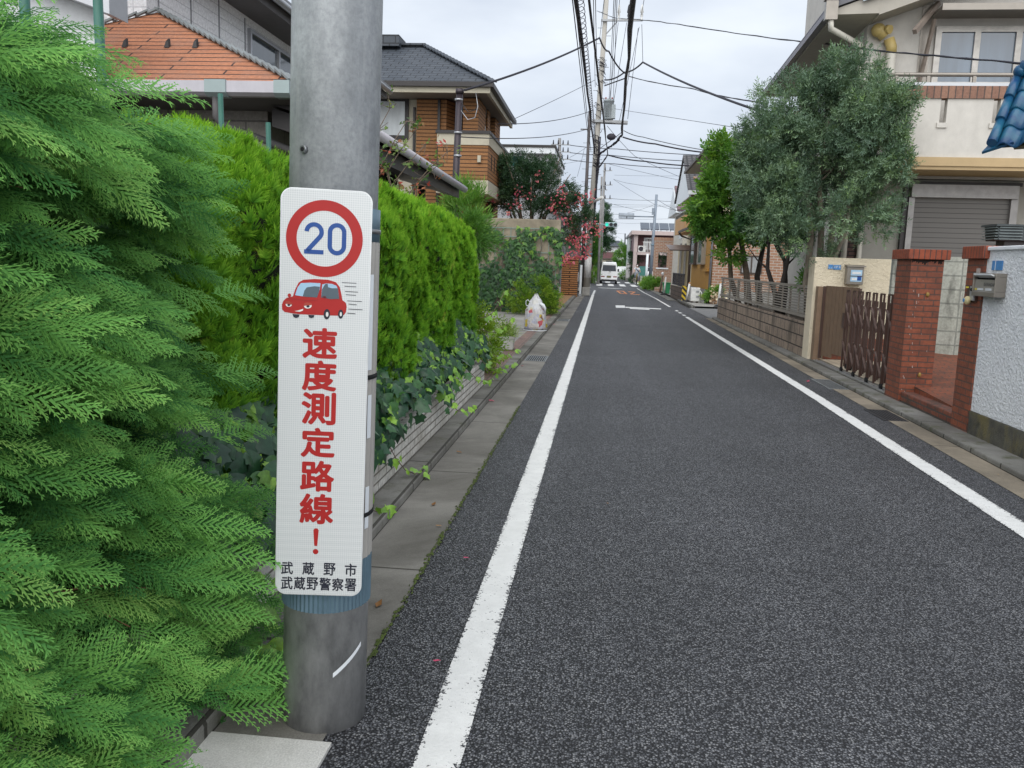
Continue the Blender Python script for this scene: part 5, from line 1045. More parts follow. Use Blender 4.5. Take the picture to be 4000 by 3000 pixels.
fw = np.stack([.35 + .3 * rng.normal(size=K), .35 * rng.normal(size=K) - .15, -.85 + .35 * rng.normal(size=K)], 1); nm = np.stack([.85 + .2 * rng.normal(size=K), -.45 + .3 * rng.normal(size=K), .55 + .3 * rng.normal(size=K)], 1)
young = rng.random(K) < .26 + .22 * (yy > 6.5); rn = np.where(young, rng.uniform(.7, 1, K), rng.uniform(0, .6, K)); szv = np.where(young, rng.uniform(.05, .09, K), rng.uniform(.07, .14, K))
for i in range(2): m = np.arange(K) % 2 == i; leaves('leaves', t_ivy(20 + i), np.stack([xx, yy, zz], 1)[m], fw[m], nm[m], szv[m], rn[m], m_ivy, ivy)
mb = MB(); lv = []
for y, x, z, dx, dy, dz in ((4.4, -1.33, .38, .12, .35, -.30), (5.2, -1.33, .40, .14, .55, -.34), (3.6, -1.33, .36, .08, .3, -.28), (7.2, -1.33, .40, .18, .5, -.2), (8.6, -1.33, .42, .22, .6, -.1), (9.3, -1.35, .5, .30, .9, -.2), (9.8, -1.4, .55, .35, .8, -.1), (9.9, -1.4, .75, .30, .6, .1), (9.7, -1.38, .9, .22, .5, .3)):
    pts = [Vector((x, y, z)) + Vector((dx * s_, dy * s_, dz * s_ - .10 * math.sin(s_ * PI))) for s_ in (0, .25, .5, .75, 1)]; mb.tube(pts, .0035, 5)
    for p in pts[1:]: lv += [p, p + Vector((.02, .05, .01))]
mb.build('trailing_stems', m_bark, ivy); lv = np.array([tuple(p) for p in lv]); n = len(lv)
leaves('fresh_leaves', t_ivy(23), lv, np.stack([.5 + .4 * rng.normal(size=n), .4 * rng.normal(size=n), -.5 + .4 * rng.normal(size=n)], 1), np.stack([.6 + 0 * lv[:, 0], -.5 + .3 * rng.normal(size=n), .6 + .2 * rng.normal(size=n)], 1), rng.uniform(.055, .085, n), rng.uniform(.78, 1, n), m_ivy, ivy)
lv = []
for y, z in ((2.66, .06), (2.75, .10), (2.8, .22), (2.7, .3), (2.9, .07), (3.05, .06), (2.95, .3)): lv += [(-1.2 - random.random() * .06, y, z + .05), (-1.18, y + .05, z + .03)]
lv = np.array(lv); n = len(lv); leaves('low_leaves', t_ivy(24), lv, np.stack([.6 + 0 * lv[:, 0], .4 * rng.normal(size=n), -.3 + .3 * rng.normal(size=n)], 1), np.tile([.4, -.5, .8], (n, 1)), rng.uniform(.05, .10, n), rng.uniform(.72, 1, n), m_ivy, ivy)
MB().box(-1.85, -1.47, 2.8, 9.95, .3, .52).build('dark_backing', m_inner, ivy)  # plain dark box backing the ivy leaves

# ---- climbing ivy on the garden wall
t = thing('wall_creeper', 'green creeper spreading over the wire trellis on the beige wall', 'creeper', (-2.5, 25.34, 0))
K = 3800; x = rng.uniform(-4.0, vx1 + .04, K); z = rng.uniform(.05, 2.62, K)
f_ = np.sin(x * 3.1 + 1) * np.sin(z * 2.7) + .5 * np.sin(x * 7 + z * 5) + .8 * (1.1 - np.abs(z - .9)) + .35 * rng.normal(size=K)
keep = (f_ > -.22) & ~((x < -2.9) & (z > 1.35) & (z < 2.2) & (rng.random(K) < .8)) & ~((x > vx1 - .22) & (z < 1.6) & (rng.random(K) < .75)); x, z = x[keep], z[keep]; n = len(x)
t3 = ([(0, 0, 0), (.15, .5, -.05), (.45, .22, 0), (1, 0, -.15), (.45, -.22, 0), (.15, -.5, -.05)], [(0, 2, 1), (0, 3, 2), (0, 4, 3), (0, 5, 4)])
leaves('leaves', t3, np.stack([x, 25.36 - .10 * rng.random(n), z], 1), np.stack([.4 * rng.normal(size=n), -.25 + 0 * x, -.9 + .3 * rng.normal(size=n)], 1), np.stack([.3 * rng.normal(size=n), -.9 + 0 * x, .5 + .2 * rng.normal(size=n)], 1), rng.uniform(.09, .18, n), np.clip(.12 + .75 * rng.random(n) ** 1.5 + .15 * (z - 1), 0, 1), m_vine, t)
mb = MB()
for i in range(26):
    x0 = random.uniform(-3.9, vx1 - .15); pts = [(x0, 25.35, .02)]; h = random.uniform(1, 2.5)
    for k in range(1, 7): pts.append((x0 + random.uniform(-.12, .12), 25.345, h * k / 6))
    mb.tube(pts, random.uniform(.006, .014), 5)
mb.build('stems', m_bark, t)
# shrub in front of it
def crown(t, name, c, r, K, nc, tm, size, mat, spread=.35, shell=.55, low=-.8, lo=0, hi=1, updir=.3, drop=None):
    p, cr_, o = clumped(c, r, K, nc, spread, shell, low)
    if drop is not None: k_ = drop(p); p, cr_, o = p[k_], cr_[k_], o[k_]
    n = len(p); f = o + .7 * rng.normal(size=(n, 3)) + np.array([0, 0, updir]); nn2 = np.array([.1, -.35, .9]) + .55 * rng.normal(size=(n, 3))
    return leaves(name, tm, p, f, nn2, rng.uniform(size * .7, size * 1.3, n), np.clip(lo + (hi - lo) * (.15 + .45 * cr_ + .4 * rng.random(n)), 0, 1), mat, t)
def shrub(name, label, c, r, K, tm, size, mat, cat='shrub', group=None, nc=26, stemz=0, **kw):
    t = thing(name, label, cat, (c[0], c[1], stemz), group=group); crown(t, 'foliage', c, r, K, nc, tm, size, mat, **kw); mb = MB()
    for i in range(7): a = i * .9; mb.tube([(c[0], c[1], stemz), (c[0] + r[0] * .3 * math.cos(a), c[1] + r[1] * .3 * math.sin(a), c[2]), (c[0] + r[0] * .7 * math.cos(a), c[1] + r[1] * .7 * math.sin(a), c[2] + r[2] * .5)], [.02, .012, .005], 5)
    mb.build('stems', m_bark, t); return t
SP6 = t_sprig(7, .34, .12, 55, 2); SPO = t_sprig(9, .30, .085, 42, 3); SPB = t_sprig(6, .42, .21, 60, 4); SPF = t_sprig(9, .5, .05, 30, 6)
p = at(2085, 1170, 24.6); shrub('wall_foot_shrub', 'yellow green shrub at the foot of the ivy covered wall behind the rubbish bag', (p.x, 24.5, .55), (.78, .5, .52), 900, SP6, .22, m_yel_, nc=30)
p = at(1935, 1270, 13.5); shrub('edge_shrub', 'small lime leaved shrub at the hedge end beside the potted plant', (-1.72, 11.2, .52), (.42, .5, .46), 900, SP6, .17, m_yel_, nc=26, stemz=.06)
# ---- nandina-like shrub and rose
p = at(1840, 700, 17); shrub('nandina', 'tall airy bright green shrub before the brown tiled house', (p.x - .1, 17, 2.25), (.34, .35, .75), 520, SPF, .34, m_bam, nc=30, updir=.4)
p = at(1850, 800, 16); shrub('nandina', 'drooping mid green shrub under the eave behind the hedge end', (p.x - .05, 15.8, 1.95), (.42, .4, .45), 520, SPF, .32, m_grn, nc=30, updir=-.5, lo=.2, hi=.75)
t = thing('climbing_rose', 'sparse climbing rose with reddish leaves right of the pole', 'rose', (-2.35, 8.4, .3)); mb = MB(); lv = []
for x0, top in ((-2.52, (1500, 420)), (-2.4, (1565, 470)), (-2.4, (1640, 560)), (-2.3, (1690, 640)), (-2.45, (1520, 560)), (-2.3, (1725, 590)), (-2.42, (1590, 520))):
    e = at(*top, 8.4); b = Vector((x0, 8.4, 1.2)); pts = []
    for k in range(8): s_ = k / 7; pts.append(b.lerp(e, s_) + Vector((.06 * math.sin(k * 2.1), .05 * math.cos(k * 1.7), .10 * math.sin(s_ * PI))))
    mb.tube(pts, [.010 - .0009 * k for k in range(8)], 5)
    for k in range(2, 8):
        for _ in range(4):
            q = pts[k] + Vector((random.gauss(0, .07), random.gauss(0, .07), random.gauss(0, .06))); lv.append(tuple(q)); mb.tube([pts[k], q], [.004, .002], 4)
mb.build('canes', m_bark, t); lv = np.array(lv); n = len(lv); leaves('leaves', t_sprig(4, .4, .22, 55, 8), lv, rdir(n), np.array([.1, -.6, .7]) + .4 * rng.normal(size=(n, 3)), rng.uniform(.09, .16, n), rng.random(n) ** 1.2, m_rose, t)
# ---- crape myrtle
mc = at(2055, 735, 29.5); my = thing('crape_myrtle', 'crape myrtle with pink blossom behind the ivy covered wall', 'tree', (mc.x + .2, 29.5, 0)); mb = MB(); b = (mc.x + .2, 29.5, 0)
for i in range(9):
    a = i * .7; e = Vector((mc.x + 1.5 * math.cos(a), 29.5 + 1.2 * math.sin(a), mc.z + .5 + .8 * math.sin(a * 2))); mb.tube([b, (b[0] + .1 * math.cos(a), b[1], 1.8), Vector((b[0], b[1], 2.6)).lerp(e, .5), e], [.09, .06, .035, .012], 6)
mb.build('trunk', m_bark, my)
crown(my, 'crown', (mc.x + .05, 29.5, mc.z + .05), (1.75, 1.4, 1.25), 5200, 80, SP6, .25, m_myr, spread=.26, shell=.35, hi=.95)
e = at(2235, 860, 29); crown(my, 'side_branches', (e.x, 29.0, e.z), (.75, .8, 1.05), 1500, 50, SP6, .22, m_myr, spread=.22)
fl = [];
for px, py, n_ in ((2105, 690, 4), (2030, 745, 5), (2020, 800, 6), (1925, 765, 6), (1905, 790, 5), (2155, 800, 8), (2195, 755, 8), (2215, 795, 8), (2270, 780, 7), (2240, 890, 10), (2230, 930, 9), (2250, 960, 12), (2215, 990, 8), (2280, 930, 12), (2295, 975, 10), (2270, 1000, 8), (2240, 1010, 6), (2210, 1020, 5), (2300, 770, 6), (2070, 770, 3), (2180, 830, 7), (2335, 905, 7), (1985, 830, 4), (2290, 890, 8), (2225, 860, 7), (2330, 880, 4)):
    c0 = at(px, py, 28.2 + .5 * random.random())
    for _ in range(n_ * 3): fl.append((c0.x + random.gauss(0, .085), c0.y + random.gauss(0, .09), c0.z + random.gauss(0, .11)))
fl = np.array(fl); n = len(fl); leaves('blossom', ([(0, 0, 0), (.5, .5, .1), (1, 0, -.1), (.5, -.5, .1), (.5, 0, .45)], [(0, 4, 1), (1, 4, 2), (2, 4, 3), (3, 4, 0)]), fl, rdir(n), rdir(n), rng.uniform(.05, .115, n), rng.random(n), m_pink, my)
mb = MB()
for px, py in ((2240, 890), (2280, 930), (2300, 770), (2335, 905), (2270, 780)): e = at(px, py, 28.5); mb.tube([(mc.x + .6, 29.4, mc.z - .3), Vector((mc.x + 1.2, 29, mc.z)).lerp(e, .4), e], [.03, .02, .006], 5)
mb.build('flower_stem', m_bark, my)

# ---- olive-green tree and bright tree behind the louvre fence
def trunks(t, name, base, tops, mat, r0=.09, seed=1, kinks=.10):
    r = random.Random(seed)
    for q, e in enumerate(tops):
        b = Vector(base) + Vector((r.uniform(-.1, .1), r.uniform(-.25, .25), 0)); e = Vector(e); pts = [b + (e - b) * s_ + Vector((r.uniform(-kinks, kinks), r.uniform(-kinks, kinks), 0)) * (0 < s_ < 1) for s_ in (0, .25, .5, .75, 1)]
        mb = MB(); mb.tube(pts, [r0 * k for k in (1, .8, .62, .42, .2)], 8)
        for k in (2, 3, 3, 4):
            d = Vector((r.uniform(-1, 1), r.uniform(-1, 1), r.uniform(.2, 1))).normalized(); mb.tube([pts[k], pts[k] + d * .35, pts[k] + d * .7 + Vector((0, 0, .12))], [r0 * .35, r0 * .22, r0 * .08], 6)
        mb.build(name, mat, t)
YO = 16.0; oc = at(3250, 600, YO); ol = thing('olive_tree', 'dense blue green leafed tree in front of the stucco house', 'tree', (oc.x - .2, YO, .5))
trunks(ol, 'trunk', (3.93, YO, .5), [(oc.x - .6, YO - .1, oc.z + .2), (oc.x + .1, YO, oc.z + .7), (oc.x + .6, YO + .2, oc.z + .3), (oc.x - .2, YO - .4, oc.z + .5)], m_barkp, .085, 4)
def od(p): return ~((p[:, 0] > oc.x + .7) & (p[:, 2] < oc.z - 1.25))
crown(ol, 'crown', (oc.x - .15, YO, oc.z + .05), (1.32, .95, 1.42), 7000, 120, SPO, .23, m_oli, spread=.21, shell=.42, drop=od, hi=.95)
for px, py, r_, K in ((3430, 400, .45, 560), (3520, 400, .22, 170), (3460, 690, .42, 460), (3010, 480, .5, 560), (3330, 320, .5, 600), (3270, 270, .32, 300), (3060, 820, .6, 620), (3350, 820, .55, 600), (3400, 900, .3, 220), (2960, 640, .45, 520), (2960, 560, .35, 300), (3000, 720, .5, 520), (3400, 520, .55, 700), (3450, 560, .42, 460), (3420, 640, .45, 500), (3460, 470, .4, 420), (3510, 650, .25, 180), (3180, 950, .45, 380), (2980, 800, .45, 380)):
    c0 = at(px, py, YO - .7 - (.5 if px > 3340 else 0)); crown(ol, 'outer_branch', tuple(c0), (r_, r_ * .8, r_), K, 18, SPO, .20, m_oli, spread=.4, hi=1.0)
YG = 25.2; gc = at(2850, 790, YG); gt_ = thing('green_tree', 'bright green broad leafed tree leaning over the louvre fence', 'tree', (gc.x + .7, YG, .5))
trunks(gt_, 'trunk', (at(2890, 1090, YG).x, YG, .5), [(gc.x - .3, YG - .2, gc.z + .2)], m_bark, .09, 6); trunks(gt_, 'trunk', (at(2932, 1090, YG).x, YG, .5), [(gc.x + .2, YG, gc.z + .9)], m_bark, .11, 7); trunks(gt_, 'trunk', (at(2990, 1090, YG).x, YG, .5), [(gc.x + .8, YG + .1, gc.z + .5)], m_barkd, .10, 8)
def gd(p): return ~((p[:, 2] < 2.35) & (p[:, 0] > gc.x + .1)) & ~((p[:, 2] < 2.0))
crown(gt_, 'crown', (gc.x + .25, YG, gc.z + .05), (1.35, 1.3, 1.55), 3600, 80, SPB, .30, m_grn, spread=.26, shell=.42, drop=gd)
for px, py, r_, K in ((2830, 600, .55, 330), (2790, 760, .5, 330), (2780, 880, .45, 300), (2930, 620, .55, 300), (2850, 990, .35, 140), (2960, 800, .6, 330), (2905, 700, .5, 360), (2920, 870, .5, 340), (2940, 580, .4, 220)):
    c0 = at(px, py, YG - .4); crown(gt_, 'outer_branch', tuple(c0), (r_, r_, r_), K, 14, SPB, .28, m_grn, spread=.4)
t = thing('garden_tree', 'dark stemmed small tree between the two trees behind the louvre fence', 'tree', (at(3050, 1090, 20).x, 20, .5))
trunks(t, 'trunk', (at(3055, 1095, 20).x, 20, .5), [tuple(at(2985, 860, 20)), tuple(at(3110, 830, 20)), tuple(at(3030, 800, 20))], m_barkd, .075, 11, .14); c0 = at(3040, 860, 20); crown(t, 'crown', tuple(c0), (.95, .7, .55), 1200, 40, SPB, .24, m_dkg, spread=.28, hi=1)
p = at(3110, 1130, 15.6); shrub('fence_shrub', 'small leafy sprig poking over the louvre fence top', (3.78, 16.2, 1.36), (.16, .3, .16), 90, SPB, .17, m_grn, nc=10, stemz=.6)
# ================================================================ POLES AND WIRES
m_conc = plain("pole_concrete", (.42, .40, .36), .85, var=.14, nscale=3, grime=.45, streak=True); m_dpole = plain("dark_steel_pole", (.085, .075, .075), .6, .2, var=.25, nscale=6)
m_cable = plain("black_cable", (.018, .016, .026), .6, var=.2, nscale=30); m_wire_ = plain("grey_wire", (.06, .065, .075), .6); m_galvp = plain("galvanised_arm", (.30, .31, .32), .45, .6, var=.1, grime=.3); m_ins = plain("white_porcelain", (.72, .72, .70), .3)
UX, UY = at(2289, 1150, 42.6).x, 42.6; UT = at(2372, -40, 42.6)
up = thing('utility_pole', 'tall concrete utility pole with transformer and crossarms on the left', 'utility pole', (UX, UY, 0))
def pl(z): s_ = z / UT.z; return Vector((UX + (UT.x - UX) * s_, UY, z))
MB().tube([pl(0), pl(UT.z * .5), pl(UT.z)], [.165, .135, .105], 20).build('shaft', m_conc, up); MB().box(UX - .2, UX + .18, UY - .22, UY + .1, 0, .42).build('footing', m_apron, up, bevel=.03)
MB().lathe([(.175, .9), (.178, .9), (.172, 1.95), (.168, 1.95)], pl(1.4).x, UY, 20).build('notice_sheath', plain("pale_sheath", (.58, .58, .58), .6, grime=.3), up); MB().lathe([(.172, 1.95), (.178, 1.95), (.178, 2.12), (.17, 2.12)], pl(2).x, UY, 20).build('blue_band', m_band, up)
for px, py in ((2316, 712), (2312, 746), (2335, 500), (2330, 520), (2352, 360), (2345, 410), (2385, 175)): q = pl(at(px, py, UY).z); MB().lathe([(.14, -.06), (.168, -.06), (.168, .06), (.14, .06)], 0, 0, 16).build('steel_band', m_galvp, up); bpy.context.scene.collection.objects[-1].location = q - Vector((UX, UY, 0))
mb = MB()
for i in range(24): q = pl(5.2 + i * .36); sgn = -1 if i % 2 else 1; mb.cyl(q, q + Vector((.33 * sgn, 0, 0)), .012, .012, 6)
mb.build('step_bolt', m_galvp, up)
a, b = at(2348, 83, UY), at(2510, 82, UY); a.y = b.y = UY - .15
arm = MB().bar(a, b, .09, .09).build('upper_crossarm', m_galvp, up); MB().bar(pl(at(2370, 142, UY).z), at(2410, 85, UY - .15), .04, .05).build('brace', m_galvp, arm)
for px in (2416, 2455, 2506): q = at(px, 78, UY - .15); MB().lathe([(.05, 0), (.06, .08), (.035, .12), (.07, .17), (.05, .30), (.085, .34), (.05, .62), (.02, .70)], q.x, q.y, 12).build('insulator', m_ins if px != 2455 else m_cable, arm); C.objects[-1].location.z += 0; C.objects[-1].location = C.objects[-1].location + Vector((0, 0, q.z))
a, b = at(2312, 474, UY), at(2452, 480, UY); arm2 = MB().bar(a + Vector((0, -.2, 0)), b + Vector((0, -.2, 0)), .10, .12).bar(a + Vector((0, .18, 0)), b + Vector((0, .18, 0)), .10, .12).build('lower_crossarm', m_galvp, up)
c0, c1 = at(2360, 395, UY), at(2402, 470, UY); cxm = (at(2358, 430, UY).x + at(2396, 430, UY).x) / 2; mt = plain("transformer_grey", (.33, .37, .385), .45, .2, var=.06, grime=.15)
tr = MB().lathe([(.0, c1.z), (.24, c1.z), (.25, c1.z + .05), (.25, c0.z - .06), (.27, c0.z - .05), (.27, c0.z), (.2, c0.z + .07), (0, c0.z + .09)], cxm, UY - .1, 24).build('transformer', mt, up); mb = MB()
for i in range(5): x = cxm - .17 + i * .055; mb.box(x - .008, x + .008, UY - .43, UY - .33, c1.z + .12, c0.z - .18)
mb.build('cooling_fin', mt, tr); MB().box(cxm + .12, cxm + .34, UY - .3, UY, c1.z + .05, c0.z - .2).build('switch_box', mt, tr)
for dx in (-.15, .15): MB().lathe([(.03, c0.z), (.05, c0.z + .08), (.03, c0.z + .16)], cxm + dx, UY - .1, 8).build('bushing', plain("red_bushing", (.28, .06, .05), .5), tr)
a, b = at(2322, 786, UY - .3), at(2354, 770, UY - .8); MB().tube([a, b], .07, 10).build('lamp_tube', m_ins, up)
mb = MB()
for i in range(60):
    z = 6.3 + random.random() * 5.2; q = pl(z); a_ = random.uniform(2.6, 6.0); r_ = random.uniform(.14, .24); mb.tube([q + Vector((r_ * math.cos(a_ + k * .5), r_ * math.sin(a_ + k * .5), random.uniform(-.05, .05) - k * .05)) for k in range(4)], .014, 4)
mb.build('wiring_clutter', m_cable, up); mb = MB()
for x0 in (.13, .17, .10): mb.tube([pl(3.2 + k * .75) + Vector((x0 + random.uniform(-.03, .04), -.12, 0)) for k in range(7)], .03, 6)
mb.each('riser_cable', m_cable, up)
bx, by, bz = at(2392, 535, 41.5); MB().blob((bx - .05, 41.6, bz + .02), (.22, .1, .16), 12, 8).build('splice_box', m_cable, up)
DX = at(2271, 1150, 45).x; dt = at(2304, 434, 45)
dp = thing('telephone_pole', 'slim dark steel pole standing just left of the concrete utility pole', 'utility pole', (DX, 45, 0))
MB().tube([(DX, 45, 0), dt], [.105, .075], 14).build('shaft', m_dpole, dp); mb = MB()
for i in range(22): s_ = .2 + i * .035; q = Vector((DX, 45, 0)).lerp(dt, s_); mb.cyl(q, q + Vector((.26 if i % 2 else -.26, 0, 0)), .012, .012, 6)
mb.build('step_bolt', m_galvp, dp)
q = at(2283, 505, 45); MB().bar(q - Vector((.2, 0, 0)), q + Vector((.35, 0, 0)), .05, .05).bar(at(2288, 698, 45), at(2330, 695, 45), .05, .05).build('arm', m_dpole, dp)
def far_pole(label, base, top, Y, r, arms, name='utility_pole', mat=None):
    b, e = at(*base, Y), at(*top, Y); b.z = 0; t = thing(name, label, 'utility pole', tuple(b)); MB().tube([b, e], [r, r * .7], 12).build('shaft', mat or plain('grey_far_pole', (.22, .215, .21), .8), t)
    for (p0, p1) in arms:
        q0, q1 = at(*p0, Y - .1), at(*p1, Y - .1); MB().bar(q0, q1, .07, .07).build('crossarm', m_galvp, t); n = max(2, int(abs(p1[0] - p0[0]) / 16)); mb = MB()
        for k in range(n): s_ = (k + .5) / n; w_ = q0.lerp(q1, s_); mb.cyl(w_, w_ + Vector((0, 0, .3)), .055, .03, 8)
        mb.build('insulator', m_cable, t)
    return t
far_pole('third concrete utility pole farther down the street beyond the crossing', (2345, 1080), (2363, 640), 74, .12, [((2355, 668), (2392, 666)), ((2355, 724), (2393, 722)), ((2354, 777), (2392, 776))])
far_pole('short thick pole section beside the third utility pole', (2338, 1080), (2351, 690), 68, .11, [((2340, 738), (2372, 742))])
far_pole('distant utility pole with three black insulators above the flowering tree', (2180, 1110), (2186, 540), 60, .15, [((2152, 564), (2228, 566)), ((2152, 592), (2228, 594)), ((2185, 622), (2228, 622))])
far_pole('faraway thin pole over the dark roofed house at the street end', (2440, 1060), (2442, 912), 125, .13, [], 'utility_pole', m_wire_)
nw = [0]
def cable(label, pts, r, mat=None, sag=0, group=None, name='overhead_wire', cat='wire', loops=0, rough=0):
    P = [at(*p) if p[2] is not None and len(p) == 3 and not isinstance(p, Vector) else Vector(p) for p in pts]; out = []
    for a, b in zip(P, P[1:]):
        n = 14 if sag or rough else 3
        for k in range(n): s_ = k / n; q = a.lerp(b, s_); q.z -= sag * 4 * s_ * (1 - s_); out.append(q + Vector((random.gauss(0, rough), 0, random.gauss(0, rough))))
    out.append(P[-1]); t = thing(name, label, cat, tuple(out[0]), group=group); mb = MB().tube(out, [r * (1 + (random.uniform(-.25, .35) if rough else 0)) for _ in out], 7 if r > .03 else 5)
    if loops:
        a, b = P[0], P[1]
        for k in range(loops):
            c = a.lerp(b, (k + .5) / loops); mb.tube([c + Vector((r + .02 + .07 * math.cos(u), 0, .10 * math.sin(u))) for u in np.linspace(0, 6.28, 9)], .007, 4)
    mb.build('strand', mat or m_cable, t)
    return t
def far(p, q, Yb): return tuple(Vector(p) + (Vector(p) - Vector(q)) * ((Yb - p[1]) / (p[1] - q[1])))
def street(label, p0, Y0, p1, Y1, r, **kw):
    a, b = at(*p0, Y0), at(*p1, Y1); s = a + (a - b) * ((a.y + 4) / (b.y - a.y)); return cable(label, [Vector(s), Vector(b)], r, **kw)
def vpts(l): return l
# thick bundles along the street
G1 = 'thick cable bundles above the street'
street('thick dark cable bundle with lashing loops, leftmost over the street', (2254, 0), 16, (2322, 600), 42.2, .036, group=G1, name='cable_bundle', cat='cable', loops=110, rough=.014)
street('dark cable bundle between the two thicker bundles over the street', (2302, 0), 15, (2374, 606), 42, .026, group=G1, name='cable_bundle', cat='cable', rough=.008)
a, b = at(2470, 0, 16), at(2429, 528, 40.5); s = a + (a - b) * ((a.y + 4) / (b.y - a.y)); cable('thickest dark cable bundle at right, bending to the utility pole', [Vector(s), b, at(2405, 558, 41.5), at(2338, 603, 42.4)], .048, group=G1, name='cable_bundle', cat='cable', rough=.014)
cable('short dark cable running from the junction down to the utility pole', [(2374, 606, 42), (2330, 668, 42.4)], .035, name='cable_bundle', cat='cable', rough=.01)
cable('dark cable strapped down the right side of the utility pole', [(2342, 610, 42.3), (2338, 660, 42.3), (2330, 740, 42.3), (2326, 778, 42.3)], .028, name='cable_bundle', cat='cable', rough=.02)
cable('loop of thin cable near the splice box on the pole', [(2430, 515, 41), (2412, 530, 41), (2370, 560, 42), (2330, 590, 42.4)], .016)
G2 = 'thin wires running along the street'
for p0, p1, Y0 in (((2236, 0), (2300, 560), 16), ((2246, 0), (2308, 590), 16), ((2318, 0), (2325, 340), 22), ((2326, 0), (2332, 300), 22), ((2360, 0), (2343, 146), 26), ((2398, 0), (2379, 390), 24), ((2404, 0), (2385, 390), 24), ((2410, 0), (2395, 400), 24), ((2478, 0), (2455, 300), 26)):
    street('thin wire above the street beside the thick cable bundles', p0, Y0, p1, 42.3, .011, group=G2)
for p, l in (((2416, 55), 'high wire from the left white insulator on the top crossarm'), ((2506, 55), 'high wire from the right white insulator on the top crossarm'), ((2455, 58), 'high wire from the middle of the top crossarm')):
    q = at(*p, UY - .2); cable(l, [q, Vector((q.x + .1, 20, q.z - .3)), Vector((q.x + .2, -4, q.z))], .013, group='high wires from the top crossarm')
for p, e, l in (((2415, 88), (2382, 385), 'wire from top crossarm down to the transformer left bushing'), ((2448, 88), (2398, 392), 'wire from top crossarm down to the transformer right bushing'), ((2497, 105), (2420, 470), 'slanting wire from crossarm end to the lower crossarm'), ((2493, 110), (2452, 465), 'slanting wire from crossarm end to the lower crossarm tip'), ((2507, 95), (2511, 240), 'vertical wire from crossarm end to the service wire peak')):
    cable(l, [(*p, UY - .2), (*e, UY - .3)], .012)
# service drops
cable('thick service cable from the cable bundles to the dark service pole', [(2445, 288, 38), (2378, 200, 36), (2342, 148, 33), (1815, 352, 22.9)], .032, sag=.12, name='service_cable', cat='cable')
cable('thick service cable from the pole over to the stucco house eave', [(2362, 312, 42.3), (2440, 282, 40), (2511, 243, 36), (2985, 440, 22.5)], .034, sag=.10, name='service_cable', cat='cable')
cable('second service cable joining pole and thickest bundle', [(2362, 335, 42.3), (2442, 306, 40)], .03, name='service_cable', cat='cable')
cable('long wavy wire crossing above the stucco house balcony', [(2332, 42, 42), (2400, 70, 38), (2560, 82, 32), (3000, 148, 22), (3500, 205, 14.6), (4150, 262, 11)], .014, rough=.006)
cable('double wire from the thick bundle to the stucco house far eave', [(2455, 298, 40), (2700, 345, 32), (2985, 402, 23)], .018, sag=.05, rough=.004)
cable('hair thin wire descending to the trees on the right', [(2400, 425, 42), (2920, 505, 25)], .008)
for p, e, l, r in (((2325, 312, 42.3), (2012, 463, 32.5), 'thin wire from pole to the brown tiled house eave corner', .011), ((2318, 430, 42.3), (1945, 484, 27), 'sagging wire from pole to the brown tiled house wall', .014), ((2283, 508, 45), (1800, 535, 23), 'low wire from the slim dark pole to the service pole', .015), ((2290, 575, 45), (2225, 615, 45), 'short slanting stay wire left of the slim dark pole', .008), ((2283, 580, 45), (2255, 690, 45), 'thin stay wire falling behind the flowering tree', .008)):
    cable(l, [p, e], r, sag=.18 if r > .012 else .03)
G3 = 'wires crossing above the far side street'
for l, r, pts in (('upper dark wire crossing right from the distant insulators', .024, [(2225, 567, 60), (2410, 582, 60), (2780, 608, 56)]), ('second dark wire crossing right from the distant insulators', .024, [(2225, 596, 60), (2380, 606, 60), (2745, 632, 56)]), ('third dark wire crossing right from the distant insulators', .024, [(2225, 624, 60), (2400, 640, 60), (2720, 660, 56)]),
        ('wavy spiral wrapped wire from bundle end to right roofs', .018, [(2436, 510, 41), (2510, 535, 41), (2790, 592, 40)]), ('double cable from bundle end to right roofs', .034, [(2432, 535, 41), (2560, 562, 41), (2780, 598, 40)]), ('cable pair from junction to the mustard house eave', .032, [(2376, 606, 42), (2520, 630, 43), (2725, 648, 45)]),
        ('long falling wire from pole to the pale house', .012, [(2372, 492, 42), (2480, 610, 48), (2685, 702, 57)]), ('thin level wire with a small bead', .009, [(2400, 684, 74), (2700, 686, 74)]), ('thin falling wire right of the third pole', .012, [(2396, 700, 74), (2560, 800, 72)]), ('thin wire from the third pole to the right roofs', .012, [(2396, 700, 74), (2480, 720, 70), (2660, 740, 60)]),
        ('level wire from the third pole over the back of the signal', .016, [(2392, 776, 74), (2560, 782, 74), (2640, 786, 74)]), ('faint level wire above the signal back', .010, [(2360, 797, 74), (2650, 800, 74)]), ('faint level wire below the previous one', .010, [(2360, 808, 74), (2640, 804, 74)]), ('wire sloping from third pole to the right signal pole', .012, [(2364, 790, 74), (2555, 832, 72)]),
        ('wire rising from the signal back to pole top', .010, [(2450, 832, 72), (2555, 800, 72)]), ('level signal cable left of the grey signal back', .014, [(2355, 829, 72), (2417, 837, 72)]), ('long wire falling from pole top to the balcony house', .014, [(2568, 780, 72), (2670, 835, 50)]), ('second wire falling from pole top to the balcony house', .012, [(2568, 800, 72), (2690, 833, 50)]), ('wire over the solar panels', .010, [(2380, 857, 90), (2655, 853, 90)]), ('wire beyond the traffic light', .010, [(2412, 870, 95), (2500, 872, 95)]), ('low wire beyond the traffic light', .012, [(2385, 905, 95), (2445, 914, 118)]), ('slanting wire to the street end roof', .010, [(2386, 905, 95), (2440, 942, 118)]),
        ('faint wire from far left across the gap', .009, [(2190, 640, 60), (2285, 622, 60)]), ('thin wire between junction and right roofs', .010, [(2376, 640, 50), (2740, 720, 56)])):
    cable(l, pts, r, m_wire_ if r < .02 else m_cable, sag=.05, group=G3)
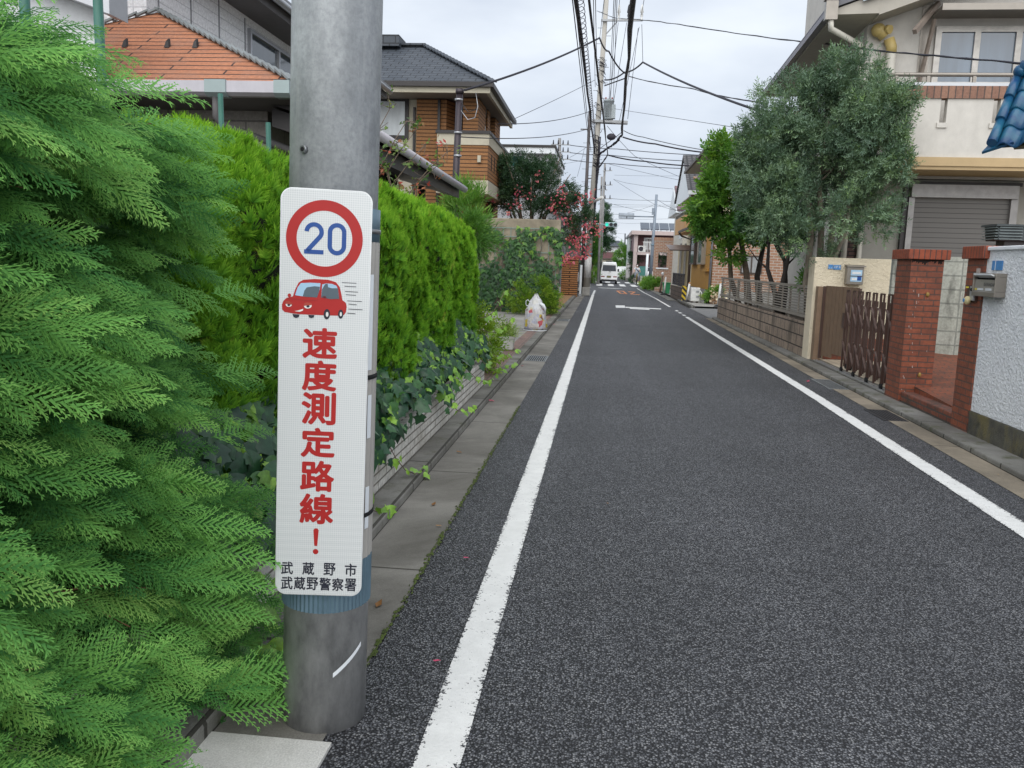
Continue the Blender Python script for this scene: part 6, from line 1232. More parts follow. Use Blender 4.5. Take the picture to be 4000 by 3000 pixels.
# ---- traffic light and the back of the opposite one
TY = 62; SX = at(2297, 900, TY).x; m_tsig = plain("traffic_light_grey_green", (.33, .43, .45), .45, .2); m_sigp = plain("blue_grey_pole", (.23, .27, .32), .5, .3, var=.06)
t = thing('traffic_light', 'horizontal traffic light showing green over the street', 'traffic light', (SX, TY, 0)); a, b = at(2300, 873, TY), at(2364, 877, TY)
MB().cyl((SX, TY, 0), (SX, TY, a.z + .5), .10, .08, 12).build('pole', m_conc, t); MB().tube([Vector((SX, TY, a.z)), b], .045, 8).build('mast_arm', m_tsig, t)
h0, h1 = at(2363, 868, TY), at(2411, 888, TY); zc_ = (h0.z + h1.z) / 2; hh = .17; MB().box(h0.x, h1.x, TY - .08, TY + .08, zc_ - hh, zc_ + hh).build('housing', m_tsig, t, bevel=.05)
for i in range(3):
    x = h0.x + (h1.x - h0.x) * (i + .5) / 3; M = Mt("green_signal_light" if i == 0 else "dark_lens")
    if i == 0: M.col((.02, .55, .42)); M.b.inputs['Emission Color'].default_value = (.02, .62, .46, 1); M.b.inputs['Emission Strength'].default_value = .55
    else: M.col((.03, .035, .05)); M.rough(.3)
    l_ = MB().cyl((x, TY - .081, zc_), (x, TY - .10, zc_), .115, .115, 18).build('green_lens' if i == 0 else 'lens', M.m, t); mb = MB()
    vs = []
    for j in range(15):
        u = R(-10 + 200 * j / 14)
        for d_ in (.08, .28): vs.append((x + .13 * math.cos(u), TY - d_, zc_ + .13 * math.sin(u)))
    mb.add(vs, [(2 * j, 2 * j + 1, 2 * j + 3, 2 * j + 2) for j in range(14)]); mb.build('visor', m_tsig if i == 0 else m_cable, t)
RY = 73; rb, rt_ = at(2538, 1100, RY), at(2565, 760, RY); rb.z = 0
t = thing('signal_pole', 'blue grey signal pole with a signal seen from behind on its arm', 'signal pole', tuple(rb))
MB().tube([rb, rb.lerp(rt_, .5), rt_], [.15, .125, .105], 16).build('shaft', m_sigp, t); q = rb.lerp(rt_, .44); MB().cyl(q, q + Vector((0, 0, .12)), .15, .15, 14).build('band', m_band, t); b = at(2476, 845, RY); zz = b.z; a = rb.lerp(rt_, zz / rt_.z)
MB().tube([a, b], .05, 8).build('mast_arm', m_sigp, t); h0, h1 = at(2417, 836, RY), at(2477, 846, RY); bk = MB().box(h0.x, h1.x, RY - .1, RY + .1, zz - .22, zz + .27).build('signal_back', plain("signal_back_grey", (.33, .37, .42), .5, .3), t, bevel=.05); MB().box(h0.x + .02, h1.x - .02, RY - .112, RY - .101, zz - .02, zz + .03).box((h0.x + h1.x) / 2, (h0.x + h1.x) / 2 + .08, RY - .112, RY - .101, zz - .21, zz - .02).build('seam', m_wire_, bk)
q = at(2551, 825, RY); MB().box(q.x - .1, q.x + .12, RY - .25, RY - .05, q.z - .3, q.z + .25).build('control_box', m_sigp, t); MB().cyl((rb.x - .35, RY - .5, 0), (rb.x - .33, RY - .5, 2.6), .1, .1, 12).build('white_sleeve', m_tape, t)
# ================================================================ FAR RIGHT HOUSES AND THE STREET END
m_must = plain("mustard_stucco", (.50, .265, .055), .8, var=.07, grime=.15); m_cupper = plain("cream_upper_wall", (.60, .53, .38), .8, var=.05, grime=.1); m_bbrick = bricks("tan_brick", (.40, .215, .135), (.33, .17, .105), (.48, .42, .36), .32, .115, .016, rough=.85, bump=.5, dist=.01)
m_kawara = bricks("grey_pan_tile", (.14, .13, .135), (.10, .095, .10), (.03, .03, .03), .30, .26, .05, rough=.6, bump=1, dist=.05, offset=0); m_maroon = bricks("maroon_roof_tile", (.21, .13, .14), (.17, .10, .11), (.06, .04, .045), .5, .28, .03, rough=.7); m_brwn = plain("brown_trim", (.07, .05, .04), .5)
# mustard house with brick end wall
t = thing('mustard_house', 'two storey house with mustard side wall and tan brick front behind the green tree', 'house', (7, 41, 0))
MB().box(4.62, 12, 37.12, 45.3, .62, 3.45).build('mustard_wall', m_must, t); MB().box(4.66, 12, 37.0, 37.11, .62, 3.4).build('brick_wall', m_bbrick, t); MB().box(4.6, 12.05, 36.98, 45.3, 0, .61).build('foundation', m_apron, t); MB().box(4.8, 12, 37.3, 45.2, 3.45, 6.5).build('upper_wall', m_cupper, t)
MB().prism([(4.05, 36.4, 6.45), (12.6, 36.4, 6.45), (8.3, 36.4, 8.3)][::-1], (0, 9.4, 0)).build('roof', plain("brown_roof_sheet", (.20, .12, .09), .6, var=.1), t); MB().box(3.98, 4.08, 36.4, 45.8, 6.38, 6.5).build('gutter', m_brwn, t); MB().box(4.06, 4.8, 36.5, 45.7, 6.38, 6.44).build('soffit', m_eave, t)
lr = MB().prism([(3.98, 41.2, 3.42), (4.62, 41.2, 3.72), (4.62, 41.2, 3.80), (3.98, 41.2, 3.50)][::-1], (0, 5.2, 0)).build('lean_roof', m_kawara, t); MB().box(3.92, 3.99, 41.2, 46.4, 3.36, 3.46).build('lean_gutter', m_brwn, lr)
MB().tube([(3.95, 46.2, 3.38), (4.1, 46.2, 3.2), (4.55, 45.5, 3.0), (4.55, 45.45, .1)], .05, 8).build('downpipe', m_brwn, t); MB().tube([(4.58, 37.05, 6.3), (4.58, 37.05, .05)], .05, 8).build('downpipe', plain("grey_downpipe", (.22, .22, .25), .5), t)
for y0, y1 in ((42.6, 44.7), (39.4, 41.2)):
    b_ = MB().box(4.42, 4.62, y0, y1, 1.72, 1.80).box(4.42, 4.62, y0, y1, 3.05, 3.15).box(4.42, 4.62, y0, y0 + .08, 1.8, 3.05).box(4.42, 4.62, y1 - .08, y1, 1.8, 3.05).build('bay_window', m_brwn if y0 > 42 else m_slat, t); MB().box(4.45, 4.6, y0 + .08, y1 - .08, 1.8, 3.05).build('pane', glass("grey_green_glass", (.09, .12, .12), .1), b_)
MB().box(4.40, 4.62, 39.2, 41.4, 3.16, 3.26).box(4.5, 4.62, 37.6, 39.2, 1.42, 1.52).build('hood', m_must, t)
window(t, at(2893, 1040, 37).x, at(2976, 1040, 37).x, 1.38, 2.15, 'y-', 36.998, m_brwn, plain("pale_curtain", (.36, .37, .37), .6, var=.2, nscale=14, streak=True), .05, 1)
window(t, 5.0, 5.55, 4.6, 6.1, 'y-', 37.3, m_tape, m_glass, .06, 1)
t = thing('outdoor_unit', 'pale air conditioner outdoor unit on the ground by the mustard wall', 'air conditioner', (4.62, 37.6, .08)); ax0, ax1 = at(2696, 1140, 37.2).x, at(2733, 1140, 37.2).x
MB().box(ax0, ax1 - .02, 36.85, 37.25, .14, .72).build('casing', m_ins, t, bevel=.02); MB().box(ax0 + .04, ax0 + .1, 36.86, 37.24, .08, .14).box(ax1 - .14, ax1 - .08, 36.86, 37.24, .08, .14).build('foot', m_brwn, t); MB().box(ax1 - .18, ax1 - .06, 36.835, 36.849, .52, .60).box(ax1 - .18, ax1 - .06, 36.835, 36.849, .30, .38).build('vent_slot', m_alu, t); MB().tube([(ax1 - .02, 37.0, .6), (ax1 + .06, 37.0, .5), (ax1 + .05, 37.0, .1)], .03, 6).build('pipe', m_ins, t)
# low wall with railing, hazard guard, bollards, bin
t = thing('railed_block_wall', 'low brown block wall with black railing before the mustard house', 'wall', (3.75, 42, 0)); MB().box(3.62, 3.78, 38.9, 45.4, 0, .62).build('blocks', bricks("brown_block", (.15, .105, .08), (.12, .085, .065), (.04, .03, .025), .42, .2, .016, rough=.9, stain=(.03, .028, .02), amt=.6), t)
mb = MB()
for i in range(30): y = 39.0 + i * .22; mb.box(3.69, 3.705, y, y + .03, .7, 1.22)
mb.build('bars', m_cable, t); MB().box(3.68, 3.72, 38.95, 45.4, 1.22, 1.27).box(3.68, 3.72, 38.95, 45.4, .68, .72).build('rail', m_cable, t)
M = Mt("hazard_stripes"); sv = M.add("ShaderNodeTexWave"); sv.bands_direction = 'DIAGONAL'; sv.inputs['Scale'].default_value = 2.6; M.ln(M.coords(), sv.inputs[0]); M.col(M.mix(M.ramp(sv.outputs['Fac'], [(.48, 0), (.52, 1)]), (.02, .02, .02), (.70, .50, .04))).rough(.5)
solid('corner_guard', 'black and yellow striped guard on the end of the railed wall', 'guard', MB().box(3.60, 3.80, 38.78, 38.89, .05, .74), M.m, (3.7, 38.83, .05))
m_rub = plain("black_rubber", (.02, .02, .022), .8)
def bollard(px, py, Y, h, label, tilt=.05):
    p = at(px, py, Y); t = thing('bollard', label, 'bollard', (p.x, Y, .02), group='white plastic bollards'); MB().lathe([(0, .0), (.2, .0), (.2, .06), (.13, .13), (.06, .15), (0, .15)], p.x, Y, 16).build('base', m_rub, t); C.objects[-1]
    MB().tube([(p.x, Y, .12), (p.x + tilt, Y, h)], [.052, .045], 12).build('post', m_ins, t); MB().blob((p.x + tilt, Y, h), (.05, .05, .05), 10, 6).build('cap', plain("orange_cap", (.5, .25, .1), .6) if Y < 40 else m_ins, t)
bollard(2681, 1180, 37.6, .88, 'leaning white bollard on black base beside the striped corner guard', .09); bollard(2594, 1145, 47.0, .98, 'white bollard on black base before the green bin', .05); bollard(2805, 1195, 33.9, 1.0, 'white bollard partly hidden behind the louvre fence end', .05)
p = at(2602, 1140, 48.3); t = thing('wheelie_bin', 'green plastic bin with lid beside the railed block wall', 'bin', (p.x, 48.3, .08)); m_bin = plain("green_bin_plastic", (.03, .27, .11), .45, var=.08)
MB().prism([(p.x - .17, 48.1, .08), (p.x + .17, 48.1, .08), (p.x + .21, 48.1, .64), (p.x - .21, 48.1, .64)], (0, .42, 0)).build('tub', m_bin, t, bevel=.02); MB().box(p.x - .23, p.x + .23, 48.06, 48.56, .64, .70).build('lid', m_bin, t, bevel=.02)
p = at(2578, 1140, 51.2); t = thing('lamp_post', 'short wooden post with a small lamp beside the planter', 'lamp post', (p.x, 51.2, 0)); MB().tube([(p.x, 51.2, 0), (p.x + .1, 51.2, 1.05)], .06, 8).build('post', m_bark, t); MB().blob((p.x + .1, 51.2, 1.16), (.08, .08, .10), 10, 8).build('lamp', m_tape, t)
p = at(2566, 1128, 54); t = thing('brick_planter', 'low brick planter on the street corner', 'planter', (p.x, 54, .08)); MB().box(p.x - .1, p.x + .55, 53.6, 55.4, .0, .26).build('edging', m_bbrick, t)
p = at(2545, 1112, 56); shrub('corner_shrub', 'bright green corner hedge above the low brick planter', (p.x, 56, .42), (.52, .9, .38), 900, SP6, .26, m_bam, nc=30)
p = at(2524, 1115, 58.5); shrub('corner_shrub', 'pale broad leafed plants at the street corner before the crossing', (p.x, 58.5, .32), (.28, .5, .35), 260, SPB, .3, m_yel_, nc=14)
p = at(2795, 1165, 36.3); t = shrub('flower_pot', 'potted shrub with cream and pink flowers by the brick wall', (p.x, 36.3, .42), (.36, .36, .30), 300, SPB, .22, m_bam, cat='potted plant', nc=16); c_ = np.array([(p.x, 36.1, .46)]) + rng.normal(0, .16, (150, 3)); leaves('blossom', ([(0, 0, 0), (.5, .5, .1), (1, 0, 0), (.5, -.5, .1)], [(0, 3, 2, 1)]), c_, rdir(150), rdir(150) + np.array([0, -1, .5]), .12, rng.random(150), leafy("cream_flower", [(0, (.62, .40, .28)), (1, (.70, .62, .45))], trans=.2), t); MB().lathe([(.0, .06), (.22, .06), (.28, .3), (.25, .3)], p.x, 36.3, 14).build('pot', m_bbrick, t)
p = at(2757, 1172, 37); t = thing('flower_pot', 'small dark pot with a little plant beside the outdoor unit', 'potted plant', (p.x, 36.7, .08)); MB().lathe([(0, .08), (.10, .08), (.13, .3), (.11, .3)], p.x, 36.7, 12).build('pot', m_rub, t); crown(t, 'foliage', (p.x, 36.7, .42), (.16, .16, .14), 70, 8, SPB, .2, m_yel_)
# balcony house, pale house
t = thing('balcony_house', 'cream house with rounded orange balcony and grey pan tile roof', 'house', (7, 51, 0)); bz0, bz1 = at(2700, 905, 47.6).z, at(2700, 838, 47.6).z; bxx = at(2676, 870, 47.6).x
MB().box(bxx + .95, 12, 48.6, 56, 0, 6.1).build('wall', m_cupper, t); MB().box(bxx + .45, bxx + .95, 48.9, 50, 3, 6.0).build('corner_pier', m_cupper, t); mb = MB()
for i in range(11): z = bz1 + .05 + i * .2; mb.box(bxx + .42 - (i % 2) * .0, bxx + .62 + (i % 2) * .12, 48.84, 48.90, z, z + .11)
mb.build('brick_quoin', m_bbrick, t)
vs = []; 
for j in range(13):
    u = R(180 + 90 * j / 12 - 0)
    for z in (bz0, bz1): vs.append((bxx + .8 + .8 * math.cos(u), 48.3 + .8 * math.sin(u), z))
for z in (bz0, bz1): vs.append((bxx + 2.6, 47.5, z))
m_orb = plain("orange_balcony_panel", (.58, .34, .15), .7, var=.06, grime=.2); bl_ = MB().add(vs, [(2 * j, 2 * j + 2, 2 * j + 3, 2 * j + 1) for j in range(13)], True).box(bxx, bxx + .06, 48.3, 54, bz0, bz1).box(bxx + .05, bxx + 2.6, 47.6, 54, bz0 + .02, bz0 + .1).build('balcony', m_orb, t)
MB().tube([(bxx, 54, bz1 + .22), (bxx, 48.3, bz1 + .22)] + [(bxx + .8 + .8 * math.cos(R(180 + 90 * j / 6)), 48.3 + .8 * math.sin(R(180 + 90 * j / 6)), bz1 + .22) for j in range(7)] + [(bxx + 2.6, 47.5, bz1 + .22)], .04, 8).build('handrail', m_alu, bl_)
MB().box(bxx + .96, bxx + 1.4, 48.55, 48.6, bz1 - .6, bz1 + 1.3).build('balcony_door', m_glass, t)
e0, e1 = at(2692, 745, 48), at(2752, 668, 48.5); ez = e0.z
MB().prism([(e0.x - .1, 47.5, ez), (8.5, 47.5, ez), (8.5, 52.0, ez + 2.4), (e0.x - .1, 52.0, ez + 2.4)], (0, 0, -.12)).prism([(e0.x - .1, 52.0, ez + 2.4), (8.5, 52, ez + 2.4), (8.5, 56.5, ez), (e0.x - .1, 56.5, ez)], (0, 0, -.12)).build('roof', m_kawara, t); MB().prism([(e0.x - .02, 47.5, ez - .35), (e0.x - .02, 56.5, ez - .35), (e0.x - .02, 52, ez + 2.1)], (.1, 0, 0)).box(e0.x - .1, 8.5, 47.42, 47.5, ez - .24, ez - .02).build('fascia', m_tape, t)
MB().tube([(e0.x + .9, 47.45, ez - .2), (bxx + 2.6, 47.45, ez - .4), (bxx + 2.6, 47.45, .1)], .05, 8).build('downpipe', m_brwn, t)
t = thing('awning_canopy', 'brown translucent curved awning over the entrance beyond the mustard house', 'awning', (5, 50, 2.6)); a, b = at(2604, 950, 50), at(2698, 975, 50); vs = []
for j in range(6):
    s_ = j / 5
    for x in (a.x + .12 * s_ * 0, b.x + 1): vs.append((x + .25 * (1 - s_) * 0 + (.0 if x > 5 else .18 * (s_ ** 2)), 49.6 + 1.4 * (1 - s_), a.z - .05 - .32 * s_ ** 1.6))
MB().add(vs, [(2 * j, 2 * j + 1, 2 * j + 3, 2 * j + 2) for j in range(5)], True).build('sheet', plain("smoky_polycarbonate", (.20, .16, .145), .3, var=.1), t); MB().box(a.x + .15, b.x + 1, 49.55, 49.61, a.z - .42, a.z - .36).bar((b.x - .1, 49.6, a.z - .4), (b.x - .1, 49.6, 0), .07, .07).build('frame', m_brwn, t)
t = thing('entrance_wall', 'pale cream entrance wall with dark door posts behind the awning', 'wall', (5.4, 53, 0)); MB().box(at(2650, 1000, 53).x, 7.5, 53, 53.2, 0, at(2660, 972, 53).z).build('panel', m_cupper, t); MB().box(at(2655, 1000, 52.9).x, at(2655, 1000, 52.9).x + .1, 52.88, 52.99, 0, 3).box(at(2672, 1000, 52.9).x, at(2672, 1000, 52.9).x + .12, 52.88, 52.99, 0, 3).build('door_post', m_alu, t)
t = thing('pale_gable_house', 'pale house with white gable edge and maroon roof behind the balcony house', 'house', (7, 60, 0)); e0 = at(2640, 818, 58); e1 = at(2652, 726, 58.2); x0 = e0.x
MB().box(x0 + .6, 10, 58.6, 66, 0, e0.z + .2).build('wall', plain("pale_cream_wall", (.62, .59, .52), .8), t); MB().prism([(x0 + .1, 58, e0.z), (9, 58, e0.z), (9, 61.4, e1.z + .3), (x0 + .1, 61.4, e1.z + .3)], (0, 0, -.1)).prism([(x0 + .1, 61.4, e1.z + .3), (9, 61.4, e1.z + .3), (9, 65, e0.z), (x0 + .1, 65, e0.z)], (0, 0, -.1)).build('roof', m_maroon, t); MB().prism([(x0 + .02, 57.9, e0.z - .2), (x0 + .02, 65.1, e0.z - .2), (x0 + .02, 61.4, e1.z + .12)], (.5, 0, 0)).build('gable_trim', m_tape, t)
window(t, 59.0, 59.6, at(2664, 930, 59).z, at(2664, 870, 59).z, 'x-', x0 + .6, m_tape, m_glass, .06, 0); window(t, 60.2, 60.9, at(2664, 930, 59).z, at(2664, 870, 59).z, 'x-', x0 + .6, m_tape, m_glass, .06, 0)
# brick screen with a square opening
BY = 66; x0, x1, zt = at(2558, 930, BY).x, at(2700, 930, BY).x, at(2600, 928, BY).z; w0, w1, wz0, wz1 = at(2571, 1010, BY).x, at(2606, 1010, BY).x, at(2590, 1046, BY).z, at(2590, 986, BY).z
t = thing('brick_screen_building', 'tan brick screen wall with a square opening at the far corner', 'building', (x0 + 1, BY, 0)); dx1 = at(2628, 1010, BY).x
MB().box(x0, w0, BY, BY + .5, 0, zt - .28).box(w0, w1, BY, BY + .5, 0, wz0).box(w0, w1, BY, BY + .5, wz1, zt - .28).box(w1, dx1, BY, BY + .5, 0, zt - .28).box(dx1, x1, BY, BY + .5, wz1 + .25, zt - .28).build('brickwork', m_bbrick, t); MB().box(x0 - .02, x1, BY - .02, BY + .52, zt - .28, zt).build('soldier_course', bricks("tan_soldier", (.40, .20, .12), (.35, .17, .1), (.42, .36, .3), .115, .5, .016, offset=0), t); MB().box(w0 - .12, w1 + .12, BY - .08, BY, wz0 - .1, wz0).build('sill', m_tape, t)
cp = thing('conifer', 'small blue green conifer seen through the square brick opening', 'tree', ((w0 + w1) / 2, BY + 1.4, 0)); crown(cp, 'crown', ((w0 + w1) / 2, BY + 1.0, (wz0 + wz1) / 2 - .1), (.5, .4, .75), 700, 30, SPO, .22, m_dkg); MB().cyl(((w0 + w1) / 2, BY + 1.2, 0), ((w0 + w1) / 2, BY + 1.1, 1.6), .06, .04, 8).build('trunk', m_bark, cp)
# apartment block with solar panels
AY = 84; x0, x1 = at(2478, 930, AY).x, at(2700, 930, AY).x; zr, zb = at(2480, 906, AY).z, at(2490, 990, AY).z; m_pinkw = plain("dusty_pink_render", (.50, .41, .39), .8, var=.05); m_mar = plain("maroon_panel", (.13, .055, .06), .6, var=.1)
t = thing('apartment_block', 'pink and maroon apartment block with solar panels on its roof', 'building', (x0 + 4, AY, 0)); MB().box(x0, x1, AY + 1.2, AY + 9, 0, zr - .25).build('wall', m_mar, t); MB().box(x0, x0 + .35, AY, AY + 1.2, 0, zr - .25).build('end_wall', m_pinkw, t); MB().box(x0 - .3, x1, AY - .4, AY + 9.2, zr - .25, zr + .12).build('roof_slab', m_pinkw, t); fz = at(2500, 985, AY).z; MB().box(x0 + .3, x1, AY, AY + 1.2, fz - .25, fz).build('balcony_floor', m_pinkw, t)
mb = MB()
for i in range(40): x = x0 + .9 + i * .14; mb.box(x, x + .03, AY, AY + .03, fz, fz + .95)
rl_ = mb.build('railing', m_ins, t); MB().box(x0 + .85, x1, AY - .01, AY + .04, fz + .95, fz + 1.02).build('handrail', m_ins, rl_)
for a_, b_ in ((2515, 2532), (2535, 2552)): window(t, at(a_, 950, AY + 1.1).x, at(b_, 950, AY + 1.1).x, fz + .3, zr - .5, 'y-', AY + 1.2, m_tape, m_curt, .08, 0)
ac = MB().box(x0 + .42, x0 + 1.15, AY + .1, AY + .45, fz + .02, fz + .62).build('outdoor_unit', m_ins, t, bevel=.03); MB().cyl((x0 + .7, AY + .095, fz + .32), (x0 + .7, AY + .085, fz + .32), .23, .23, 18).build('fan', m_cable, ac)
MB().box(x0 + 1.2, x0 + 3, AY + .5, AY + .6, zr - .62, zr - .5).build('washing', m_ins, t)
pz = at(2505, 868, AY + 2).z; m_solar = plain("solar_cell", (.07, .085, .11), .25, var=.1)
for i in range(4):
    xa = at(2503, 880, AY + 1).x + i * 1.02 * (at(2540, 880, AY + 1).x - at(2503, 880, AY + 1).x); xb = xa + .96 * (at(2540, 880, AY + 1).x - at(2503, 880, AY + 1).x); s_ = MB().prism([(xa, AY + .8, zr + .35), (xb, AY + .8, zr + .35), (xb, AY + 2.6, pz), (xa, AY + 2.6, pz)], (0, .05, -.08)).build('solar_panel', m_solar, t); MB().bar((xa + .2, AY + 2.4, zr + .1), (xa + .2, AY + 2.4, pz - .1), .06, .06).bar((xb - .2, AY + 1, zr + .1), (xb - .2, AY + 1, zr + .4), .06, .06).build('panel_stand', m_alu, s_)
t = thing('narrow_white_house', 'narrow pale green white house beside the apartment block', 'house', (at(2465, 950, 92).x, 95, 0)); MB().box(at(2457, 950, 92).x, at(2482, 950, 92).x, 92, 100, 0, at(2465, 925, 92).z).build('wall', plain("mint_white_wall", (.52, .57, .55), .8), t); MB().box(at(2452, 950, 91.5).x, at(2485, 950, 92).x, 91.5, 101, at(2465, 925, 92).z, at(2465, 917, 92).z).build('roof', m_fascia, t); MB().box(at(2463, 950, 91.9).x, at(2468, 950, 91.9).x, 91.9, 91.99, at(2465, 975, 92).z, at(2465, 940, 92).z).build('window', m_glass, t)
# street end
EY = 125; x0, x1 = at(2352, 960, EY).x, at(2446, 960, EY).x; ze = at(2400, 962, EY).z; zr = at(2400, 937, EY).z; zb = at(2400, 985, EY).z
t = thing('street_end_house', 'white house with dark grey hip roof and brown balcony at the street end', 'house', ((x0 + x1) / 2, EY, 0)); MB().box(x0 + .3, x1 - .3, EY, EY + 8, 0, ze).build('wall', m_stucco_w, t); MB().prism([(x0 - .5, EY - .7, ze), (x1 + .5, EY - .7, ze), (x1 - 1, EY + 3, zr), (x0 + .9, EY + 3, zr)], (0, .2, -.05)).prism([(x0 + .9, EY + 3, zr), (x1 - 1, EY + 3, zr), (x1 + .5, EY + 8, ze), (x0 - .5, EY + 8, ze)], (0, 0, -.1)).build('roof', m_shingle, t); q0, q1 = at(2356, 990, EY - .8).x, at(2402, 990, EY - .8).x; MB().box(q0, q1, EY - .9, EY - .01, at(2400, 1011, EY).z, zb).build('balcony', m_mar, t); window(t, at(2364, 975, EY).x, at(2388, 975, EY).x, zb + .1, at(2388, 968, EY).z, 'y-', EY, m_brwn, m_glass, .12, 1)
t = thing('cream_house', 'cream wall of a house behind the white van', 'house', (at(2350, 1020, 115).x, 117, 0)); MB().box(at(2343, 1000, 115).x, at(2400, 1000, 115).x, 115, 122, 0, at(2350, 1012, 115).z).build('wall', m_cream, t); MB().box(at(2341, 1000, 114.7).x, at(2403, 1000, 114.7).x, 114.6, 122.2, at(2350, 1012, 115).z, at(2350, 1012, 115).z + .15).build('roof', m_brwn, t)
MB_ = MB; 
for lab, c, r, K, mat, nc in (('tall dark clipped tree beyond the crossing on the left', (2352, 905, 80), (.95, 1.2, 2.6), 4200, m_dkg, 90), ('clipped green column hedge below the tall dark tree', (2318, 975, 72), (.48, .8, 1.75), 2200, m_grn, 40), ('leafy green tree on the far right beyond the van', (2432, 1010, 100), (1.15, 1.2, 1.5), 1800, m_grn, 34), ('dark green tree above the cyclist', (2492, 1025, 86), (1.0, 1.0, 1.25), 1800, m_dkg, 34), ('rounded green tree beside the signal pole', (2522, 1035, 88), (.8, .9, 1.0), 1200, m_grn, 26), ('dark trees behind the white van', (2418, 1050, 112), (1.1, 1.5, 1.3), 1200, m_dkg, 24)):
    c0 = at(*c); t = thing('street_tree', lab, 'tree', (c0.x, c0.y, 0), group='trees lining the far street'); crown(t, 'crown', tuple(c0), r, K, nc, SP6, .38, mat, spread=.3, shell=.45, lo=.05, hi=.9); MB().cyl((c0.x, c0.y, 0), (c0.x, c0.y, c0.z), .12, .07, 8).build('trunk', m_bark, t)
for lab, c, r, K, mat in (('ground plants at the foot of the far left wall', (2322, 1075, 69), (.3, .6, .6), 260, m_bam), ('weeds along the far left kerb', (2332, 1085, 78), (.25, .7, .35), 160, m_grn), ('low shrubs on the right kerb beyond the cyclist', (2440, 1078, 92), (.45, .8, .5), 260, m_bam), ('grass clump at the foot of the garden wall left of the cyclist', (2472, 1095, 78), (.2, .4, .5), 160, m_dkg), ('green shrub behind the crape myrtle by the dark eaved house', (2215, 970, 48), (.8, .8, .8), 500, m_oli)):
    c0 = at(*c); shrub('street_shrub', lab, tuple(c0), r, K, SP6, .3, mat, nc=18)
t = thing('red_fence_panel', 'rusty red fence panel on the far left pavement', 'fence', (at(2313, 1060, 75).x, 75, 0)); MB().box(at(2308, 1060, 75).x, at(2318, 1060, 75).x, 75, 79, .1, at(2313, 1032, 75).z).build('panel', plain("rusty_red", (.28, .06, .03), .7), t); MB().box(at(2318, 1060, 75).x, at(2322, 1060, 75).x, 75, 75.2, 0, at(2313, 1030, 75).z).build('post', m_tape, t)
t = thing('garden_wall', 'grey block garden wall beside the cyclist', 'wall', (at(2520, 1090, 80).x, 80, 0)); MB().box(at(2500, 1090, 80).x, at(2540, 1090, 80).x, 80, 80.2, 0, at(2520, 1078, 80).z).build('blocks', m_cblock, t); MB().box(at(2497, 1060, 81).x, at(2527, 1060, 81).x, 80.9, 81, at(2520, 1078, 80).z, at(2510, 1040, 81).z).build('mesh_fence', plain("green_mesh", (.05, .18, .16), .6), t)
t = thing('white_cabinet', 'white cabinet standing on the right side far down the street', 'cabinet', (at(2452, 1045, 90).x, 90, 0)); MB().box(at(2446, 1045, 90).x, at(2460, 1045, 90).x, 90, 90.6, .3, at(2450, 1026, 90).z).build('box', m_ins, t); MB().box(at(2447, 1045, 90).x, at(2459, 1045, 90).x, 90, 90.5, 0, .3).build('plinth', m_apron, t)
# soft green hedgerow and roofs closing the view far off
struct('far_hill', MB().prism([(-90, 230, -1), (90, 230, -1), (90, 230, 4.5), (30, 230, 6), (-20, 230, 5), (-90, 230, 5)], (0, 20, 0)), m_dkg)
# ================================================================ SMALL THINGS, VEHICLES, PERSON
# ---- rubbish bag
bc = at(2090, 1285, 18.7); M = Mt("clear_plastic_bag"); vo = M.add("ShaderNodeTexVoronoi"); vo.inputs['Scale'].default_value = 13; M.ln(M.coords(), vo.inputs[0]); sp = M.add("ShaderNodeSeparateColor"); M.ln(vo.outputs['Color'], sp.inputs[0]); szz = M.add("ShaderNodeSeparateXYZ"); M.ln(M.coords(), szz.inputs[0])
junk = M.ramp(sp.outputs[0], [(0, (.62, .60, .58)), (.35, (.70, .68, .66)), (.48, (.66, .52, .07)), (.60, (.66, .64, .66)), (.74, (.60, .12, .14)), (.775, (.70, .66, .64)), (.84, (.22, .12, .08)), (.87, (.55, .56, .66)), (1, (.75, .73, .72))]); junk.node.color_ramp.interpolation = 'CONSTANT'
M.col(M.mix(M.ramp(szz.outputs[2], [(.44, 0), (.52, .9)]), junk, (.78, .79, .80))).rough(.22).bump(M.noise(16, 4, .7, stretch=(1.5, 1.5, .5)), 1, .06); M.b.inputs['Coat Weight'].default_value = .4
t = thing('rubbish_bag', 'clear plastic rubbish bag full of coloured wrappers on the kerb edge', 'rubbish bag', (bc.x, 18.7, .07)); vs = []; fs = []; NV, NU = 16, 26; rr_ = random.Random(3)
prof = [(.19, .0), (.235, .02), (.25, .10), (.24, .22), (.235, .34), (.215, .44), (.18, .52), (.155, .58), (.13, .64), (.10, .69), (.075, .73), (.03, .77)]
for i, (r_, z) in enumerate(prof):
    for j in range(NU): u = 2 * PI * j / NU; k = 1 + .07 * math.sin(j * 2.1 + i) + .05 * rr_.uniform(-1, 1) + (.12 * math.sin(j * 5) if i > 7 else 0); vs.append((r_ * k * math.cos(u), r_ * .85 * k * math.sin(u), z + .012 * rr_.uniform(-1, 1) + (.05 * math.sin(j * 1.3) if i == 11 else 0)))
n0 = len(vs); vs.append((0, 0, 0)); vs.append((0, 0, .74)); fs = [(i * NU + j, i * NU + (j + 1) % NU, (i + 1) * NU + (j + 1) % NU, (i + 1) * NU + j) for i in range(len(prof) - 1) for j in range(NU)] + [(n0, (j + 1) % NU, j) for j in range(NU)] + [(n0 + 1, 11 * NU + j, 11 * NU + (j + 1) % NU) for j in range(NU)]
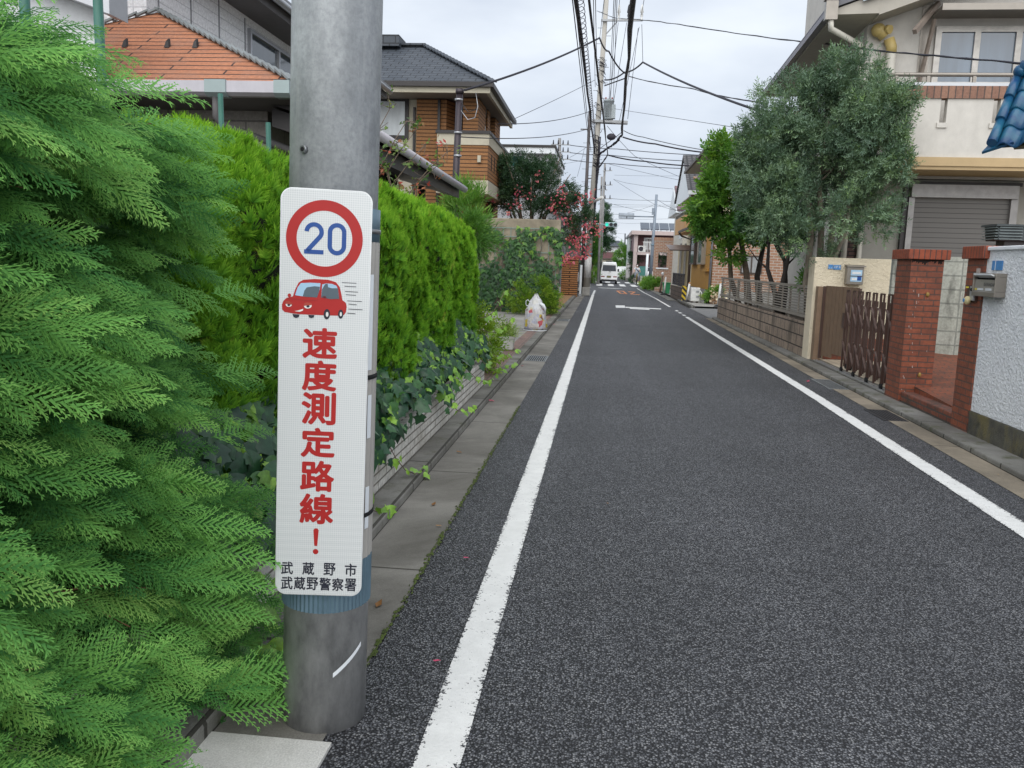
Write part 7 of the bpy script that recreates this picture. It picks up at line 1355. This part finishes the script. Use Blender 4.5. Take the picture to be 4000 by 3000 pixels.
MB().add(vs, fs, True).build('bag', M.m, t, local=True); MB().tube([(-.13, -.05, .62), (-.18, -.06, .67), (-.215, -.06, .64), (-.22, -.05, .57), (-.2, -.04, .53), (-.18, -.02, .54)], .009, 6).tube([(.10, -.12, .60), (.17, -.14, .56), (.215, -.12, .49), (.22, -.1, .42)], [.035, .04, .03, .01], 6).build('tie_ends', m_tape, t, local=True); MB().lathe([(.02, .0), (.27, .0), (.25, .012)], 0, 0, 18).build('loose_film', m_tape, t, local=True)
# ---- potted spider plant
p = at(1979, 1378, 14.2); t = thing('potted_plant', 'variegated grass like plant in a square white pot by the hedge end', 'potted plant', (p.x, 14.2, .06)); m_pot = plain("aged_white_pot", (.52, .52, .49), .5, var=.1, grime=.35, nscale=9)
hw = .125; mb = MB()
for (h0, z0), (h1, z1) in zip(((.105, .03), (.125, .21), (.138, .215)), ((.125, .21), (.138, .215), (.138, .255))):
    q0 = [(-h0, -h0), (h0, -h0), (h0, h0), (-h0, h0)]; q1 = [(-h1, -h1), (h1, -h1), (h1, h1), (-h1, h1)]
    for k in range(4): a, b = k, (k + 1) % 4; mb.quad((*q0[a], z0), (*q0[b], z0), (*q1[b], z1), (*q1[a], z1))
mb.build('pot', m_pot, t, local=True); MB().box(-.12, .12, -.12, .12, .0, .03).build('saucer', plain("olive_saucer", (.12, .11, .06), .6), t, local=True); MB().quad((-.13, -.13, .235), (.13, -.13, .235), (.13, .13, .235), (-.13, .13, .235)).build('soil', m_soil, t, local=True)
n = 330; a_ = rng.uniform(0, 6.28, n); el = rng.uniform(.15, 1.5, n); V = [(0, -.02, 0), (0, .02, 0), (.35, -.025, .03), (.35, .025, .03), (.7, -.02, -.04), (.7, .02, -.04), (1, 0, -.2)]; fw = np.stack([np.cos(a_) * np.cos(el), np.sin(a_) * np.cos(el), np.sin(el)], 1)
leaves('blades', (V, [(0, 2, 3, 1), (2, 4, 5, 3), (4, 6, 5)]), np.array([[p.x, 14.2, .30]]) + rng.normal(0, .05, (n, 3)) * [1, 1, .1], fw, np.tile([0., 0, 1], (n, 1)) + .2 * rng.normal(size=(n, 3)), rng.uniform(.2, .36, n), rng.random(n), m_spid, t)
# ---- white kei van seen from behind
VY = 71.5; vx0, vx1 = at(2345, 1080, VY).x, at(2412, 1080, VY).x; VH = at(2378, 1022, VY).z; VW = vx1 - vx0; vc = (vx0 + vx1) / 2
m_van = plain("white_car_paint", (.86, .87, .88), .25, var=.02, grime=.05); m_vgl = glass("dark_car_glass", (.025, .03, .04), .05); m_tail = plain("red_tail_lamp", (.22, .03, .03), .3); m_rubb = m_rub
def vehicle(name, label, x, y, W, Hh, Ln, rz=0, group=None):
    t = thing(name, label, 'van' if Hh > 1.7 else 'car', (x, y, 0), rz=rz, group=group); h = W / 2; s = []
    def sec(yy, k, zt): return [(-h * .97, yy, .28), (h * .97, yy, .28), (h, yy, .5), (h, yy, zt * .52), (h * .985, yy, zt * .56), (h * k, yy, zt * .90), (h * k * .9, yy, zt * .985), (0, yy, zt), (-h * k * .9, yy, zt * .985), (-h * k, yy, zt * .90), (-h * .985, yy, zt * .56), (-h, yy, zt * .52), (-h, yy, .5)]
    if Hh > 1.7: S = [sec(.0, .80, Hh * .93), sec(.06, .84, Hh * .985), sec(.3, .86, Hh), (sec(Ln * .75, .86, Hh)), sec(Ln * .88, .8, Hh * .93), sec(Ln, .8, Hh * .55)]; S[0] = [(a * .985, b - (.0), c) for a, b, c in S[0]]
    else: S = [sec(0, .7, Hh * .62), sec(.3, .72, Hh * .7), sec(.9, .72, Hh * .97), sec(1.6, .74, Hh), sec(Ln * .55, .74, Hh * .97), sec(Ln * .75, .8, Hh * .66), sec(Ln, .8, Hh * .52)]
    vs = [q for q_ in S for q in q_]; m = 13; fs = [tuple(range(m))[::-1], tuple((len(S) - 1) * m + j for j in range(m))] + [(i * m + j, i * m + (j + 1) % m, (i + 1) * m + (j + 1) % m, (i + 1) * m + j) for i in range(len(S) - 1) for j in range(m)]
    MB().add(vs, [f[::-1] for f in fs], False).build('body', m_van, t, bevel=.03, local=True)
    for sx in (-1, 1):
        for yy in (.55, Ln - .65):
            wl = MB().cyl((sx * (h - .16), yy, .28), (sx * (h - .01), yy, .28), .28, .28, 20).build('wheel', m_rub, t, local=True); MB().cyl((sx * (h - .009), yy, .28), (sx * (h - .004), yy, .28), .17, .17, 16).build('hubcap', m_alu, wl, local=True)
    return t, h
t, h = vehicle('parked_van', 'white kei van seen from behind stopped at the crossing', vc, VY, VW, VH, 3.3); Y_ = -.012
rg = MB().prism([(-h * .80, Y_, VH * .575), (h * .80, Y_, VH * .575), (h * .80, Y_, VH * .60), (h * .73, Y_, VH * .845), (-h * .73, Y_, VH * .845), (-h * .80, Y_, VH * .60)], (0, .01, 0)).build('rear_window', m_vgl, t, local=True, bevel=.004); MB().bar((.02, Y_ - .02, VH * .56), (.16, Y_ - .02, VH * .535), .02, .03).build('wiper', m_rub, t, local=True)
for sx in (-1, 1): MB().box(sx * h * .50, sx * h * .93, Y_ - .01, .0, .56, .645).build('tail_lamp', m_tail, t, local=True, bevel=.008); MB().box(sx * (h + .02), sx * (h + .16), 2.5, 2.6, VH * .55, VH * .68).build('wing_mirror', m_rub, t, local=True)
MB().box(-h * .97, h * .97, -.05, .05, .36, .50).build('bumper', m_van, t, local=True, bevel=.02); MB().box(-h * .9, h * .9, -.02, .1, .22, .36).build('under_panel', m_rub, t, local=True); pt = MB().box(-.17, .17, Y_ - .055, Y_ - .045, .53, .67).build('number_plate', plain("black_yellow_plate", (.03, .03, .025), .5), t, local=True); mb = MB(); put_text(mb, '05 47', (0, Y_ - .058, .59), (1, 0, 0), (0, 0, 1), .26, .075, .02); mb.build('plate_characters', plain("yellow_characters", (.62, .55, .12), .5), pt, local=True)
MB().box(-.12, .12, .03, .05, VH * .90, VH * .915).build('brake_lamp', m_tail, t, local=True); MB().box(-.09, .09, Y_ - .004, Y_ + .002, .86, 1.02).build('tailgate_handle', m_ins, t, local=True); MB().box(-h * .4, h * .25, .15, 1.6, VH - .02, VH + .07).build('roof_rack', m_rub, t, local=True)
p = at(2534, 1065, 84); t2, h2 = vehicle('parked_car', 'white car half hidden behind the blue grey signal pole', p.x + .25, 83, 1.6, 1.5, 3.9); MB().box(-h2 * .95, -h2 * .6, -.012, .02, .78, .95).build('tail_lamp', m_tail, t2, local=True); MB().prism([(-h2 * .62, .36, 1.08), (h2 * .62, .36, 1.08), (h2 * .6, .84, 1.42), (-h2 * .6, .84, 1.42)], (0, -.02, .02)).build('rear_window', m_vgl, t2, local=True)
p = at(2636, 1045, 69); t3, h3 = vehicle('parked_car', 'pale car glimpsed through the gap beside the brick screen wall', p.x, 69, 1.5, 1.55, 3.4); MB().prism([(-h3 * .62, .36, 1.12), (h3 * .62, .36, 1.12), (h3 * .6, .84, 1.46), (-h3 * .6, .84, 1.46)], (0, -.02, .02)).build('rear_window', glass("teal_car_glass", (.05, .14, .15)), t3, local=True)
p = at(2450, 1050, 98); vehicle('parked_car', 'small white car far down the street beside the white cabinet', p.x - .6, 98, 1.45, 1.5, 3.3)
# ---- person riding a bicycle towards us
GY = 73.2; gp_ = at(2487, 1108, GY); gx = gp_.x; m_skin = plain("skin", (.50, .31, .22), .6, var=.04); m_hair = plain("dark_hair", (.025, .017, .014), .7, var=.3); m_shirt = plain("white_shirt", (.68, .70, .73), .8, var=.05); m_trou = plain("grey_trousers", (.22, .24, .28), .8, var=.1); m_shoe = plain("pale_shoes", (.6, .58, .5), .7)
bk = thing('bicycle', 'yellow framed bicycle ridden towards the camera by the crossing', 'bicycle', (gx, GY, 0)); m_byel = plain("yellow_frame", (.55, .38, .05), .4)
for yy in (0, 1.05):
    vs = []; fs = []; n_, k_ = 28, 6
    for i in range(n_):
        u = 2 * PI * i / n_
        for j in range(k_): v_ = 2 * PI * j / k_; r_ = .31 + .022 * math.cos(v_); vs.append((.022 * math.sin(v_), yy + r_ * math.cos(u), .335 + r_ * math.sin(u)))
    fs = [(i * k_ + j, i * k_ + (j + 1) % k_, ((i + 1) % n_) * k_ + (j + 1) % k_, ((i + 1) % n_) * k_ + j) for i in range(n_) for j in range(k_)]; wh = MB().add(vs, fs, True).build('wheel', m_rub, bk, local=True); mb = MB()
    for i in range(12): u = PI * 2 * i / 12; mb.tube([(0, yy, .335), (0, yy + .3 * math.cos(u), .335 + .3 * math.sin(u))], .003, 4)
    o_ = mb.build('spokes', m_alu, wh, local=True)
MB().tube([(0, 0, .335), (0, .12, .7), (0, .2, .95)], .02, 8).tube([(0, .15, .8), (0, .55, .35), (0, .72, .8)], .02, 8).tube([(0, .55, .35), (0, 1.05, .335), (0, .70, .75)], .015, 8).tube([(0, .18, .88), (0, .55, .40)], .018, 8).build('frame', m_byel, bk, local=True)
MB().tube([(-.28, .32, 1.02), (-.24, .2, 1.03), (-.1, .14, .98), (0, .18, .95), (.1, .14, .98), (.24, .2, 1.03), (.28, .32, 1.02)], .014, 8).build('handlebar', m_alu, bk, local=True); MB().blob((0, .78, .86), (.09, .14, .04), 12, 8).build('saddle', m_rub, bk, local=True); MB().bar((-.17, .55, .45), (-.08, .55, .45), .09, .02).bar((.17, .57, .22), (.08, .57, .22), .09, .02).bar((0, .55, .34), (-.1, .55, .45), .02, .02).bar((0, .55, .34), (.1, .57, .22), .02, .02).build('crank', m_alu, bk, local=True)
pr = thing('person', 'person in white top and face mask cycling with a strap across the chest', 'person', (gx, GY, 0))
def skin(name, verts, edges, radii, mat, parent, sub=2):
    me = bpy.data.meshes.new(name); me.from_pydata(verts, edges, []); o = bpy.data.objects.new(name, me); C.objects.link(o); o.parent = parent
    s_ = o.modifiers.new('Skin', 'SKIN'); sk = me.skin_vertices[0].data if me.skin_vertices else None
    if sk is None:
        bm = bmesh.new(); bm.from_mesh(me); bm.verts.layers.skin.verify(); bm.to_mesh(me); bm.free(); sk = me.skin_vertices[0].data
    for i, r_ in enumerate(radii): sk[i].radius = r_ if hasattr(r_, '__len__') else (r_, r_)
    sk[0].use_root = True; ss = o.modifiers.new('Smooth', 'SUBSURF'); ss.levels = ss.render_levels = sub; me.materials.append(mat); return o
# one continuous body: pelvis 0, spine, neck, head, arms with hands, legs with feet
Vb = [(0, .78, .93), (0, .74, 1.12), (0, .68, 1.32), (0, .66, 1.42), (0, .63, 1.50), (0, .61, 1.58), (0, .61, 1.68),
      (-.15, .66, 1.37), (-.23, .52, 1.18), (-.26, .36, 1.06), (.15, .66, 1.37), (.23, .52, 1.18), (.26, .36, 1.06),
      (-.10, .74, .90), (-.14, .42, .80), (-.13, .56, .50), (-.13, .44, .46), (.10, .74, .90), (.15, .48, .62), (.13, .58, .27), (.13, .46, .22)]
Eb = [(0, 1), (1, 2), (2, 3), (3, 4), (4, 5), (5, 6), (2, 7), (7, 8), (8, 9), (2, 10), (10, 11), (11, 12), (0, 13), (13, 14), (14, 15), (15, 16), (0, 17), (17, 18), (18, 19), (19, 20)]
Rb = [.14, .125, .14, .075, .05, .085, .075, .058, .045, .036, .058, .045, .036, .09, .068, .045, .038, .09, .068, .045, .038]
body = skin('body', Vb, Eb, Rb, m_skin, pr)
skin('shirt', [(0, .78, .92), (0, .74, 1.12), (0, .68, 1.32), (0, .66, 1.40), (-.16, .66, 1.36), (-.215, .56, 1.22), (.16, .66, 1.36), (.215, .56, 1.22)], [(0, 1), (1, 2), (2, 3), (2, 4), (4, 5), (2, 6), (6, 7)], [.165, .15, .165, .09, .08, .07, .08, .07], m_shirt, pr)
skin('trousers', [(0, .78, .92), (-.10, .74, .89), (-.14, .42, .80), (-.13, .55, .53), (.10, .74, .89), (.15, .48, .62), (.13, .57, .30)], [(0, 1), (1, 2), (2, 3), (0, 4), (4, 5), (5, 6)], [.155, .105, .085, .06, .105, .085, .06], m_trou, pr)
skin('hair', [(0, .66, 1.70), (0, .70, 1.60), (-.09, .68, 1.52), (.09, .68, 1.52), (-.06, .62, 1.72), (.06, .62, 1.72)], [(0, 1), (1, 2), (1, 3), (0, 4), (0, 5)], [.10, .10, .07, .07, .06, .06], m_hair, pr)
MB().blob((0, .53, 1.585), (.062, .03, .045), 12, 8).build('face_mask', m_tape, pr, local=True); mb = MB()
for sx in (-1, 1): mb.blob((sx * .03, .527, 1.655), (.012, .008, .008), 8, 6)
mb.build('eyes', m_hair, pr, local=True); MB().bar((-.13, .50, 1.40), (.13, .58, 1.06), .05, .015, (0, 1, 0)).build('shoulder_strap', plain("navy_strap", (.03, .05, .14), .7), pr, local=True)
for sx, y, z in ((-1, .44, .45), (1, .46, .21)): MB().blob((sx * .13, y - .03, z - .01), (.042, .11, .045), 10, 8).build('shoe', m_shoe, pr, local=True)
for sx in (-1, 1):
    for k in range(5): skin('finger', [(sx * (.235 + k * .014), .345, 1.055), (sx * (.235 + k * .014), .312, 1.05 - .004 * abs(k - 2)), (sx * (.235 + k * .014), .308, 1.022)] if k < 4 else [(sx * .225, .35, 1.05), (sx * .222, .33, 1.03), (sx * .232, .318, 1.01)], [(0, 1), (1, 2)], [.010, .009, .007], m_skin, body, 1)
